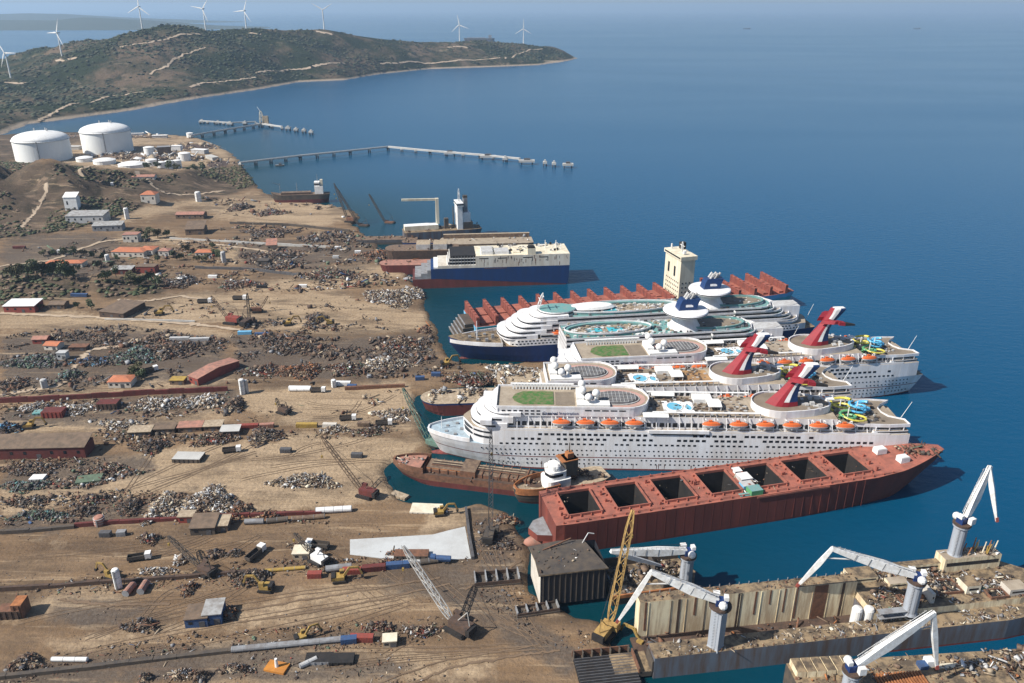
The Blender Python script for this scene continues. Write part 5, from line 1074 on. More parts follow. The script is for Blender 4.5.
# ================================================================ other ships along the far shore
def grey_freighter():
    a = ptx(402, 240, 0); b = ptx(468, 233, 0); rz = math.atan2(b.y - a.y, b.x - a.x) * .6; L = 78
    root = empty('cargo_ship', a, rz, 'blue grey freighter with tall white bridge and tan gantry arm', 'cargo ship'); root.scale = (1.08, 1.2, 1.22)
    H = Hull(L, 17, -2, 8, bow=.04, stern=.12, rake=0, srake=3, wlbow=.3, pw=.3, sternw=.8, u0=.02); H.build(root, [(1, 'soot'), (8, 'hull_grey_blue')], 'dirty_deck', 26)
    mb = MB(['cream', 'white_plain']); mb.bx(3, 36, -2, 7, 8, 12, 0, 1); mb.build('deck_house', root)
    mb = MB(['cream']); mb.beam((36, 3, 12), (36, 3, 34), 3, 3); mb.beam((37.4, 3, 33), (2, 3, 34), 1.8, 1.8); mb.build('gantry_arm', root)
    mb = MB(['white_plain', 'glass_dark', 'grey', 'soot']); mb.bx(54, 59, -7, 7, 8, 28, 0); mb.bx(59, 67, -6, 6, 8, 22, 0); mb.bx(53.5, 60, -8.2, 8.2, 28, 31, 0); mb.bx(53.4, 60.1, -8.3, 8.3, 29.2, 30.4, 1); mb.bx(60, 69, -7, 7, 8, 14, 3); mb.bx(61, 65, -2.5, 2.5, 22, 34, 2); mb.build('bridge', root)
    mb = MB(['white_plain', 'soot']); mb.lattice((57, 0, 31), (57, 0, 42), 1.6, .8, 0, 5, .3); mb.beam((57, -4, 38), (57, 4, 38), .4); mb.bx(61, 65, -2, 2, 33, 36, 1); mb.build('mast', root)
    mb = MB(['soot']); mb.bx(42, 46, -2, 2, 8, 17); mb.tube((51, 0, 8), (51, 0, 27), .6, .5, 6); mb.build('deck_posts', root, kind='stuff')
    debris(root, 4, 52, -7, 7, 8, 220, 'mixed', 1.5, 3); debris(root, 66, 76, -6, 6, 8, 60, 'pale', 1.3, 2, 'stern_scrap')
grey_freighter()
def coaster():
    a = ptx(272, 203.5, 0); root = empty('cargo_ship', a, R(9), 'small dark coaster beached by the sandy headland, white wheelhouse aft', 'cargo ship'); root.scale = (1.28, 1.28, 1.7); root.location.z = 1; L = 56
    H = Hull(L, 11, -1, 6, bow=.2, stern=.12, rake=4, srake=2, wlbow=1, pw=.6, sternw=.8, sheer=2); H.build(root, [(2.4, 'maroon'), (6, 'soot')], 'scrap_brown', 24)
    mb = MB(['rust_dark', 'scrap_brown']); mb.bx(10, 38, -3.6, 3.6, 6, 7.4, 0, 1); mb.build('hatch', root)
    mb = MB(['white_plain', 'glass_dark', 'cream']); mb.bx(42, 50, -4.5, 4.5, 6, 11.5, 0); mb.bx(42, 47, -4, 4, 11.5, 14.5, 0); mb.bx(41.9, 47.1, -4.1, 4.1, 12.6, 13.6, 1); mb.bx(47.5, 50, -1.5, 1.5, 11.5, 16, 2); mb.build('wheelhouse', root)
    mb = MB(['grey']); mb.tube((9, 0, 6), (9, 0, 14), .3, .2, 6); mb.tube((25, 0, 7), (25, 0, 14), .3, .2, 6); mb.tube((45, 0, 14), (45, 0, 20), .25, .15, 6); mb.beam((9, 0, 13), (3, -3, 15), .3); mb.build('masts', root, kind='stuff')
coaster()
def hull_piece(px, py, L, B, zt, rz, bands, deck, label, n=120, pal='mixed', z0=0, bow=.12, hh=2.0, size=1.3, name='hull_remains'):
    root = empty(name, ptx(px, py, 0) + Vector((0, 0, z0)), R(rz), label, 'hull section')
    H = Hull(L, B, -1.5, zt, bow=bow, stern=.05, rake=3, srake=1, wlbow=.9, pw=.5, sternw=.9); H.build(root, bands, deck, 20)
    if n: debris(root, L * .08, L * .96, -B * .42, B * .42, zt, n, pal, size, hh)
    return root
hull_piece(356, 243, 64, 15, 5, 3, [(2, 'soot'), (5, 'grey_dark')], 'scrap_brown', 'low grey hull stump before the blue grey freighter', 150)
hull_piece(402, 247, 36, 13, 6, 2, [(1.2, 'soot'), (6, 'navy')], 'scrap_brown', 'short navy hull piece below the blue grey freighter', 60)
r_ = hull_piece(380, 272, 62, 18, 9, 3, [(2, 'maroon'), (9, 'maroon')], 'roof_salmon', 'cut down maroon hull with salmon deck left of the car carrier', 60, 'rust')
r_ = hull_piece(386, 262, 70, 22, 14, 3, [(4, 'maroon'), (14, 'rust_dark')], 'scrap_brown', 'dark cut hull with grey plated blocks behind the maroon hull', 80, 'rust')
for x in (30, 46):
    mb = MB(['grey_light', 'scrap_tan']); mb.bx(x, x + 13, -8, 8, 14, 19, 0, 1); mb.build('plated_block', r_)
r_ = hull_piece(440, 254, 92, 26, 13, 5, [(3, 'soot'), (13, 'scrap_brown')], 'tan_deck', 'long brown cut hull beyond the car carrier roof', 60, 'pale', 0, .03)
mb = MB(['scrap_tan', 'scrap_brown']); mb.bx(4, 90, 9, 12.5, 13, 17, 1, 0); mb.build('bulwark', r_)
hull_piece(421, 409, 66, 20, 7.5, 4, [(4.5, 'maroon'), (6.3, 'maroon'), (7.5, 'navy')], 'scrap_tan', 'low maroon hull bottom heaped with pale wreckage by the cruise ship bow', 520, 'pale', .6, .16, 5, 1.6)
hull_piece(497, 392, 34, 24, 9, 4, [(4.5, 'maroon'), (9, 'soot')], 'scrap_tan', 'torn fore end of the middle cruise ship piled with pale wreckage', 420, 'pale', .3, .05, 4, 1.6)
hull_piece(543, 351, 42, 26, 15, 8, [(4.5, 'soot'), (15, 'soot')], 'dirty_deck', 'gutted fore body of the nearer navy liner full of wreckage', 420, 'pale', 0, .03, 5, 1.7)
# ================================================================ the yard: sheds, walls, machines, heaps
def G(px, py): p = ptx(px, py, 2); p.z = gz(p.x, p.y); return p
def shed(px, py, w, d, h, rz, roof, wall, label, kind='gable', name='shed', cat='shed', rh=None, nw=4):
    """px, py: middle of the foot of the wall that faces the camera"""
    c = G(px, py); o = empty(name, c, R(rz), label, cat); rh = rh if rh is not None else h * .35
    mb = MB([wall]); mb.bx(-w / 2, w / 2, 0, d, -1.5, h); 
    if kind == 'gable':
        for x in (-w / 2, w / 2): mb.add([(x, 0, h), (x, d, h), (x, d / 2, h + rh)], [(0, 1, 2) if x > 0 else (2, 1, 0)])
    mb.build('wall', o); mb = MB([roof]); e = .5
    if kind == 'gable':
        for sg in (0, 1):
            y0 = -e if sg == 0 else d + e; a = [(-w / 2 - e, y0, h - e * rh / d * 2), (w / 2 + e, y0, h - e * rh / d * 2), (w / 2 + e, d / 2, h + rh), (-w / 2 - e, d / 2, h + rh)]; b = [(x, y, z + .25) for x, y, z in a]
            mb.add(a + b, [(0, 1, 2, 3), (4, 5, 6, 7), (0, 1, 5, 4), (1, 2, 6, 5), (3, 0, 4, 7)] if sg == 0 else [(3, 2, 1, 0), (7, 6, 5, 4), (1, 0, 4, 5), (2, 1, 5, 6), (0, 3, 7, 4)])
    elif kind == 'hip':
        k = min(w, d) * .45; v = [(-w / 2 - e, -e, h), (w / 2 + e, -e, h), (w / 2 + e, d + e, h), (-w / 2 - e, d + e, h), (-w / 2 + k, d / 2, h + rh), (w / 2 - k, d / 2, h + rh)]; mb.add(v, [(0, 1, 5, 4), (1, 2, 5), (2, 3, 4, 5), (3, 0, 4)])
    elif kind == 'mono': mb.add([(-w / 2 - e, -e, h + .05), (w / 2 + e, -e, h + .05), (w / 2 + e, d + e, h + rh), (-w / 2 - e, d + e, h + rh), (-w / 2 - e, -e, h + .3), (w / 2 + e, -e, h + .3), (w / 2 + e, d + e, h + rh + .25), (-w / 2 - e, d + e, h + rh + .25)], [(4, 5, 6, 7), (0, 1, 5, 4), (1, 2, 6, 5), (3, 0, 4, 7), (2, 3, 7, 6)])
    else: mb.bx(-w / 2 - .3, w / 2 + .3, -.3, d + .3, h, h + .35)
    mb.build('roof', o)
    for i in range(nw):
        x = -w / 2 + w * (i + .5) / nw
        if i == nw // 2: mb = MB(['grey_dark']); mb.bx(x - 1.1, x + 1.1, -.1, .05, 0, min(h * .7, 2.8)); mb.build('door', o)
        else: mb = MB(['glass_dark']); mb.bx(x - .8, x + .8, -.08, .05, h * .42, h * .7); mb.build('window', o)
    return o
shed(33, 459, 56, 11, 6.5, 2.5, 'roof_brown', 'maroon', 'long dark red shed with brown roof at the left edge', 'mono', rh=2.6, nw=8)
shed(194, 384, 9, 33, 5, -32, 'roof_salmon', 'red_paint', 'long salmon roofed workshop set at an angle above the maroon wall', nw=2)
shed(120, 388, 14, 10, 4.5, 3, 'roof_orange', 'wall_plaster', 'small orange roofed house just above the maroon wall', 'hip')
shed(112, 318, 22, 26, 4.5, -14, 'roof_brown', 'rust_dark', 'brown flat roofed shed beside the pale yard', 'mono', rh=.8, nw=3)
shed(20, 313, 24, 14, 5.5, 2, 'white_plain', 'red_paint', 'red walled hall with white roof at the left edge', 'mono', rh=1.2)
shed(57, 309, 12, 9, 4, 2, 'roof_brown', 'scrap_brown', 'small brown roofed hut right of the red walled hall')
shed(64, 268, 34, 11, 4, 2, 'roof_orange', 'wall_plaster', 'long low house with orange roof among dark hedges', 'hip', 'house', 'house', nw=7)
shed(128, 257, 32, 17, 5, -3, 'roof_orange', 'wall_plaster', 'large house with broad orange tiled roof in the village', 'hip', 'house', 'house', nw=6)
shed(146, 255, 14, 14, 5, -3, 'roof_orange', 'wall_plaster', 'orange roofed wing right of the broad tiled house', 'hip', 'house', 'house', nw=3)
shed(204, 257, 16, 11, 4.5, 3, 'roof_orange', 'wall_plaster', 'orange roofed house beside green trees near the shore road', 'hip', 'house', 'house')
shed(164, 256, 10, 10, 5, 0, 'roof_salmon', 'wall_plaster', 'small house with faded roof between trees', 'hip', 'house', 'house', nw=2)
shed(146, 273, 17, 9, 6, 0, 'roof_brown', 'red_paint', 'bright red box shaped store in the village', 'flat', nw=3)
shed(122, 275, 18, 9, 4.5, 2, 'roof_grey', 'maroon', 'grey roofed maroon store left of the red store', 'mono', rh=1, nw=3)
shed(143, 192, 34, 13, 5, 6, 'roof_salmon', 'wall_plaster', 'salmon roofed hall high on the slope below the tanks', nw=5)
shed(150, 210, 17, 14, 10, 4, 'roof_orange', 'wall_plaster', 'two storey block with square orange roof on the slope', 'hip', 'house', 'house', nw=3)
shed(190, 220, 31, 14, 5, 3, 'roof_salmon', 'scrap_brown', 'red brown roofed shed above the sandy shore yard', nw=5)
shed(195, 235, 19, 18, 6, 8, 'roof_brown', 'scrap_brown', 'steep brown roofed shed below the red brown one', 'mono', rh=5, nw=2)
shed(86, 227, 40, 19, 8, 4, 'roof_grey', 'grey_light', 'big pale grey warehouse at the foot of the hill', 'mono', rh=2, nw=6)
shed(108, 233, 30, 12, 6, 8, 'roof_grey', 'grey', 'second grey warehouse right of the big pale one', 'mono', rh=2, nw=5)
shed(74, 220, 14, 10, 14, 5, 'white_plain', 'white_plain', 'white concrete tower block beside the grey warehouse', 'mono', name='batching_tower', cat='building', rh=4, nw=2)
shed(131, 243, 15, 11, 8, 4, 'roof_salmon', 'wall_plaster', 'three storey pale office block above the orange roofs', 'flat', 'office_block', 'building', nw=4)
shed(40, 344, 10, 7, 3.5, 4, 'roof_salmon', 'red_paint', 'small salmon roofed hut, upper of a pair in the dark scrap field', nw=2)
shed(51, 350, 10, 8, 3.5, -6, 'roof_orange', 'wall_plaster', 'small orange roofed hut, lower of a pair in the dark scrap field', nw=2)
shed(78, 351, 12, 6, 3, 2, 'rust', 'rust_dark', 'rusty open shelter among dark scrap right of the orange huts', 'flat', nw=2)
shed(177, 385, 9, 6, 3, 0, 'yellow', 'scrap_brown', 'tiny yellow roofed hut beside the salmon workshop', 'flat', nw=2)
shed(186, 523, 7, 5, 3.4, 3, 'scrap_tan', 'red_paint', 'small red cabin with pale roof on the rusty wall', 'flat', nw=2)
shed(203, 535, 11, 9, 4, 4, 'roof_brown', 'soot', 'brown lean-to roof over a dark bay right of the red cabin', 'mono', rh=1.6, nw=2)
shed(219, 532, 8, 7, 3.4, 4, 'scrap_tan', 'scrap_brown', 'pale roofed lean-to adjoining the brown one', 'mono', rh=1.0, nw=2)
shed(197, 628, 8.5, 8.5, 4.2, 8, 'roof_brown', 'blue', 'left blue site office with tan roof and white forecourt', 'flat', 'site_office', 'site office', nw=2)
shed(213, 625, 7, 9, 5, 8, 'roof_grey', 'blue', 'right blue site office with grey roof', 'flat', 'site_office', 'site office', nw=2)
for i, (x, y, w, m, lb) in enumerate([(140, 437, 12, 'scrap_tan', 'leftmost pale lean-to in the row right of the dark red shed'), (163, 434, 13, 'roof_brown', 'brown lean-to, second in the row right of the dark red shed'), (190, 432, 13, 'roof_salmon', 'reddish lean-to, third in the row right of the dark red shed'), (213, 431, 10, 'scrap_tan', 'tan lean-to, fourth in the row right of the dark red shed'), (230, 436, 10, 'concrete', 'pale concrete hut, last in the row right of the dark red shed')]):
    shed(x, y, w, 6, 3, 5, m, 'scrap_brown', lb, 'mono', rh=.7, nw=3)
shed(301, 560, 7, 6, 3.2, 2, 'cream', 'scrap_tan', 'cream site hut with shadow above the line of tanks', 'flat', 'site_hut', 'hut', nw=2)
shed(390, 648, 5, 4, 3, 6, 'cream', 'scrap_tan', 'small cream hut below the red containers at the bottom', 'flat', 'site_hut', 'hut', nw=2)
shed(62, 360 , 6, 5, 5, 2, 'grey_light', 'grey_light', 'short grey silo hut left of the maroon wall', 'flat', 'site_hut', 'hut', nw=2)
shed(272, 250, 10, 10, 5, 12, 'roof_salmon', 'scrap_tan', 'salmon roofed hut beside the grey rubble field near the shore', 'mono', rh=4, nw=2)
shed(263, 265, 10, 8, 4, 0, 'soot', 'soot', 'black tarred hut left of the salmon hut', 'flat', 'site_hut', 'hut', nw=2)
shed(445, 533, .1, .1, .1, 0, 'grey', 'grey', 'x') if False else None
# --- flat hulks and shelters
def block_thing(px, py, w, d, h, rz, m, mt, label, name, cat, lift=0):
    o = empty(name, G(px, py) + Vector((0, 0, lift)), R(rz), label, cat); mb = MB([m, mt]); mb.bx(-w / 2, w / 2, 0, d, -.4, h, 0, 1); mb.build('body', o)
    return o
def steel_block(px, py, w, d, h, rz, m, mt, label):
    o = block_thing(px, py, w, d, h, rz, m, mt, label, 'steel_block', 'steel block')
    for i in range(max(2, int(w / 2.2))):
        mb = MB([m]); x = -w / 2 + (i + .5) * w / max(2, int(w / 2.2)); mb.bx(x - .12, x + .12, -.25, .0, .1, h * .95); mb.build('stiffener', o)
    return o
steel_block(186, 463, 15, 8, 2.4, -2, 'soot', 'concrete', 'low dark steel block with pale top alone on the sandy track')
steel_block(10, 620, 9, 5, 4, 4, 'rust_dark', 'rust', 'dark rusty box half out of frame at the left edge')
steel_block(19, 619, 4, 6, 6.5, 4, 'rust', 'rust_orange', 'upright orange rusty cut block at the left edge')
steel_block(107, 410, 12, 7, 4, 3, 'rust_dark', 'maroon', 'maroon cut box beside the green sheet under the maroon wall')
steel_block(52, 418, 12, 7, 4, 3, 'red_paint', 'maroon', 'dark red cut hull box among white scrap at left') 
steel_block(88, 484, 12, 7, 1.4, 14, 'scrap_green', 'scrap_green', 'flat green deck plate in the grey scrap field')
steel_block(36, 482, 7, 5, 1.6, 3, 'grey_light', 'white_plain', 'white square plate standing out in the grey scrap field')
steel_block(40, 415, 9, 5, 1.2, 8, 'teal', 'teal', 'teal painted sheet left of the dark red box')
steel_block(318, 665, 10, 5, 1.4, 2, 'grey', 'dark', 'ribbed grey steel grid lying at the bottom edge')
steel_block(341, 666, 9, 5, 1.4, 2, 'dark', 'dark', 'black ribbed tank grid right of the grey one')
steel_block(411, 560, 15, 5, 2.2, 0, 'soot', 'rust', 'long rusty pontoon along the concrete slab edge')
steel_block(655, 655, 9, 6, 3, 10, 'orange_paint', 'yellow', 'orange excavator shelter plate near the cut hull') if False else None
steel_block(397, 495, 9, 4, 1.4, -30, 'scrap_tan', 'scrap_tan', 'pale plate beside the tanker bow')
steel_block(425, 514, 15, 8, .6, -4, 'wall_plaster', 'cream', 'cream concrete pad beside the basin')
# --- containers
CONT = {}
def container(px, py, m, label, L=12.2, rz=3, h=2.6, w=2.5, lift=0):
    key = (m, L)
    if key not in CONT:
        mb = MB([m]); mb.bx(-L / 2, L / 2, -w / 2, w / 2, 0, h)
        for i in range(int(L / .6)):
            x = -L / 2 + .3 + i * .6
            for sg in (-1, 1): mb.bx(x - .14, x + .14, sg * w / 2 - .05, sg * w / 2 + .05, .15, h - .15)
        d = MB(['grey_dark']); d.bx(L / 2, L / 2 + .06, -w / 2 + .1, w / 2 - .1, .1, h - .1); CONT[key] = (mb.mesh('box'), d.mesh('doors'))
    p = G(px, py); o = empty('container', p + Vector((0, 0, lift - .1)), R(rz), label, 'container', 'freight containers in the yard')
    link('box', CONT[key][0], o); link('doors', CONT[key][1], o); return o
for a in [(248, 428, 'red_paint', 'red container at the left end of the row by the sandy yard'), (267, 427, 'roof_salmon', 'faded red container second in the row by the sandy yard', 8), (307, 427, 'yellow', 'mustard container in the sandy yard', 12.2), (357, 457, 'grey_dark', 'dark blue grey container alone on the sand above the lattice crane', 6),
          (315, 577, 'red_paint', 'short red container left of the grey cylinder tank', 6), (352, 573, 'red_paint', 'red container right of the grey cylinder tank', 8), (374, 570, 'maroon', 'maroon container in the line of tanks by the slab', 10), (398, 567, 'blue', 'blue container with rusty load by the slab', 10), (362, 640, 'red_paint', 'red container near the bottom beside the blue one', 9), (349, 642, 'blue', 'blue container near the bottom left of the red one', 6),
          (20, 250, 'maroon', 'maroon container by the left hedge'), (343, 385, 'white_plain', 'white container beside the blue one above the long boom', 10), (352, 388, 'blue', 'blue container beside the white one above the long boom', 6), (300, 390, 'white_plain', 'long white container at the edge of the scrap field', 14), (420, 380, 'blue', 'blue container at the water end of the scrap field', 6), (436, 376, 'blue', 'second blue container at the water end of the scrap field', 6),
          (213, 278, 'white_plain', 'white container by the village road', 8), (338, 249, 'white_plain', 'white container on the upper shore yard, left of a pair', 6), (358, 253, 'white_plain', 'white container on the upper shore yard, right of a pair', 6), (336, 258, 'grey_light', 'grey container on the upper shore yard', 6), (80, 298, 'blue', 'long blue container by the road at left', 14), (303, 287, 'white_plain', 'white container above the pale yard', 7), (262, 288, 'dark', 'black container above the pale yard', 9),
          (262, 336, 'blue', 'bright blue container below the red crane', 10), (245, 334, 'light_blue', 'pale blue container below the red crane', 10), (180, 340, 'grey_light', 'long grey container on the dark field road', 14), (200, 341, 'grey_light', 'second long grey container on the dark field road', 14), (330, 427, 'wall_plaster', 'cream container right of the mustard one', 8), (364, 426, 'scrap_brown', 'brown container near the green boom', 7), (286, 452, 'grey_dark', 'dark container at the black heap on the sand', 6),
          (106, 536, 'grey_dark', 'dark container on the brown lower yard', 5), (122, 535, 'grey', 'short grey container on the brown lower yard', 4)]:
    px, py, m, lb = a[:4]; container(px, py, m, lb, a[4] if len(a) > 4 else 12.2, rnd.uniform(-4, 8))
# --- long walls between the yards (each with piers)
def long_wall(pts, h, th, m, label, name='yard_wall', cat='wall', pier=9):
    p0 = G(*pts[0]); o = empty(name, p0, 0, label, cat); mb = MB([m])
    W = [G(*p) for p in pts]
    for a, b in zip(W[:-1], W[1:]):
        n = max(1, int((b - a).length / 8)); 
        for i in range(n):
            q0 = a.lerp(b, i / n); q1 = a.lerp(b, (i + 1) / n); hh = h * rnd.uniform(.82, 1.05); d = (q1 - q0).normalized() * .02; mb = MB([m]); mb.beam(q0 - p0 + d + Vector((0, 0, hh / 2 - .4)), q1 - p0 - d + Vector((0, 0, hh / 2 - .4)), th * rnd.uniform(.9, 1.1), hh + .8); mb.build('wall_panel', o)
    return o
long_wall([(-20, 404), (60, 400), (140, 395), (228, 391)], 3.6, 1.2, 'maroon', 'long maroon painted wall across the upper yard')
long_wall([(-20, 680), (60, 672), (130, 664), (200, 655), (256, 649)], 1.5, 1.7, 'soot', 'long dark concrete berm at the lower left', 'concrete_berm')
long_wall([(-20, 592), (50, 588), (100, 584), (150, 581), (200, 577), (250, 573)], 2.0, 1.2, 'rust_dark', 'rust brown wall behind the white silo')
long_wall([(75, 527), (120, 523), (160, 521), (250, 516), (322, 514)], 2.0, 1.4, 'maroon', 'maroon wall above the lower brown yard')
long_wall([(-20, 535), (30, 532), (75, 528)], 2.0, 1.6, 'soot', 'grey concrete wall at the left above the lower brown yard', 'concrete_wall')
long_wall([(466, 509), (469, 535), (473, 560)], 1.6, 1.2, 'grey_dark', 'dark kerb wall along the right side of the concrete slab', 'quay_kerb')
long_wall([(195, 322), (150, 321), (105, 320)], 1.6, .8, 'concrete', 'pale low wall along the road in the middle left')
long_wall([(230, 224), (290, 226), (350, 232)], 3, 1.2, 'soot', 'dark retaining wall below the sandy shore yard')
long_wall([(170, 239), (240, 243), (330, 248)], 2.2, 1.2, 'concrete', 'pale road wall through the upper shore yard')
long_wall([(195, 268), (250, 270), (300, 276)], 2.4, 1.2, 'grey_dark', 'dark wall behind the village trees')
long_wall([(345, 390), (380, 388), (405, 387)], 2.2, 1.6, 'rust', 'row of rusty boxes above the green lattice boom')
# --- pipes and tanks lying on the ground
def pipe(a, b, r, m, label, name='steel_pipe', cat='pipe', bands=True):
    A, B_ = G(*a), G(*b); o = empty(name, A, 0, label, cat); z = Vector((0, 0, r * .95)); mb = MB([m]); mb.tube(z, B_ - A + z, r, r, 12); mb.build('barrel', o, smooth=False)
    n = max(2, int((B_ - A).length / 4))
    for i in range(n + 1): q = (B_ - A) * (i / n) * .98 + (B_ - A) * .01 + z; d = (B_ - A).normalized() * .2; mb = MB(['grey']); mb.tube(q - d * .4, q + d * .4, r * 1.03, r * 1.03, 12); mb.build('band', o)
    return o
pipe((232, 652), (342, 641), 1.2, 'grey', 'long grey pipe lying along the berm at the bottom')
pipe((52, 661), (88, 661), .9, 'white_plain', 'white pipe on the ground at the lower left')
pipe((316, 513), (352, 511), 1.5, 'white_plain', 'white cylinder tank lying by the concrete pad', 'cylinder_tank', 'tank')
pipe((245, 524), (264, 523), 1.3, 'grey', 'left grey cylinder of the row on the rusty wall', 'cylinder_tank', 'tank')
pipe((267, 523), (288, 521), 1.3, 'soot', 'middle dark cylinder of the row on the rusty wall', 'cylinder_tank', 'tank')
pipe((292, 521), (325, 518), 1.2, 'scrap_brown', 'right brown cylinder of the row on the rusty wall', 'cylinder_tank', 'tank')
pipe((326, 572), (352, 569), 1.5, 'grey', 'grey cylinder tank in the line beside the slab', 'cylinder_tank', 'tank')
pipe((420, 564), (438, 562), 1.3, 'soot', 'black cylinder beside the blue tank lorry', 'cylinder_tank', 'tank')
pipe((262, 572), (306, 569), .8, 'yellow', 'yellow crane jib lying in line with the tanks', 'steel_tube')
pipe((300, 668), (317, 660), 1.0, 'grey_light', 'pale pipe near the orange float at the bottom')
pipe((126, 597), (134, 587), 1.5, 'roof_salmon', 'left of two pinkish boilers below the rust brown wall', 'boiler', 'boiler')
pipe((141, 595), (147, 585), 1.5, 'roof_salmon', 'right of two pinkish boilers below the rust brown wall', 'boiler', 'boiler')
pipe((290, 391), (312, 391), 1.3, 'white_plain', 'white cylinder left of the containers in the upper yard', 'cylinder_tank', 'tank')
def silo(px, py, r, h, m, label, name='silo', cat='silo', tilt=0):
    o = empty(name, G(px, py), 0, label, cat); mb = MB([m]); mb.lathe((0, 0, -.5), [(r, 0), (r, h), (r * .8, h + r * .35), (.1, h + r * .5)], 18); mb.build('shell', o)
    for z in (h * .3, h * .6, h * .9): mb = MB(['grey_light']); mb.lathe((0, 0, z), [(r * 1.04, 0), (r * 1.04, .2)], 18); mb.build('band', o)
    mb = MB(['grey']); mb.bx(-.3, .3, -r - .35, -r - .1, 0, h); mb.build('ladder', o); return o
silo(119, 588, 1.5, 9.5, 'white_plain', 'tall white silo standing on the rust brown wall')
silo(243, 394, 1.7, 10, 'white_plain', 'tall white silo at the right end of the maroon wall')
silo(247, 393, 1.2, 9, 'grey_light', 'thin grey silo touching the white one at the maroon wall')
silo(100, 524, 2.4, 4, 'roof_salmon', 'squat salmon tank on the concrete wall')
silo(199, 203, 3.5, 11, 'white_plain', 'white tower tank on the road above the sandy shore yard')
silo(128, 222, 2.5, 12, 'white_plain', 'slim white silo behind the grey warehouse')
silo(224, 262, 2.2, 10, 'grey_light', 'grey silo by the village road')
silo(108, 262, 2.0, 7, 'white_plain', 'small white silo between the orange roofs')
silo(45, 388, 2.0, 6, 'grey_light', 'short grey silo left above the maroon wall')
silo(334, 387, 1.6, 5, 'white_plain', 'stubby white tank above the long white container')
# --- concrete slab
def sheet(poly, m, name, label, lift=.12, th=.5):
    W = [ptx(*p, 2) for p in poly]; z = max(gz(p.x, p.y) for p in W) + lift; mb = MB([m]); mb.prism([(p.x, p.y) for p in W][::-1], z - th - .8, z); o = mb.build(name); return tag(o, label, None, None, 'structure')
sheet([(350, 540), (433, 535), (448, 531), (465, 527), (471, 559), (412, 562), (350, 555)], 'slab', 'concrete_slab', 'pale grey concrete slab in the middle of the yard')
# --- machines
def excavator_tree():
    o = empty('excavator', (0, 0, 0), 0, 'x', 'excavator', 'excavators in the yard')
    for sg in (-1, 1): mb = MB(['dark']); mb.loft([[(x, sg * 1.5 - .4, z) for x, z in ((-2.2, .3), (-2.4, .7), (-2.0, 1.1), (2.0, 1.1), (2.4, .7), (2.2, .3))], [(x, sg * 1.5 + .4, z) for x, z in ((-2.2, .3), (-2.4, .7), (-2.0, 1.1), (2.0, 1.1), (2.4, .7), (2.2, .3))]], 0, True); mb.build('track', o)
    mb = MB(['machine_yellow', 'dark']); mb.bx(-2.4, 1.6, -1.5, 1.5, 1.2, 2.5); mb.bx(-2.7, -1.4, -1.5, 1.5, 1.3, 2.9, 1); mb.build('body', o)
    mb = MB(['machine_yellow', 'glass_dark']); mb.bx(.1, 1.7, .3, 1.5, 2.5, 3.9); mb.bx(.3, 1.75, .25, 1.4, 2.9, 3.6, 1); mb.build('cab', o)
    b = MB(['machine_yellow']); b.beam((1.4, -.3, 2.2), (3.6, -.3, 5.4), .55, .8); b.beam((3.6, -.3, 5.4), (6.4, -.3, 5.2), .5, .7); bo = b.build('boom', o)
    b = MB(['machine_yellow']); b.beam((6.4, -.3, 5.4), (7.6, -.3, 2.2), .4, .6); b.build('stick', o)
    b = MB(['dark']); b.loft([[(7.2, -.9, 2.2), (8.1, -.9, 2.2), (7.9, -.9, 1.2), (7.1, -.9, 1.3)], [(7.2, .4, 2.2), (8.1, .4, 2.2), (7.9, .4, 1.2), (7.1, .4, 1.3)]], 0, True); b.build('bucket', o); return o
EXC = excavator_tree(); first = [True]
def machine(proto, flag, px, py, rz, label, s=1.0):
    o = proto if flag[0] else copy_tree(proto); flag[0] = False; o.location = G(px, py); o.rotation_euler = (0, 0, R(rz)); o.scale = (s, s, s); o['label'] = label
for a in [(266, 590, 175, 'yellow excavator left of two on the lower tan yard', 1.25), (340, 581, 10, 'yellow excavator right of two on the lower tan yard', 1.25), (112, 578, 160, 'dusty excavator behind the white silo', 1.1), (30, 428, 10, 'excavator on the far left grey heap', 1.2), (446, 366, 20, 'yellow excavator at the navy liner bow', 1.3), (645, 640, 140, 'orange excavator by the foot of the yellow lattice crane', 1.5), (440, 515, 10, 'pale yellow excavator at the basin edge', 1.1), (302, 640, 30, 'excavator above the grey pipe', 1.0), (160, 315, 10, 'excavator at the edge of the pale upper yard', 1.4), (330, 325, 190, 'excavator on the pale upper yard near the water', 1.3), (288, 325, 15, 'dark excavator on the pale upper yard', 1.3)]: machine(EXC, first, *a)
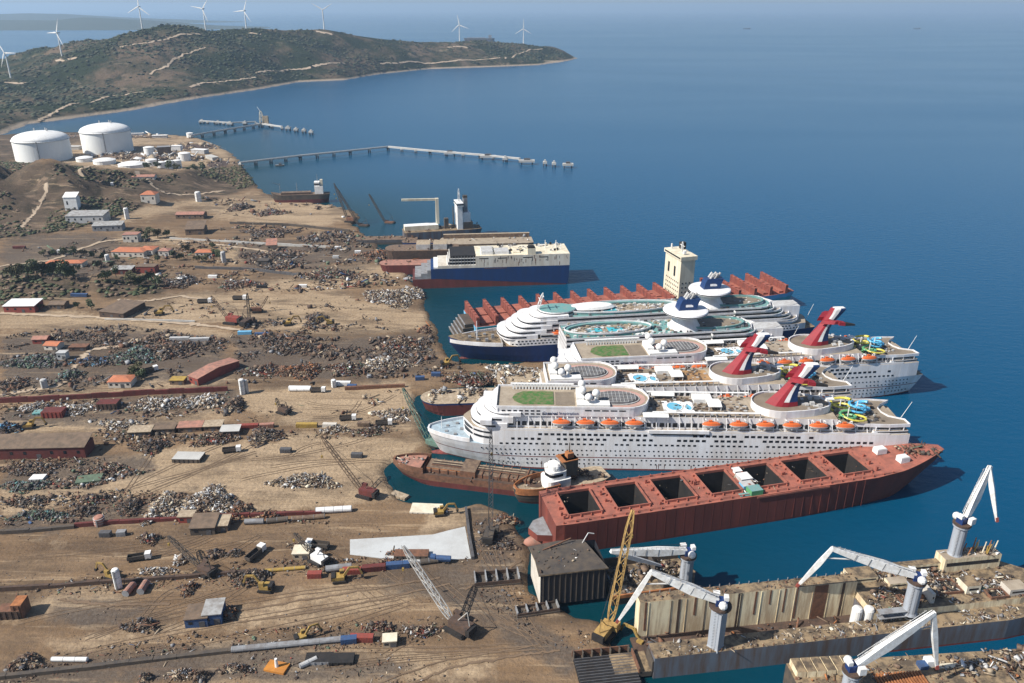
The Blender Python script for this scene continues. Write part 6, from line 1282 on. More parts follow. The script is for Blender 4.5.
def truck_tree(cab, bed, name='tipper_truck', tank=False):
    o = empty(name, (0, 0, 0), 0, 'x', 'truck', 'trucks in the yard')
    mb = MB([cab, 'glass_dark']); mb.bx(2.2, 4.4, -1.25, 1.25, .7, 3.1); mb.bx(3.6, 4.45, -1.15, 1.15, 1.9, 2.8, 1); mb.build('cab', o)
    mb = MB(['dark']); mb.bx(-4.2, 4, -.5, .5, .6, 1.0); mb.build('chassis', o)
    mb = MB([bed])
    if tank: mb.tube((-4.2, 0, 2.1), (2.0, 0, 2.1), 1.15, 1.15, 12); mb.bx(-4, 1.8, -.8, .8, 1, 1.3)
    else: mb.bx(-4.3, 2.0, -1.25, 1.25, 1.05, 1.25); mb.bx(-4.3, 2.0, -1.27, -1.1, 1.2, 2.6); mb.bx(-4.3, 2.0, 1.1, 1.27, 1.2, 2.6); mb.bx(1.85, 2.02, -1.2, 1.2, 1.2, 2.8); mb.bx(-4.35, -4.2, -1.2, 1.2, 1.2, 2.5)
    mb.build('tank' if tank else 'bed', o)
    for x in (-3.4, -2.2, 3.2):
        for sg in (-1, 1): mb = MB(['dark']); mb.tube((x, sg * .9, .5), (x, sg * 1.3, .5), .52, .52, 12); mb.build('wheel', o)
    return o
TR = truck_tree('white_plain', 'soot'); f1 = [True]
for a in [(253, 555, 60, 'x')][:0] + [(256, 556, 65, 'dark tipper truck casting a long shadow on the lower yard', 1.2), (318, 548, 170, 'white cab truck above the line of tanks', 1.2), (215, 462, 8, 'truck passing the pale topped block on the sand') if False else (232, 452, 12, 'truck on the sandy track', 1.1), (384, 425, 5, 'truck near the green boom', 1.1), (140, 560, 15, 'truck in the brown lower yard at the white scrap', 1.1), (150, 372, 40, 'truck on the dark field road at left', 1.2), (205, 303, 5, 'truck on the pale upper yard', 1.3), (112, 205, 20, 'truck at the hillside depot', 1.4), (240, 300, 0, 'truck crossing the pale upper yard', 1.3), (348, 420, 5, 'truck parked left of the brown container', 1.1), (318, 392, 0, 'truck beside the white cylinder', 1.1), (55, 455 - 200, 10, 'truck by the left hedge', 1.3)]: machine(TR, f1, *a)
TB = truck_tree('blue', 'blue', 'tank_lorry', True); f2 = [True]
for a in [(441, 562, 175, 'blue tank lorry at the slab corner', 1.05), (62, 632, 20, 'x')][:1]: machine(TB, f2, *a)
# --- crawler cranes with lattice booms
def crawler(px, py, tip, label, m='yellow_crane', body='rust', bw=1.8, dY=0, s=1.0, t=.24):
    p = G(px, py); o = empty('crawler_crane', p, 0, label, 'crane', 'crawler cranes with lattice booms'); T = ray(*tip, p.y + dY) - p; d = Vector((T.x, T.y, 0)); az = math.atan2(d.y, d.x) if d.length > 1 else 0
    for sg in (-1, 1): mb = MB(['dark']); q = [(-3.2, .0), (-3.6, .6), (-3.1, 1.2), (3.1, 1.2), (3.6, .6), (3.2, 0)]; mb.loft([[(x * s, (sg * 2.1 - .5) * s, z * s) for x, z in q], [(x * s, (sg * 2.1 + .5) * s, z * s) for x, z in q]], 0, True); mb.build('track', o, (0, 0, 0), az)
    mb = MB([body, 'dark']); mb.bx(-4.5 * s, 2.2 * s, -1.7 * s, 1.7 * s, 1.3 * s, 3.6 * s); mb.bx(-5.4 * s, -4.0 * s, -1.8 * s, 1.8 * s, 1.3 * s, 3.4 * s, 1); mb.build('body', o, (0, 0, 0), az)
    mb = MB([body, 'glass_dark']); mb.bx(.8 * s, 3.0 * s, -3.0 * s, -1.7 * s, 1.5 * s, 4.0 * s); mb.bx(1.6 * s, 3.05 * s, -2.9 * s, -1.8 * s, 2.6 * s, 3.7 * s, 1); mb.build('cab', o, (0, 0, 0), az)
    u = Vector((math.cos(az), math.sin(az), 0)); foot = u * 1.8 * s + Vector((0, 0, 2 * s)); mb = MB([m]); mb.lattice(foot, T, bw, bw * .75, 0, None, t); bo = mb.build('boom', o)
    top = -u * 3.5 * s + Vector((0, 0, 8 * s)); mb = MB([m]); [mb.beam(-u * k * s + Vector((0, 0, 3.4 * s)), top, .3) for k in (0, 4.2)]; mb.build('gantry', o)
    mb = MB(['cable']); mb.beam(top, T, .09); mb.beam(top, foot.lerp(T, .7), .09); mb.build('pendant', o, kind='stuff')
    mb = MB(['cable', 'yellow']); e = T + u * .8 - Vector((0, 0, min(T.z * .4, 12))); mb.beam(T + u * .8, e, .08); mb.bx(e.x - .4, e.x + .4, e.y - .4, e.y + .4, e.z - 1.2, e.z, 1); mb.build('hook', o)
    return o
crawler(606, 632, (633, 510), 'yellow crawler crane with tall lattice boom before the red hull', 'yellow_crane', 'yellow_crane', 2.9, 14, 1.35, .36)
crawler(490, 538, (491, 430), 'dark crawler crane on the slip with upright lattice boom', 'grey_dark', 'soot', 2.0, 6, 1.25, .26)
crawler(458, 630, (403, 546), 'crawler crane with pale lattice boom slanting left over the slab', 'concrete', 'rust_dark', 2.2, 16, 1.4, .3)
crawler(366, 496, (321, 436), 'crawler crane with brown lattice boom on the sandy yard', 'scrap_brown', 'maroon', 2.0, 10, 1.25, .26)
crawler(432, 442, (403, 388), 'crawler crane with green lattice boom beside the white bow', 'green_crane', 'green_crane', 2.4, 8, 1.3, .3)
crawler(232, 323, (211, 296), 'red crawler crane on the pale upper yard', 'scrap_brown', 'red_paint', 1.8, 4, 1.6, .26)
crawler(248, 325, (247, 293), 'dark crawler crane right of the red one, boom upright', 'soot', 'rust_dark', 1.8, 4, 1.4, .26)
crawler(350, 222, (334, 183), 'left crawler crane of three with dark booms at the far shore', 'soot', 'rust', 2.0, 4, 1.5, .34)
crawler(362, 224, (336, 187), 'middle crawler crane of three with dark booms at the far shore', 'soot', 'rust_dark', 2.0, 4, 1.5, .34)
crawler(388, 221, (369, 194), 'right crawler crane of three with dark booms at the far shore', 'soot', 'rust', 2.0, 4, 1.5, .34)
crawler(205, 573, (168, 536), 'crawler crane with low dark boom over the lower brown yard', 'soot', 'rust_dark', 1.8, 12, 1.1, .26)
crawler(318, 562, (294, 533), 'crawler crane with short dark boom near the cream hut', 'soot', 'white_plain', 1.6, 8, 1.1, .24)
crawler(258, 312, (268, 296), 'small crawler crane at the middle of the pale upper yard', 'scrap_brown', 'rust', 1.6, 2, 1.1, .26)
crawler(283, 413, (276, 398), 'small crawler crane at the scrap line above the sandy yard', 'soot', 'rust_dark', 1.4, 2, 1.0, .24)
# --- orange mooring float at the bottom
o = empty('mooring_float', G(277, 668), R(-14), 'orange square float with a white post at the bottom edge', 'float'); mb = MB(['orange_paint']); mb.bx(-4, 4, -2.5, 2.5, 0, .9); mb.build('deck', o); mb = MB(['white_plain']); mb.tube((0, 0, .9), (0, 0, 4.5), .7, .5, 10); mb.build('post', o)
# ================================================================ scrap heaps and loose scrap
HEAPS = [(210, 502, 26, 13, 6, 'white', 'big heap of white and grey sheet scrap in the middle left'), (165, 508, 18, 14, 4, 'pale', 'tan scrap heap left of the white sheet heap'), (240, 512, 12, 10, 4, 'rust', 'rusty scrap heap right of the white sheet heap'), (130, 508, 12, 9, 4, 'dark', 'dark scrap heap left of the tan one'),
         (305, 482, 33, 7, 4, 'pale', 'long heap of cut plates on the sandy yard'), (165, 405, 34, 6, 4, 'white', 'white rubble heap under the maroon wall, left part'), (205, 402, 24, 6, 4, 'white', 'white rubble heap under the maroon wall, right part'), (235, 407, 9, 8, 5, 'dark', 'dark heap beside the tall white silo'),
         (35, 408, 14, 5, 3, 'white', 'white scrap heap at left under the maroon wall'), (75, 410, 22, 5, 3, 'white', 'scattered white sheets under the maroon wall'), (8, 430, 12, 6, 5, 'blue', 'bluish dark heap at the left edge'), (265, 437, 18, 8, 5, 'dark', 'black heap on the sand right of the lean-to row'), (150, 447, 20, 6, 4, 'dark', 'dark heap behind the first lean-to'),
         (215, 440, 20, 6, 4, 'mixed', 'mixed heap in front of the lean-to row'), (120, 425, 24, 4, 2, 'pale', 'pale rubble along the track above the lean-tos'), (395, 297, 30, 9, 5, 'pale', 'heap of pale hull plates at the water by the car carrier'), (410, 276, 20, 5, 4, 'pale', 'small pale heap left of the car carrier bow'), (270, 258, 28, 7, 4, 'dark', 'grey rubble field near the far shore'),
         (175, 264 + 20, 24, 5, 3, 'dark', 'dark stacks behind the pale yard'), (182, 282, 8, 5, 6, 'white', 'white sheet pile by the village road'), (290, 348, 26, 6, 4, 'dark', 'dark machinery heap in the upper scrap field'), (315, 320, 10, 6, 4, 'dark', 'dark heap at the edge of the pale upper yard'), (300, 372, 24, 7, 5, 'rust', 'brown heap in the scrap field left of the long boom'),
         (262, 372, 18, 6, 4, 'mixed', 'mixed heap in the scrap field near the silo'), (345, 370, 20, 6, 4, 'mixed', 'mixed heap in the scrap field by the white tanks'), (385, 365, 26, 7, 5, 'pale', 'grey white heap in the scrap field near the water'), (405, 345, 24, 6, 4, 'mixed', 'mixed heap near the navy bow'), (270, 345, 10, 4, 4, 'dark', 'small dark heap by the blue container'),
         (135, 356, 24, 9, 4, 'green', 'greenish heap of machine parts, right of the dark field road'), (92, 362, 20, 5, 3, 'blue', 'bluish row of machine parts'), (175, 350, 26, 8, 4, 'dark', 'dark heap above the salmon workshop'), (35, 362, 30, 7, 3, 'green', 'greenish dark heap at left centre'), (10, 385, 18, 6, 3, 'dark', 'dark heap at the left edge above the maroon wall'), (70, 376, 12, 6, 4, 'green', 'green heap at the crossing of dirt roads'), (105, 338, 20, 5, 3, 'dark', 'dark row at the top of the scrap field'), (160, 338, 20, 4, 3, 'dark', 'second dark row at the top of the scrap field'), (60, 352 - 14, 20, 4, 3, 'dark', 'dark row near the orange huts'),
         (30, 470, 34, 6, 3, 'dark', 'dark heap below the long dark red shed'), (110, 470, 22, 6, 3, 'mixed', 'mixed heap in the grey scrap field'), (25, 487, 24, 6, 2.5, 'green', 'greenish scrap at the left edge of the sandy track'), (95, 500, 18, 5, 3, 'mixed', 'scrap heap below the sandy track'), (30, 503, 22, 6, 3, 'dark', 'dark scrap at left below the sandy track'), (40, 516, 30, 5, 3, 'green', 'green and grey scrap at left above the concrete wall'), (85, 512, 15, 5, 3, 'dark', 'dark scrap pile left of the salmon tank'),
         (150, 540, 12, 5, 3, 'mixed', 'scrap pile on the brown lower yard below the maroon wall'), (183, 561, 10, 5, 2.5, 'white', 'white scrap pile above the rust brown wall'), (157, 572, 16, 4, 2, 'white', 'pale plates along the rust brown wall'), (215, 555, 10, 5, 2.5, 'dark', 'dark round heap on the brown lower yard'), (235, 554, 8, 4, 2.5, 'dark', 'small dark heap on the brown lower yard'), (250, 578, 22, 8, 4, 'dark', 'black heap at the left end of the yellow jib'), (188, 590, 10, 6, 3, 'rust', 'rusty heap below the wall near the pinkish boilers'),
         (142, 627, 18, 7, 3.5, 'dark', 'dark heap left of the blue site offices'), (230, 615, 8, 7, 4, 'rust', 'brown heap right of the blue site offices'), (28, 664, 18, 9, 4, 'dark', 'dark heap at the lower left corner'), (180, 676, 12, 6, 3, 'white', 'pale ladder scrap at the bottom left'), (200, 678, 10, 6, 4, 'dark', 'black heap at the bottom left, right of the pale ladders'), (235, 670, 18, 5, 3, 'dark', 'dark heap below the berm'), (145, 680, 6, 6, 4, 'dark', 'small black heap at the bottom'),
         (300, 557 - 10, 12, 4, 2, 'dark', 'dark scrap above the cream hut'), (390, 560 + 2, 14, 3, 1.5, 'rust', 'rusty scrap in line with the tanks'), (398, 554, 14, 3, 1.4, 'rust', 'reddish scrap strip on the slab edge'), (420, 632, 20, 5, 3, 'mixed', 'scrap heap by the pale boom crane'), (380, 628, 16, 5, 3, 'mixed', 'scrap heap right of the red container at the bottom'), (270, 515, 20, 4, 2.5, 'rust', 'rusty scrap above the cylinder row'), (500, 545, 18, 6, 2, 'dark', 'dark rubble at the foot of the upright boom'), (505, 520, 14, 5, 2, 'rust', 'rubble along the slip edge'), (440, 540 - 28, 8, 4, 2, 'white', 'little yellowish white heap at the basin edge'),
         (335, 430, 14, 4, 2.5, 'pale', 'pale scrap right of the mustard container'), (370, 432, 16, 4, 2.5, 'mixed', 'scrap near the sandy shore left of the white bow'), (395, 415, 20, 6, 2, 'pale', 'pale timber stacks by the white bow'), (470, 380, 24, 6, 4, 'mixed', 'mixed wreckage under the navy bow'), (510, 372, 24, 7, 4, 'pale', 'wreckage between the navy liner and the white ship'), (285, 265, 14, 5, 3, 'dark', 'dark heap by the salmon hut'), (330, 275, 30, 5, 3, 'mixed', 'mixed strip of scrap above the pale plates'), (240, 285, 20, 4, 3, 'mixed', 'scrap strip above the pale yard, left'), (375, 255, 18, 5, 3, 'rust', 'rusty scrap at the maroon hull'), (330, 238, 30, 5, 3, 'dark', 'dark scrap below the sandy shore yard'), (270, 233, 26, 4, 2.5, 'dark', 'dark scrap strip along the retaining wall'), (240, 208, 10, 4, 3, 'dark', 'dark machinery on the sandy shore yard'), (272, 213, 14, 3, 2, 'mixed', 'scrap on the sandy shore yard'), (425, 330, 6, 4, 2, 'rust', 'small rusty heap at the shoreline')]
for px, py, rx, ry, h, pal, lb in HEAPS: heap(px, py, rx, ry, h, pal, lb)
strew([([(0, 335), (120, 325), (230, 340), (228, 385), (120, 388), (0, 398)], 1900), ([(232, 335), (430, 330), (440, 372), (380, 384), (235, 384)], 1900)], 0, 'dark', 'loose machine scrap covering the dark upper yards', 1.1, h=1.6)
strew([([(0, 404), (240, 392), (240, 412), (130, 424), (0, 428)], 900), ([(0, 462), (150, 450), (165, 468), (90, 488), (0, 492)], 1100), ([(0, 498), (100, 490), (240, 495), (240, 514), (0, 528)], 1100), ([(95, 430), (240, 418), (260, 440), (150, 452), (95, 450)], 900)], 0, 'mixed', 'loose scrap along the left yards', .85, h=1.0)
strew([([(230, 415), (300, 405), (410, 410), (420, 432), (330, 440), (250, 435)], 260), ([(360, 395), (440, 385), (430, 420), (390, 430)], 320), ([(430, 365), (560, 360), (545, 392), (430, 392)], 900)], 0, 'mixed', 'loose scrap along the shore near the white bow', .8, h=.9)
strew([([(0, 255), (100, 240), (215, 240), (215, 285), (90, 285), (0, 290)], 700), ([(220, 225), (370, 232), (400, 262), (420, 285), (300, 292), (215, 292)], 1700), ([(200, 198), (330, 204), (345, 218), (210, 216)], 160)], 0, 'mixed', 'loose scrap and stores across the far shore yards', 1.2, h=1.6)
strew([([(120, 300), (420, 296), (432, 335), (230, 332), (130, 322)], 320), ([(230, 320), (330, 325), (432, 330), (432, 342), (230, 340)], 700)], 0, 'dark', 'loose scrap on the pale upper yard', 1.0, h=.8)
strew([([(230, 560), (470, 556), (470, 572), (330, 584), (230, 590)], 700), ([(230, 632), (440, 612), (480, 622), (430, 645), (230, 655)], 800), ([(0, 660), (200, 632), (250, 640), (0, 690)], 500), ([(0, 584), (250, 566), (250, 586), (0, 600)], 700), ([(100, 512), (330, 506), (330, 524), (100, 530)], 800), ([(150, 655), (400, 650), (430, 683), (150, 690)], 420)], 0, 'mixed', 'loose scrap along the lower yard walls', .6, h=.5)
strew([([(0, 535), (520, 520), (600, 640), (560, 690), (0, 690)], 1500), ([(180, 430), (420, 430), (400, 500), (180, 510)], 300)], 0, 'dark', 'stones and small scrap scattered over the lower yards', .32, h=.1, clump=30)
strew([([(470, 505), (520, 530), (528, 590), (600, 640), (560, 660), (480, 600)], 900)], 0, 'dark', 'rubble over the slip round the hull section', .6, h=.5)
# tyre tracks
track_mat('track_dark', (.145, .10, .066), (.20, .14, .092), .5)
def road(pts, w, m, label, name='dirt_road', lift=.22):
    W = [ptx(*p, 2) for p in pts]; return drape(name, [(p.x, p.y) for p in W], w, m, ground_h, lift, label)
for pts, w, lb in [([(230, 612), (300, 601), (380, 588), (440, 578)], 1.6, 'upper dark wheel rut across the lower tan yard'), ([(240, 622), (310, 613), (390, 598), (450, 584)], 1.6, 'lower dark wheel rut across the lower tan yard'), ([(400, 690), (450, 668), (520, 655), (560, 650)], 1.8, 'dark wheel rut at the bottom edge'), ([(465, 590), (500, 575), (522, 560)], 2.0, 'dark track up to the hull section'), ([(380, 683), (440, 662), (540, 645)], 1.0, 'thin rut beside the bottom wheel rut'), ([(180, 556), (215, 575), (230, 590)], 1.4, 'rut crossing the brown lower yard'), ([(60, 600), (110, 606), (170, 604)], 2.5, 'dark stained track below the white silo')]:
    road(pts, w, 'track_dark', lb, 'wheel_rut')
def ruts():
    VV, QQ, EE = [], [], []; k0 = 0; r = random.Random(99)
    lanes = [((0, 560), (330, 540), 9), ((20, 640), (420, 600), 12), ((0, 620), (300, 600), 8), ((230, 470), (400, 450), 7), ((0, 500), (280, 445), 9), ((240, 405), (420, 400), 8), ((300, 660), (560, 640), 9), ((420, 600), (560, 650), 6), ((120, 310), (420, 320), 7), ((470, 540), (540, 620), 6), ((270, 540), (460, 600), 5), ((0, 398), (230, 378), 4), ((200, 205), (330, 212), 4)]
    for a, b, n in lanes:
        for _ in range((n + 1) // 2):
            y0, y1 = a[1] + r.uniform(-16, 16), b[1] + r.uniform(-16, 16); x0 = a[0] + (b[0] - a[0]) * r.uniform(0, .6); x1 = a[0] + (b[0] - a[0]) * r.uniform(.55, 1); bend = r.uniform(-14, 14)
            A, B_, C_ = ptx(x0, y0, 2), ptx((x0 + x1) / 2, (y0 + y1) / 2 + bend, 2), ptx(x1, y1, 2)
            for off in (-1.1, 1.1):
                t = np.linspace(0, 1, 30)[:, None]; P = (1 - t) ** 2 * np.array([A[:2]]) + 2 * t * (1 - t) * np.array([B_[:2]]) + t * t * np.array([C_[:2]]); d = np.gradient(P, axis=0); d /= np.linalg.norm(d, axis=1)[:, None]; nn = np.stack([-d[:, 1], d[:, 0]], -1); P = P + nn * off; w = .32
                for s_ in (-1, 0, 1): Rr = P + nn * w * s_; VV.append(np.stack([Rr[:, 0], Rr[:, 1], ground_h(Rr[:, 0], Rr[:, 1]) + .16], -1)); EE.append(np.full(30, 0. if s_ else 1.))
                for k in range(2): i = np.arange(29); QQ.append(np.stack([k0 + i + k * 30, k0 + i + 1 + k * 30, k0 + i + 1 + (k + 1) * 30, k0 + i + (k + 1) * 30], -1))
                k0 += 90
    me_ = np_mesh('wheel_ruts', np.concatenate(VV), np.concatenate(QQ), None, ['track_dark']); at_ = me_.attributes.new('edge', 'FLOAT', 'POINT'); at_.data.foreach_set('value', np.concatenate(EE).astype(np.float32)); tag(link('wheel_ruts', me_), 'fine crisscross wheel ruts pressed into the yard soil', 'wheel ruts', None, 'stuff')
ruts()
for pts, w, lb in [([(0, 314), (60, 316), (130, 320), (190, 324), (240, 330)], 7, 'pale dirt road through the middle left'), ([(0, 268), (50, 262), (100, 243), (130, 240), (175, 240), (240, 248), (300, 255)], 7, 'pale village road'), ([(0, 396), (60, 386), (75, 366), (90, 350), (130, 345)], 7, 'dirt road through the dark scrap field'), ([(95, 205), (85, 198), (92, 190), (110, 184), (125, 176), (118, 168), (100, 165)], 8, 'switchback track on the brown hill'), ([(20, 233), (35, 222), (52, 211)], 7, 'pale cutting on the brown hill'), ([(140, 190), (165, 200), (200, 197), (225, 192)], 8, 'pale road to the white tower tank'), ([(205, 300), (180, 297), (140, 302), (118, 300)], 6, 'track on the pale upper yard')]:
    road(pts, w, 'track', lb, 'dirt_road', .5)
# ================================================================ trees
def tree_mesh(seed, h=8, w=4.2, dry=False):
    r = random.Random(seed); mb = MB(['bark']); mb.tube((0, 0, -.5), (.1, 0, h * .4), .32, .22, 7)
    for i in range(5): a = i * 1.256 + r.random(); mb.tube((.1, 0, h * (.25 + .04 * i)), (math.cos(a) * w * .45, math.sin(a) * w * .45, h * (.5 + .06 * i)), .16, .06, 5)
    tm = mb.mesh('trunk'); cb = MB(['leaf', 'leaf_dry']); lobes = [(r.uniform(-.55, .55) * w, r.uniform(-.55, .55) * w, h * r.uniform(.4, .85), w * r.uniform(.32, .55)) for _ in range(9)]
    for lx, ly, lz, lr in lobes:
        for _ in range(46):
            a, b = r.uniform(0, 6.28), math.asin(r.uniform(-.7, 1)); k = lr * r.uniform(.7, 1.1); p = Vector((lx + k * math.cos(a) * math.cos(b), ly + k * math.sin(a) * math.cos(b), lz + k * .8 * math.sin(b))); s = r.uniform(.3, .6)
            u = Vector((r.uniform(-1, 1), r.uniform(-1, 1), r.uniform(-1, 1))).normalized(); v = u.orthogonal().normalized(); cb.add([p - u * s - v * s * .6, p + u * s - v * s * .6, p + u * s + v * s * .6, p - u * s + v * s * .6], [(0, 1, 2, 3)], 1 if dry or r.random() < .15 else 0)
    return tm, cb.mesh('crown')
TREES = [tree_mesh(k, 7 + k % 3, 4 + .4 * (k % 2), k == 3) for k in range(4)]
def tree(px, py, s, label, k, grp='trees round the village and hedges'):
    o = empty('tree', G(px, py), rnd.uniform(0, 6), label, 'tree', grp); o.scale = (s, s, s * rnd.uniform(.85, 1.1)); link('trunk', TREES[k][0], o); link('crown', TREES[k][1], o)
tn = 0
for pts, lb, s in [([(30, 284), (38, 278), (44, 283), (50, 277), (57, 284), (66, 288), (20, 290), (76, 290)], 'dark tree in the clump on the knoll at left', 2.3), ([(108, 290), (118, 286), (132, 288), (140, 290), (150, 286), (158, 289)], 'bushy green tree on the mound behind the brown shed', 1.7), ([(44, 257), (54, 256), (64, 256), (74, 257), (84, 257), (94, 258), (103, 260)], 'tree in the hedge behind the long orange roofed house', 1.2),
                   ([(140, 238), (150, 236), (158, 238), (167, 237), (146, 242)], 'green tree in the grove above the broad orange roof', 1.5), ([(206, 262), (214, 256), (213, 248), (220, 260), (198, 262)], 'green tree beside the orange house near the shore road', 1.3), ([(172, 256), (180, 260), (158, 262), (186, 252)], 'garden tree between the village houses', 1.2),
                   ([(150, 178), (160, 180), (170, 177), (178, 179), (188, 176), (196, 174), (204, 178)], 'dark pine in the row below the tanks', 1.9), ([(138, 374), (142, 380), (133, 378)], 'dark bush beside the small orange house at the maroon wall', 1.3), ([(92, 310), (40, 310), (78, 308)], 'garden tree by the road near the red walled hall', 1.1), ([(112, 268), (118, 262), (98, 268)], 'tree by the village junction', 1.1)]:
    for i, (x, y) in enumerate(pts):
        tn += 1; order = ['leftmost', 'second', 'third', 'fourth', 'fifth', 'sixth', 'seventh', 'eighth'][sorted(range(len(pts)), key=lambda q: pts[q][0]).index(i)]; tree(x, y, s * rnd.uniform(.6, .95), f'{lb}, {order} from the left' if order != 'leftmost' else f'{lb}, leftmost', tn % 4)
# scrub on the brown hill
n = 60000; bx_, by_ = NR.uniform(-1000, -300, n), NR.uniform(610, 1260, n); qx, qy = pixarr(bx_, by_, ground_h(bx_, by_)); k = np.zeros(n, bool)
for p in SCRUB: k |= inpoly(qx, qy, p)
k &= fbm(bx_ / 60, by_ / 60, 3, 44) + NR.uniform(-.2, .2, n) > .0; bx_, by_ = bx_[k], by_[k]
tag(link('hill_scrub', blobs('hill_scrub', bx_, by_, ground_h(bx_, by_) + .2, NR.uniform(.9, 2.9, len(bx_)), ['leaf_dry', 'leaf', 'leaf_dry', 'scrap_brown'])), 'dry scrub on the brown hill beside the yards', 'scrub', None, 'stuff')
# ================================================================ tank farm
def big_tank(px, py, d, h, label):
    p = ptx(px, py, 3); o = empty('storage_tank', (p.x, p.y + d / 2, min(3, gz(p.x, p.y + d / 2))), 0, label, 'storage tank', 'great white storage tanks'); r = d / 2
    mb = MB(['tank_white']); mb.lathe((0, 0, -1), [(r, 0), (r, h)], 64); mb.build('shell', o); mb = MB(['white_plain']); mb.lathe((0, 0, h - 1), [(r + .6, -.6), (r + .6, .3), (r - .5, .6)] + [(r * math.cos(a), r * .30 * math.sin(a) + .6) for a in np.linspace(.1, 1.54, 9)], 64); mb.build('dome', o, smooth=True)
    mb = MB(['grey']); mb.beam((r * .35, -r * .94 - .6, 0), (r * .35, -r * .94 - .6, h), 1.6, 1.0); mb.build('stair_tower', o)
    mb = MB(['grey_light']); mb.lathe((0, 0, h - 1.4), [(r + 1.3, 0), (r + 1.3, .5)], 64); mb.build('walkway', o)
    for a in (.2, 1.2, 2.6): mb = MB(['grey_light']); mb.tube((r * .3 * math.cos(a), r * .3 * math.sin(a), h + r * .27), (r * .3 * math.cos(a), r * .3 * math.sin(a), h + r * .27 + 4), 1, 1, 8); mb.build('vent', o)
big_tank(98, 156, 77, 36, 'right and taller of the two great white domed storage tanks'); big_tank(31, 165, 80, 34, 'left of the two great white domed storage tanks, behind the brown hill')
for px, py, r, h, lb in [(150, 156, 8, 14, 'small white tank right of the great tanks'), (185, 160, 9, 12, 'white round tank at the right of the tank farm'), (133, 170, 19, 9, 'broad low white tank in front of the great tanks'), (105, 164, 16, 6, 'broad flat white tank before the taller great tank'), (85, 162, 12, 6, 'flat white tank between the two great tanks'), (162, 170, 6, 12, 'white tank, left of three in a row at the plant'), (170, 169, 6, 12, 'white tank, middle of three in a row at the plant'), (178, 168, 6, 12, 'white tank, right of three in a row at the plant'), (152, 166, 8, 10, 'white tank beside the broad low tank'), (190, 128 + 8, 6, 8, 'white drum at the root of the nearer pier')]:
    p = ptx(px, py, 4); o = empty('process_tank', (p.x, p.y, gz(p.x, p.y) - .5), 0, lb, 'tank', 'small white tanks of the plant'); mb = MB(['tank_white', 'white_plain']); mb.lathe((0, 0, 0), [(r, 0), (r, h)], 24, 0); mb.build('shell', o); mb = MB(['white_plain']); mb.lathe((0, 0, h), [(r + .3, -.3), (r + .3, .2), (r * .6, r * .12 + .2), (.2, r * .16 + .2)], 24); mb.build('roof', o)
for px, py, w, d, h, rz, m, mt, lb in [(165, 155, 20, 14, 14, 20, 'scrap_brown', 'grey', 'brown plant building beside the small white tank'), (200, 152, 26, 12, 6, -18, 'grey_light', 'white_plain', 'long white roofed plant hall near the coast'), (212, 158, 30, 10, 5, -50, 'concrete', 'concrete', 'grey ramp building on the coast below the plant'), (135, 136, 30, 9, 6, 10, 'white_plain', 'grey_light', 'white sheds along the bay, left'), (160, 137, 26, 9, 5, 10, 'grey_light', 'white_plain', 'white sheds along the bay, right'), (177, 150, 16, 10, 8, 0, 'white_plain', 'white_plain', 'white plant block in the middle of the tank farm'), (72, 150, 30, 14, 5, 0, 'concrete', 'concrete', 'low concrete block between the great tanks')]:
    p = ptx(px, py, 4); o = empty('plant_building', (p.x, p.y, gz(p.x, p.y) - .5), R(rz), lb, 'building'); mb = MB([m]); mb.bx(-w / 2, w / 2, -d / 2, d / 2, 0, h); mb.build('wall', o); mb = MB([mt]); mb.bx(-w / 2 - .4, w / 2 + .4, -d / 2 - .4, d / 2 + .4, h, h + .5); mb.build('roof', o)
heap(105, 138, 60, 3, 3, 'white', 'jumble of white pipes and stores along the bay shore', 160, 4, 'pipework', 'plant_stores'); heap(165, 160, 34, 7, 5, 'white', 'jumble of white pipework inside the tank farm', 260, 4, 'pipework', 'plant_pipework'); heap(130, 158, 50, 5, 5, 'white', 'jumble of white plant pipes between the tanks', 240, 3.5, 'pipework', 'plant_pipework'); heap(190, 148, 30, 5, 4, 'pale', 'pale plant stores near the pier root', 160, 3, 'pipework', 'plant_stores'); heap(215, 165, 16, 6, 2, 'pale', 'pale stores on the coast by the plant', 80, 3, 'pipework', 'plant_stores')
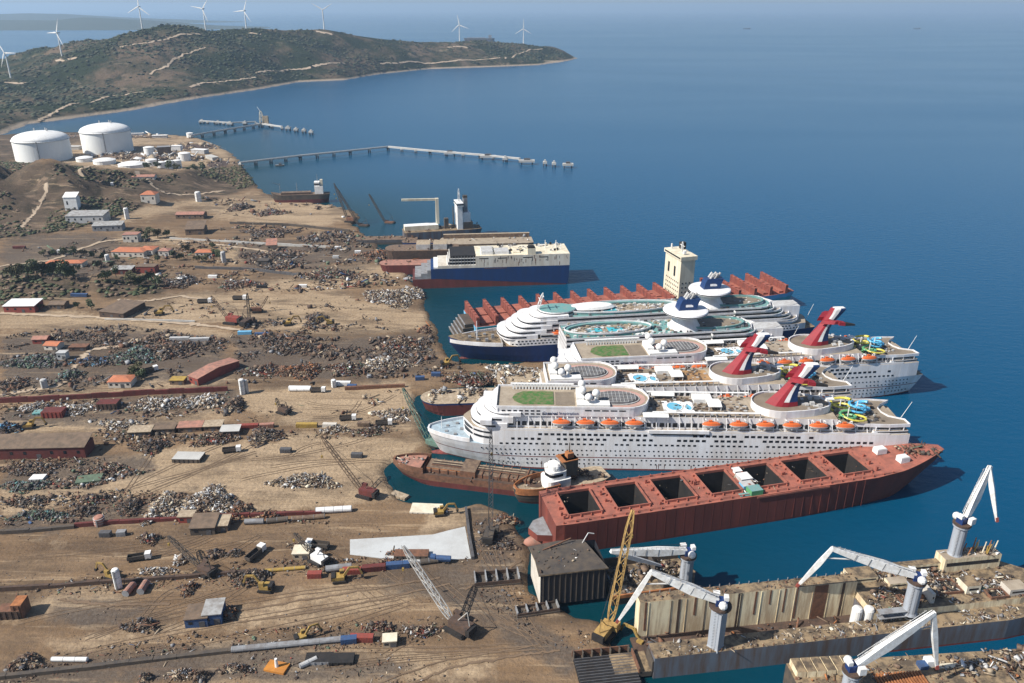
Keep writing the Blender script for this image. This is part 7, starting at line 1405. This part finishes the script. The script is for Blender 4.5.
# ================================================================ jetties
def jetty(pts, label, w=5, zt=6, dol=(), dl=14, step=24):
    W = [ptx(*p, zt) for p in pts]; o = empty('jetty', (W[0].x, W[0].y, 0), 0, label, 'jetty'); O = Vector((W[0].x, W[0].y, 0))
    for a, b in zip(W[:-1], W[1:]):
        mb = MB(['concrete', 'grey']); A, B_ = a - O, b - O; mb.beam(A, B_, w, 1.4, 0); mb.build('deck', o)
        mb = MB(['grey_light']); s = (B_ - A).normalized().cross(Vector((0, 0, 1))) * (w * .3); mb.tube(A + s + Vector((0, 0, 1.4)), B_ + s + Vector((0, 0, 1.4)), .6, .6, 6); mb.tube(A - s + Vector((0, 0, 1.4)), B_ - s + Vector((0, 0, 1.4)), .5, .5, 6); mb.build('pipeline', o)
        n = max(1, int((B_ - A).length / step))
        for i in range(n + 1):
            q = A.lerp(B_, i / n); mb = MB(['grey_dark', 'concrete']); mb.bx(q.x - 2.4, q.x + 2.4, q.y - 2.4, q.y + 2.4, zt - 2.6, zt - .6, 1); [mb.tube((q.x + dx, q.y + dy, -3), (q.x + dx, q.y + dy, zt - 2), .7, .7, 6) for dx in (-1.5, 1.5) for dy in (-1.5, 1.5)]; mb.build('pile_bent', o)
    for px, py, wd in dol:
        q = ptx(px, py, zt) - O; mb = MB(['concrete', 'grey_dark']); mb.bx(q.x - wd / 2, q.x + wd / 2, q.y - 5, q.y + 5, zt - 2.2, zt + .9, 0); [mb.tube((q.x + dx * wd, q.y + dy, -3), (q.x + dx * wd, q.y + dy, zt - 2), .9, .9, 6, 1) for dx in (-.35, .35) for dy in (-3, 3)]; mb.bx(q.x - wd * .2, q.x + wd * .2, q.y - 2, q.y + 2, zt + .9, zt + 3.5, 1 if wd > 12 else 0); mb.build('dolphin', o)
    return o
jetty([(240, 163), (300, 156), (350, 151), (388, 147), (430, 151), (480, 155), (520, 159)], 'long bent trestle jetty with pipelines crossing the bay', 5, 6, [(450, 152.5, 20), (488, 156, 26), (505, 158, 8), (527, 160.5, 24), (545, 162, 6), (554, 163, 6), (568, 164, 16)])
jetty([(190, 136), (225, 130), (262, 124), (282, 127)], 'shorter pier with a loading tower off the tank farm', 5, 6, [(264, 124, 30), (288, 127.5, 10), (296, 129, 8), (304, 130, 8), (311, 131.5, 8)])
jetty([(200, 121), (215, 122), (232, 123), (256, 122)], 'row of mooring dolphins joined to the loading tower pier', 3, 5, [(202, 121, 10), (218, 122, 9), (230, 123, 12), (245, 122.5, 8)], step=20)
p = ptx(262, 124, 6); o = empty('loading_tower', p, 0, 'tan loading tower on the shorter pier', 'tower'); mb = MB(['cream']); mb.lattice((0, 0, 0), (0, 0, 26), 8, 4, 0, 6, .7); mb.build('frame', o); mb = MB(['scrap_tan']); mb.bx(2, 14, -3, 3, 1, 16); mb.build('gangway_house', o); mb = MB(['white_plain']); mb.beam((0, 0, 24), (-6, 0, 34), .9); mb.build('arm', o)
o = empty('work_boat', ptx(275, 166, 0), R(10), 'tiny dark work boat inside the bay', 'boat'); H = Hull(14, 5, -1, 1.6, bow=.3, stern=.1, rake=1, srake=.5, sheer=.6); H.build(o, [(1.6, 'soot')], 'grey', 12); mb = MB(['grey_dark']); mb.bx(6, 10, -1.6, 1.6, 1.6, 4); mb.build('cabin', o)
# ================================================================ wind turbines
def turbine(bpx, bpy, hpx, hpy, Y, a0, yaw, label):
    x, y, z = ray(bpx, bpy, Y); h = ray(hpx, hpy, Y).z; x = (x + ray(hpx, hpy, Y).x) / 2; zg = hz(x, y); o = empty('wind_turbine', (x, y, zg - 1), R(yaw), label, 'wind turbine', 'wind turbines on the headland ridge'); hh = h - zg + 1
    mb = MB(['white_plain']); mb.tube((0, 0, 0), (0, 0, hh), 2.4, 1.4, 14); mb.build('tower', o); mb = MB(['white_plain']); mb.loft([[(-2, yy, hh + zz) for yy, zz in ((-1.8, -1), (1.8, -1), (1.8, 2.6), (-1.8, 2.6))], [(8, yy, hh + zz) for yy, zz in ((-1.3, -.6), (1.3, -.6), (1.3, 2.2), (-1.3, 2.2))]], 0, True); mb.build('nacelle', o)
    mb = MB(['white_plain']); mb.sphere((-3.4, 0, hh + .8), 1.9, 10); mb.build('hub', o)
    for k in range(3):
        a = R(a0 + 120 * k); u = Vector((0, math.cos(a), math.sin(a))); v = Vector((0, -math.sin(a), math.cos(a))); c = Vector((-3.6, 0, hh + .8)); mb = MB(['white_plain'])
        mb.loft([[c + u * r + v * w * .65, c + u * r + Vector((-.4, 0, 0)), c + u * r - v * w * .35, c + u * r + Vector((.4, 0, 0))] for r, w in ((1.2, 1.8), (6, 4.2), (20, 3.0), (36, 1.8), (46, .7))], 0, True); mb.build('blade', o)
for a in [(11, 82, 6, 53, 2340, 60, 70, 'leftmost wind turbine at the foot of the headland ridge'), (62, 59, 58, 33, 2520, 118, 60, 'second wind turbine from the left, on the lower ridge'), (143, 33, 139, 7, 2770, 95, 80, 'wind turbine left of the headland summit, third from the left'), (206, 32, 203, 9, 2990, 130, 75, 'wind turbine right of the headland summit, fourth from the left'), (247, 31, 244, 11, 3060, 115, 70, 'fifth wind turbine from the left, on the ridge past the summit'), (324, 32, 323, 10, 3320, 30, 90, 'wind turbine on the white pad in the middle of the ridge'), (460, 45, 459, 25, 3860, 80, 80, 'second wind turbine from the headland tip'), (524, 47, 523, 29, 4060, 90, 85, 'wind turbine nearest the headland tip')]: turbine(*a)
for px, py, w, lb in [(324, 33, 60, 'pale gravel pad under the middle turbine'), (458, 46, 90, 'pale gravel pad under the second turbine from the tip'), (14, 83, 50, 'pale pad of the leftmost turbine'), (66, 60, 60, 'pale pad of the second turbine'), (255, 33, 40, 'pale pad of the fifth turbine')]:
    c = hit(px, py + 1.2, hill_h); drape('gravel_pad', [(c[0] - w / 2, c[1]), (c[0] + w / 2, c[1] + 6)], 26, 'track', hill_h, 1.5, lb, 6)
# distant ships
for px, py, L, lb in [(464, 40.5, 230, 'far dark freighter anchored beyond the headland'), (43, 52.5, 55, 'tiny dark ship beyond the left ridge'), (743, 29, 90, 'faint tiny ship on the open sea, left'), (913, 29, 90, 'faint tiny ship on the open sea, right')]:
    p = ptx(px, py, 0); o = empty('far_ship', p, R(2), lb, 'ship'); H = Hull(L, L * .14, -2, L * .07, bow=.12, stern=.08, rake=4, srake=2, sheer=2); H.build(o, [(3, 'maroon'), (L * .07, 'soot')], 'rust_dark', 14); mb = MB(['grey']); mb.bx(L * .8, L * .9, -L * .05, L * .05, L * .07, L * .17); mb.bx(L * .1, L * .7, -L * .045, L * .045, L * .07, L * .09); mb.build('bridge', o)
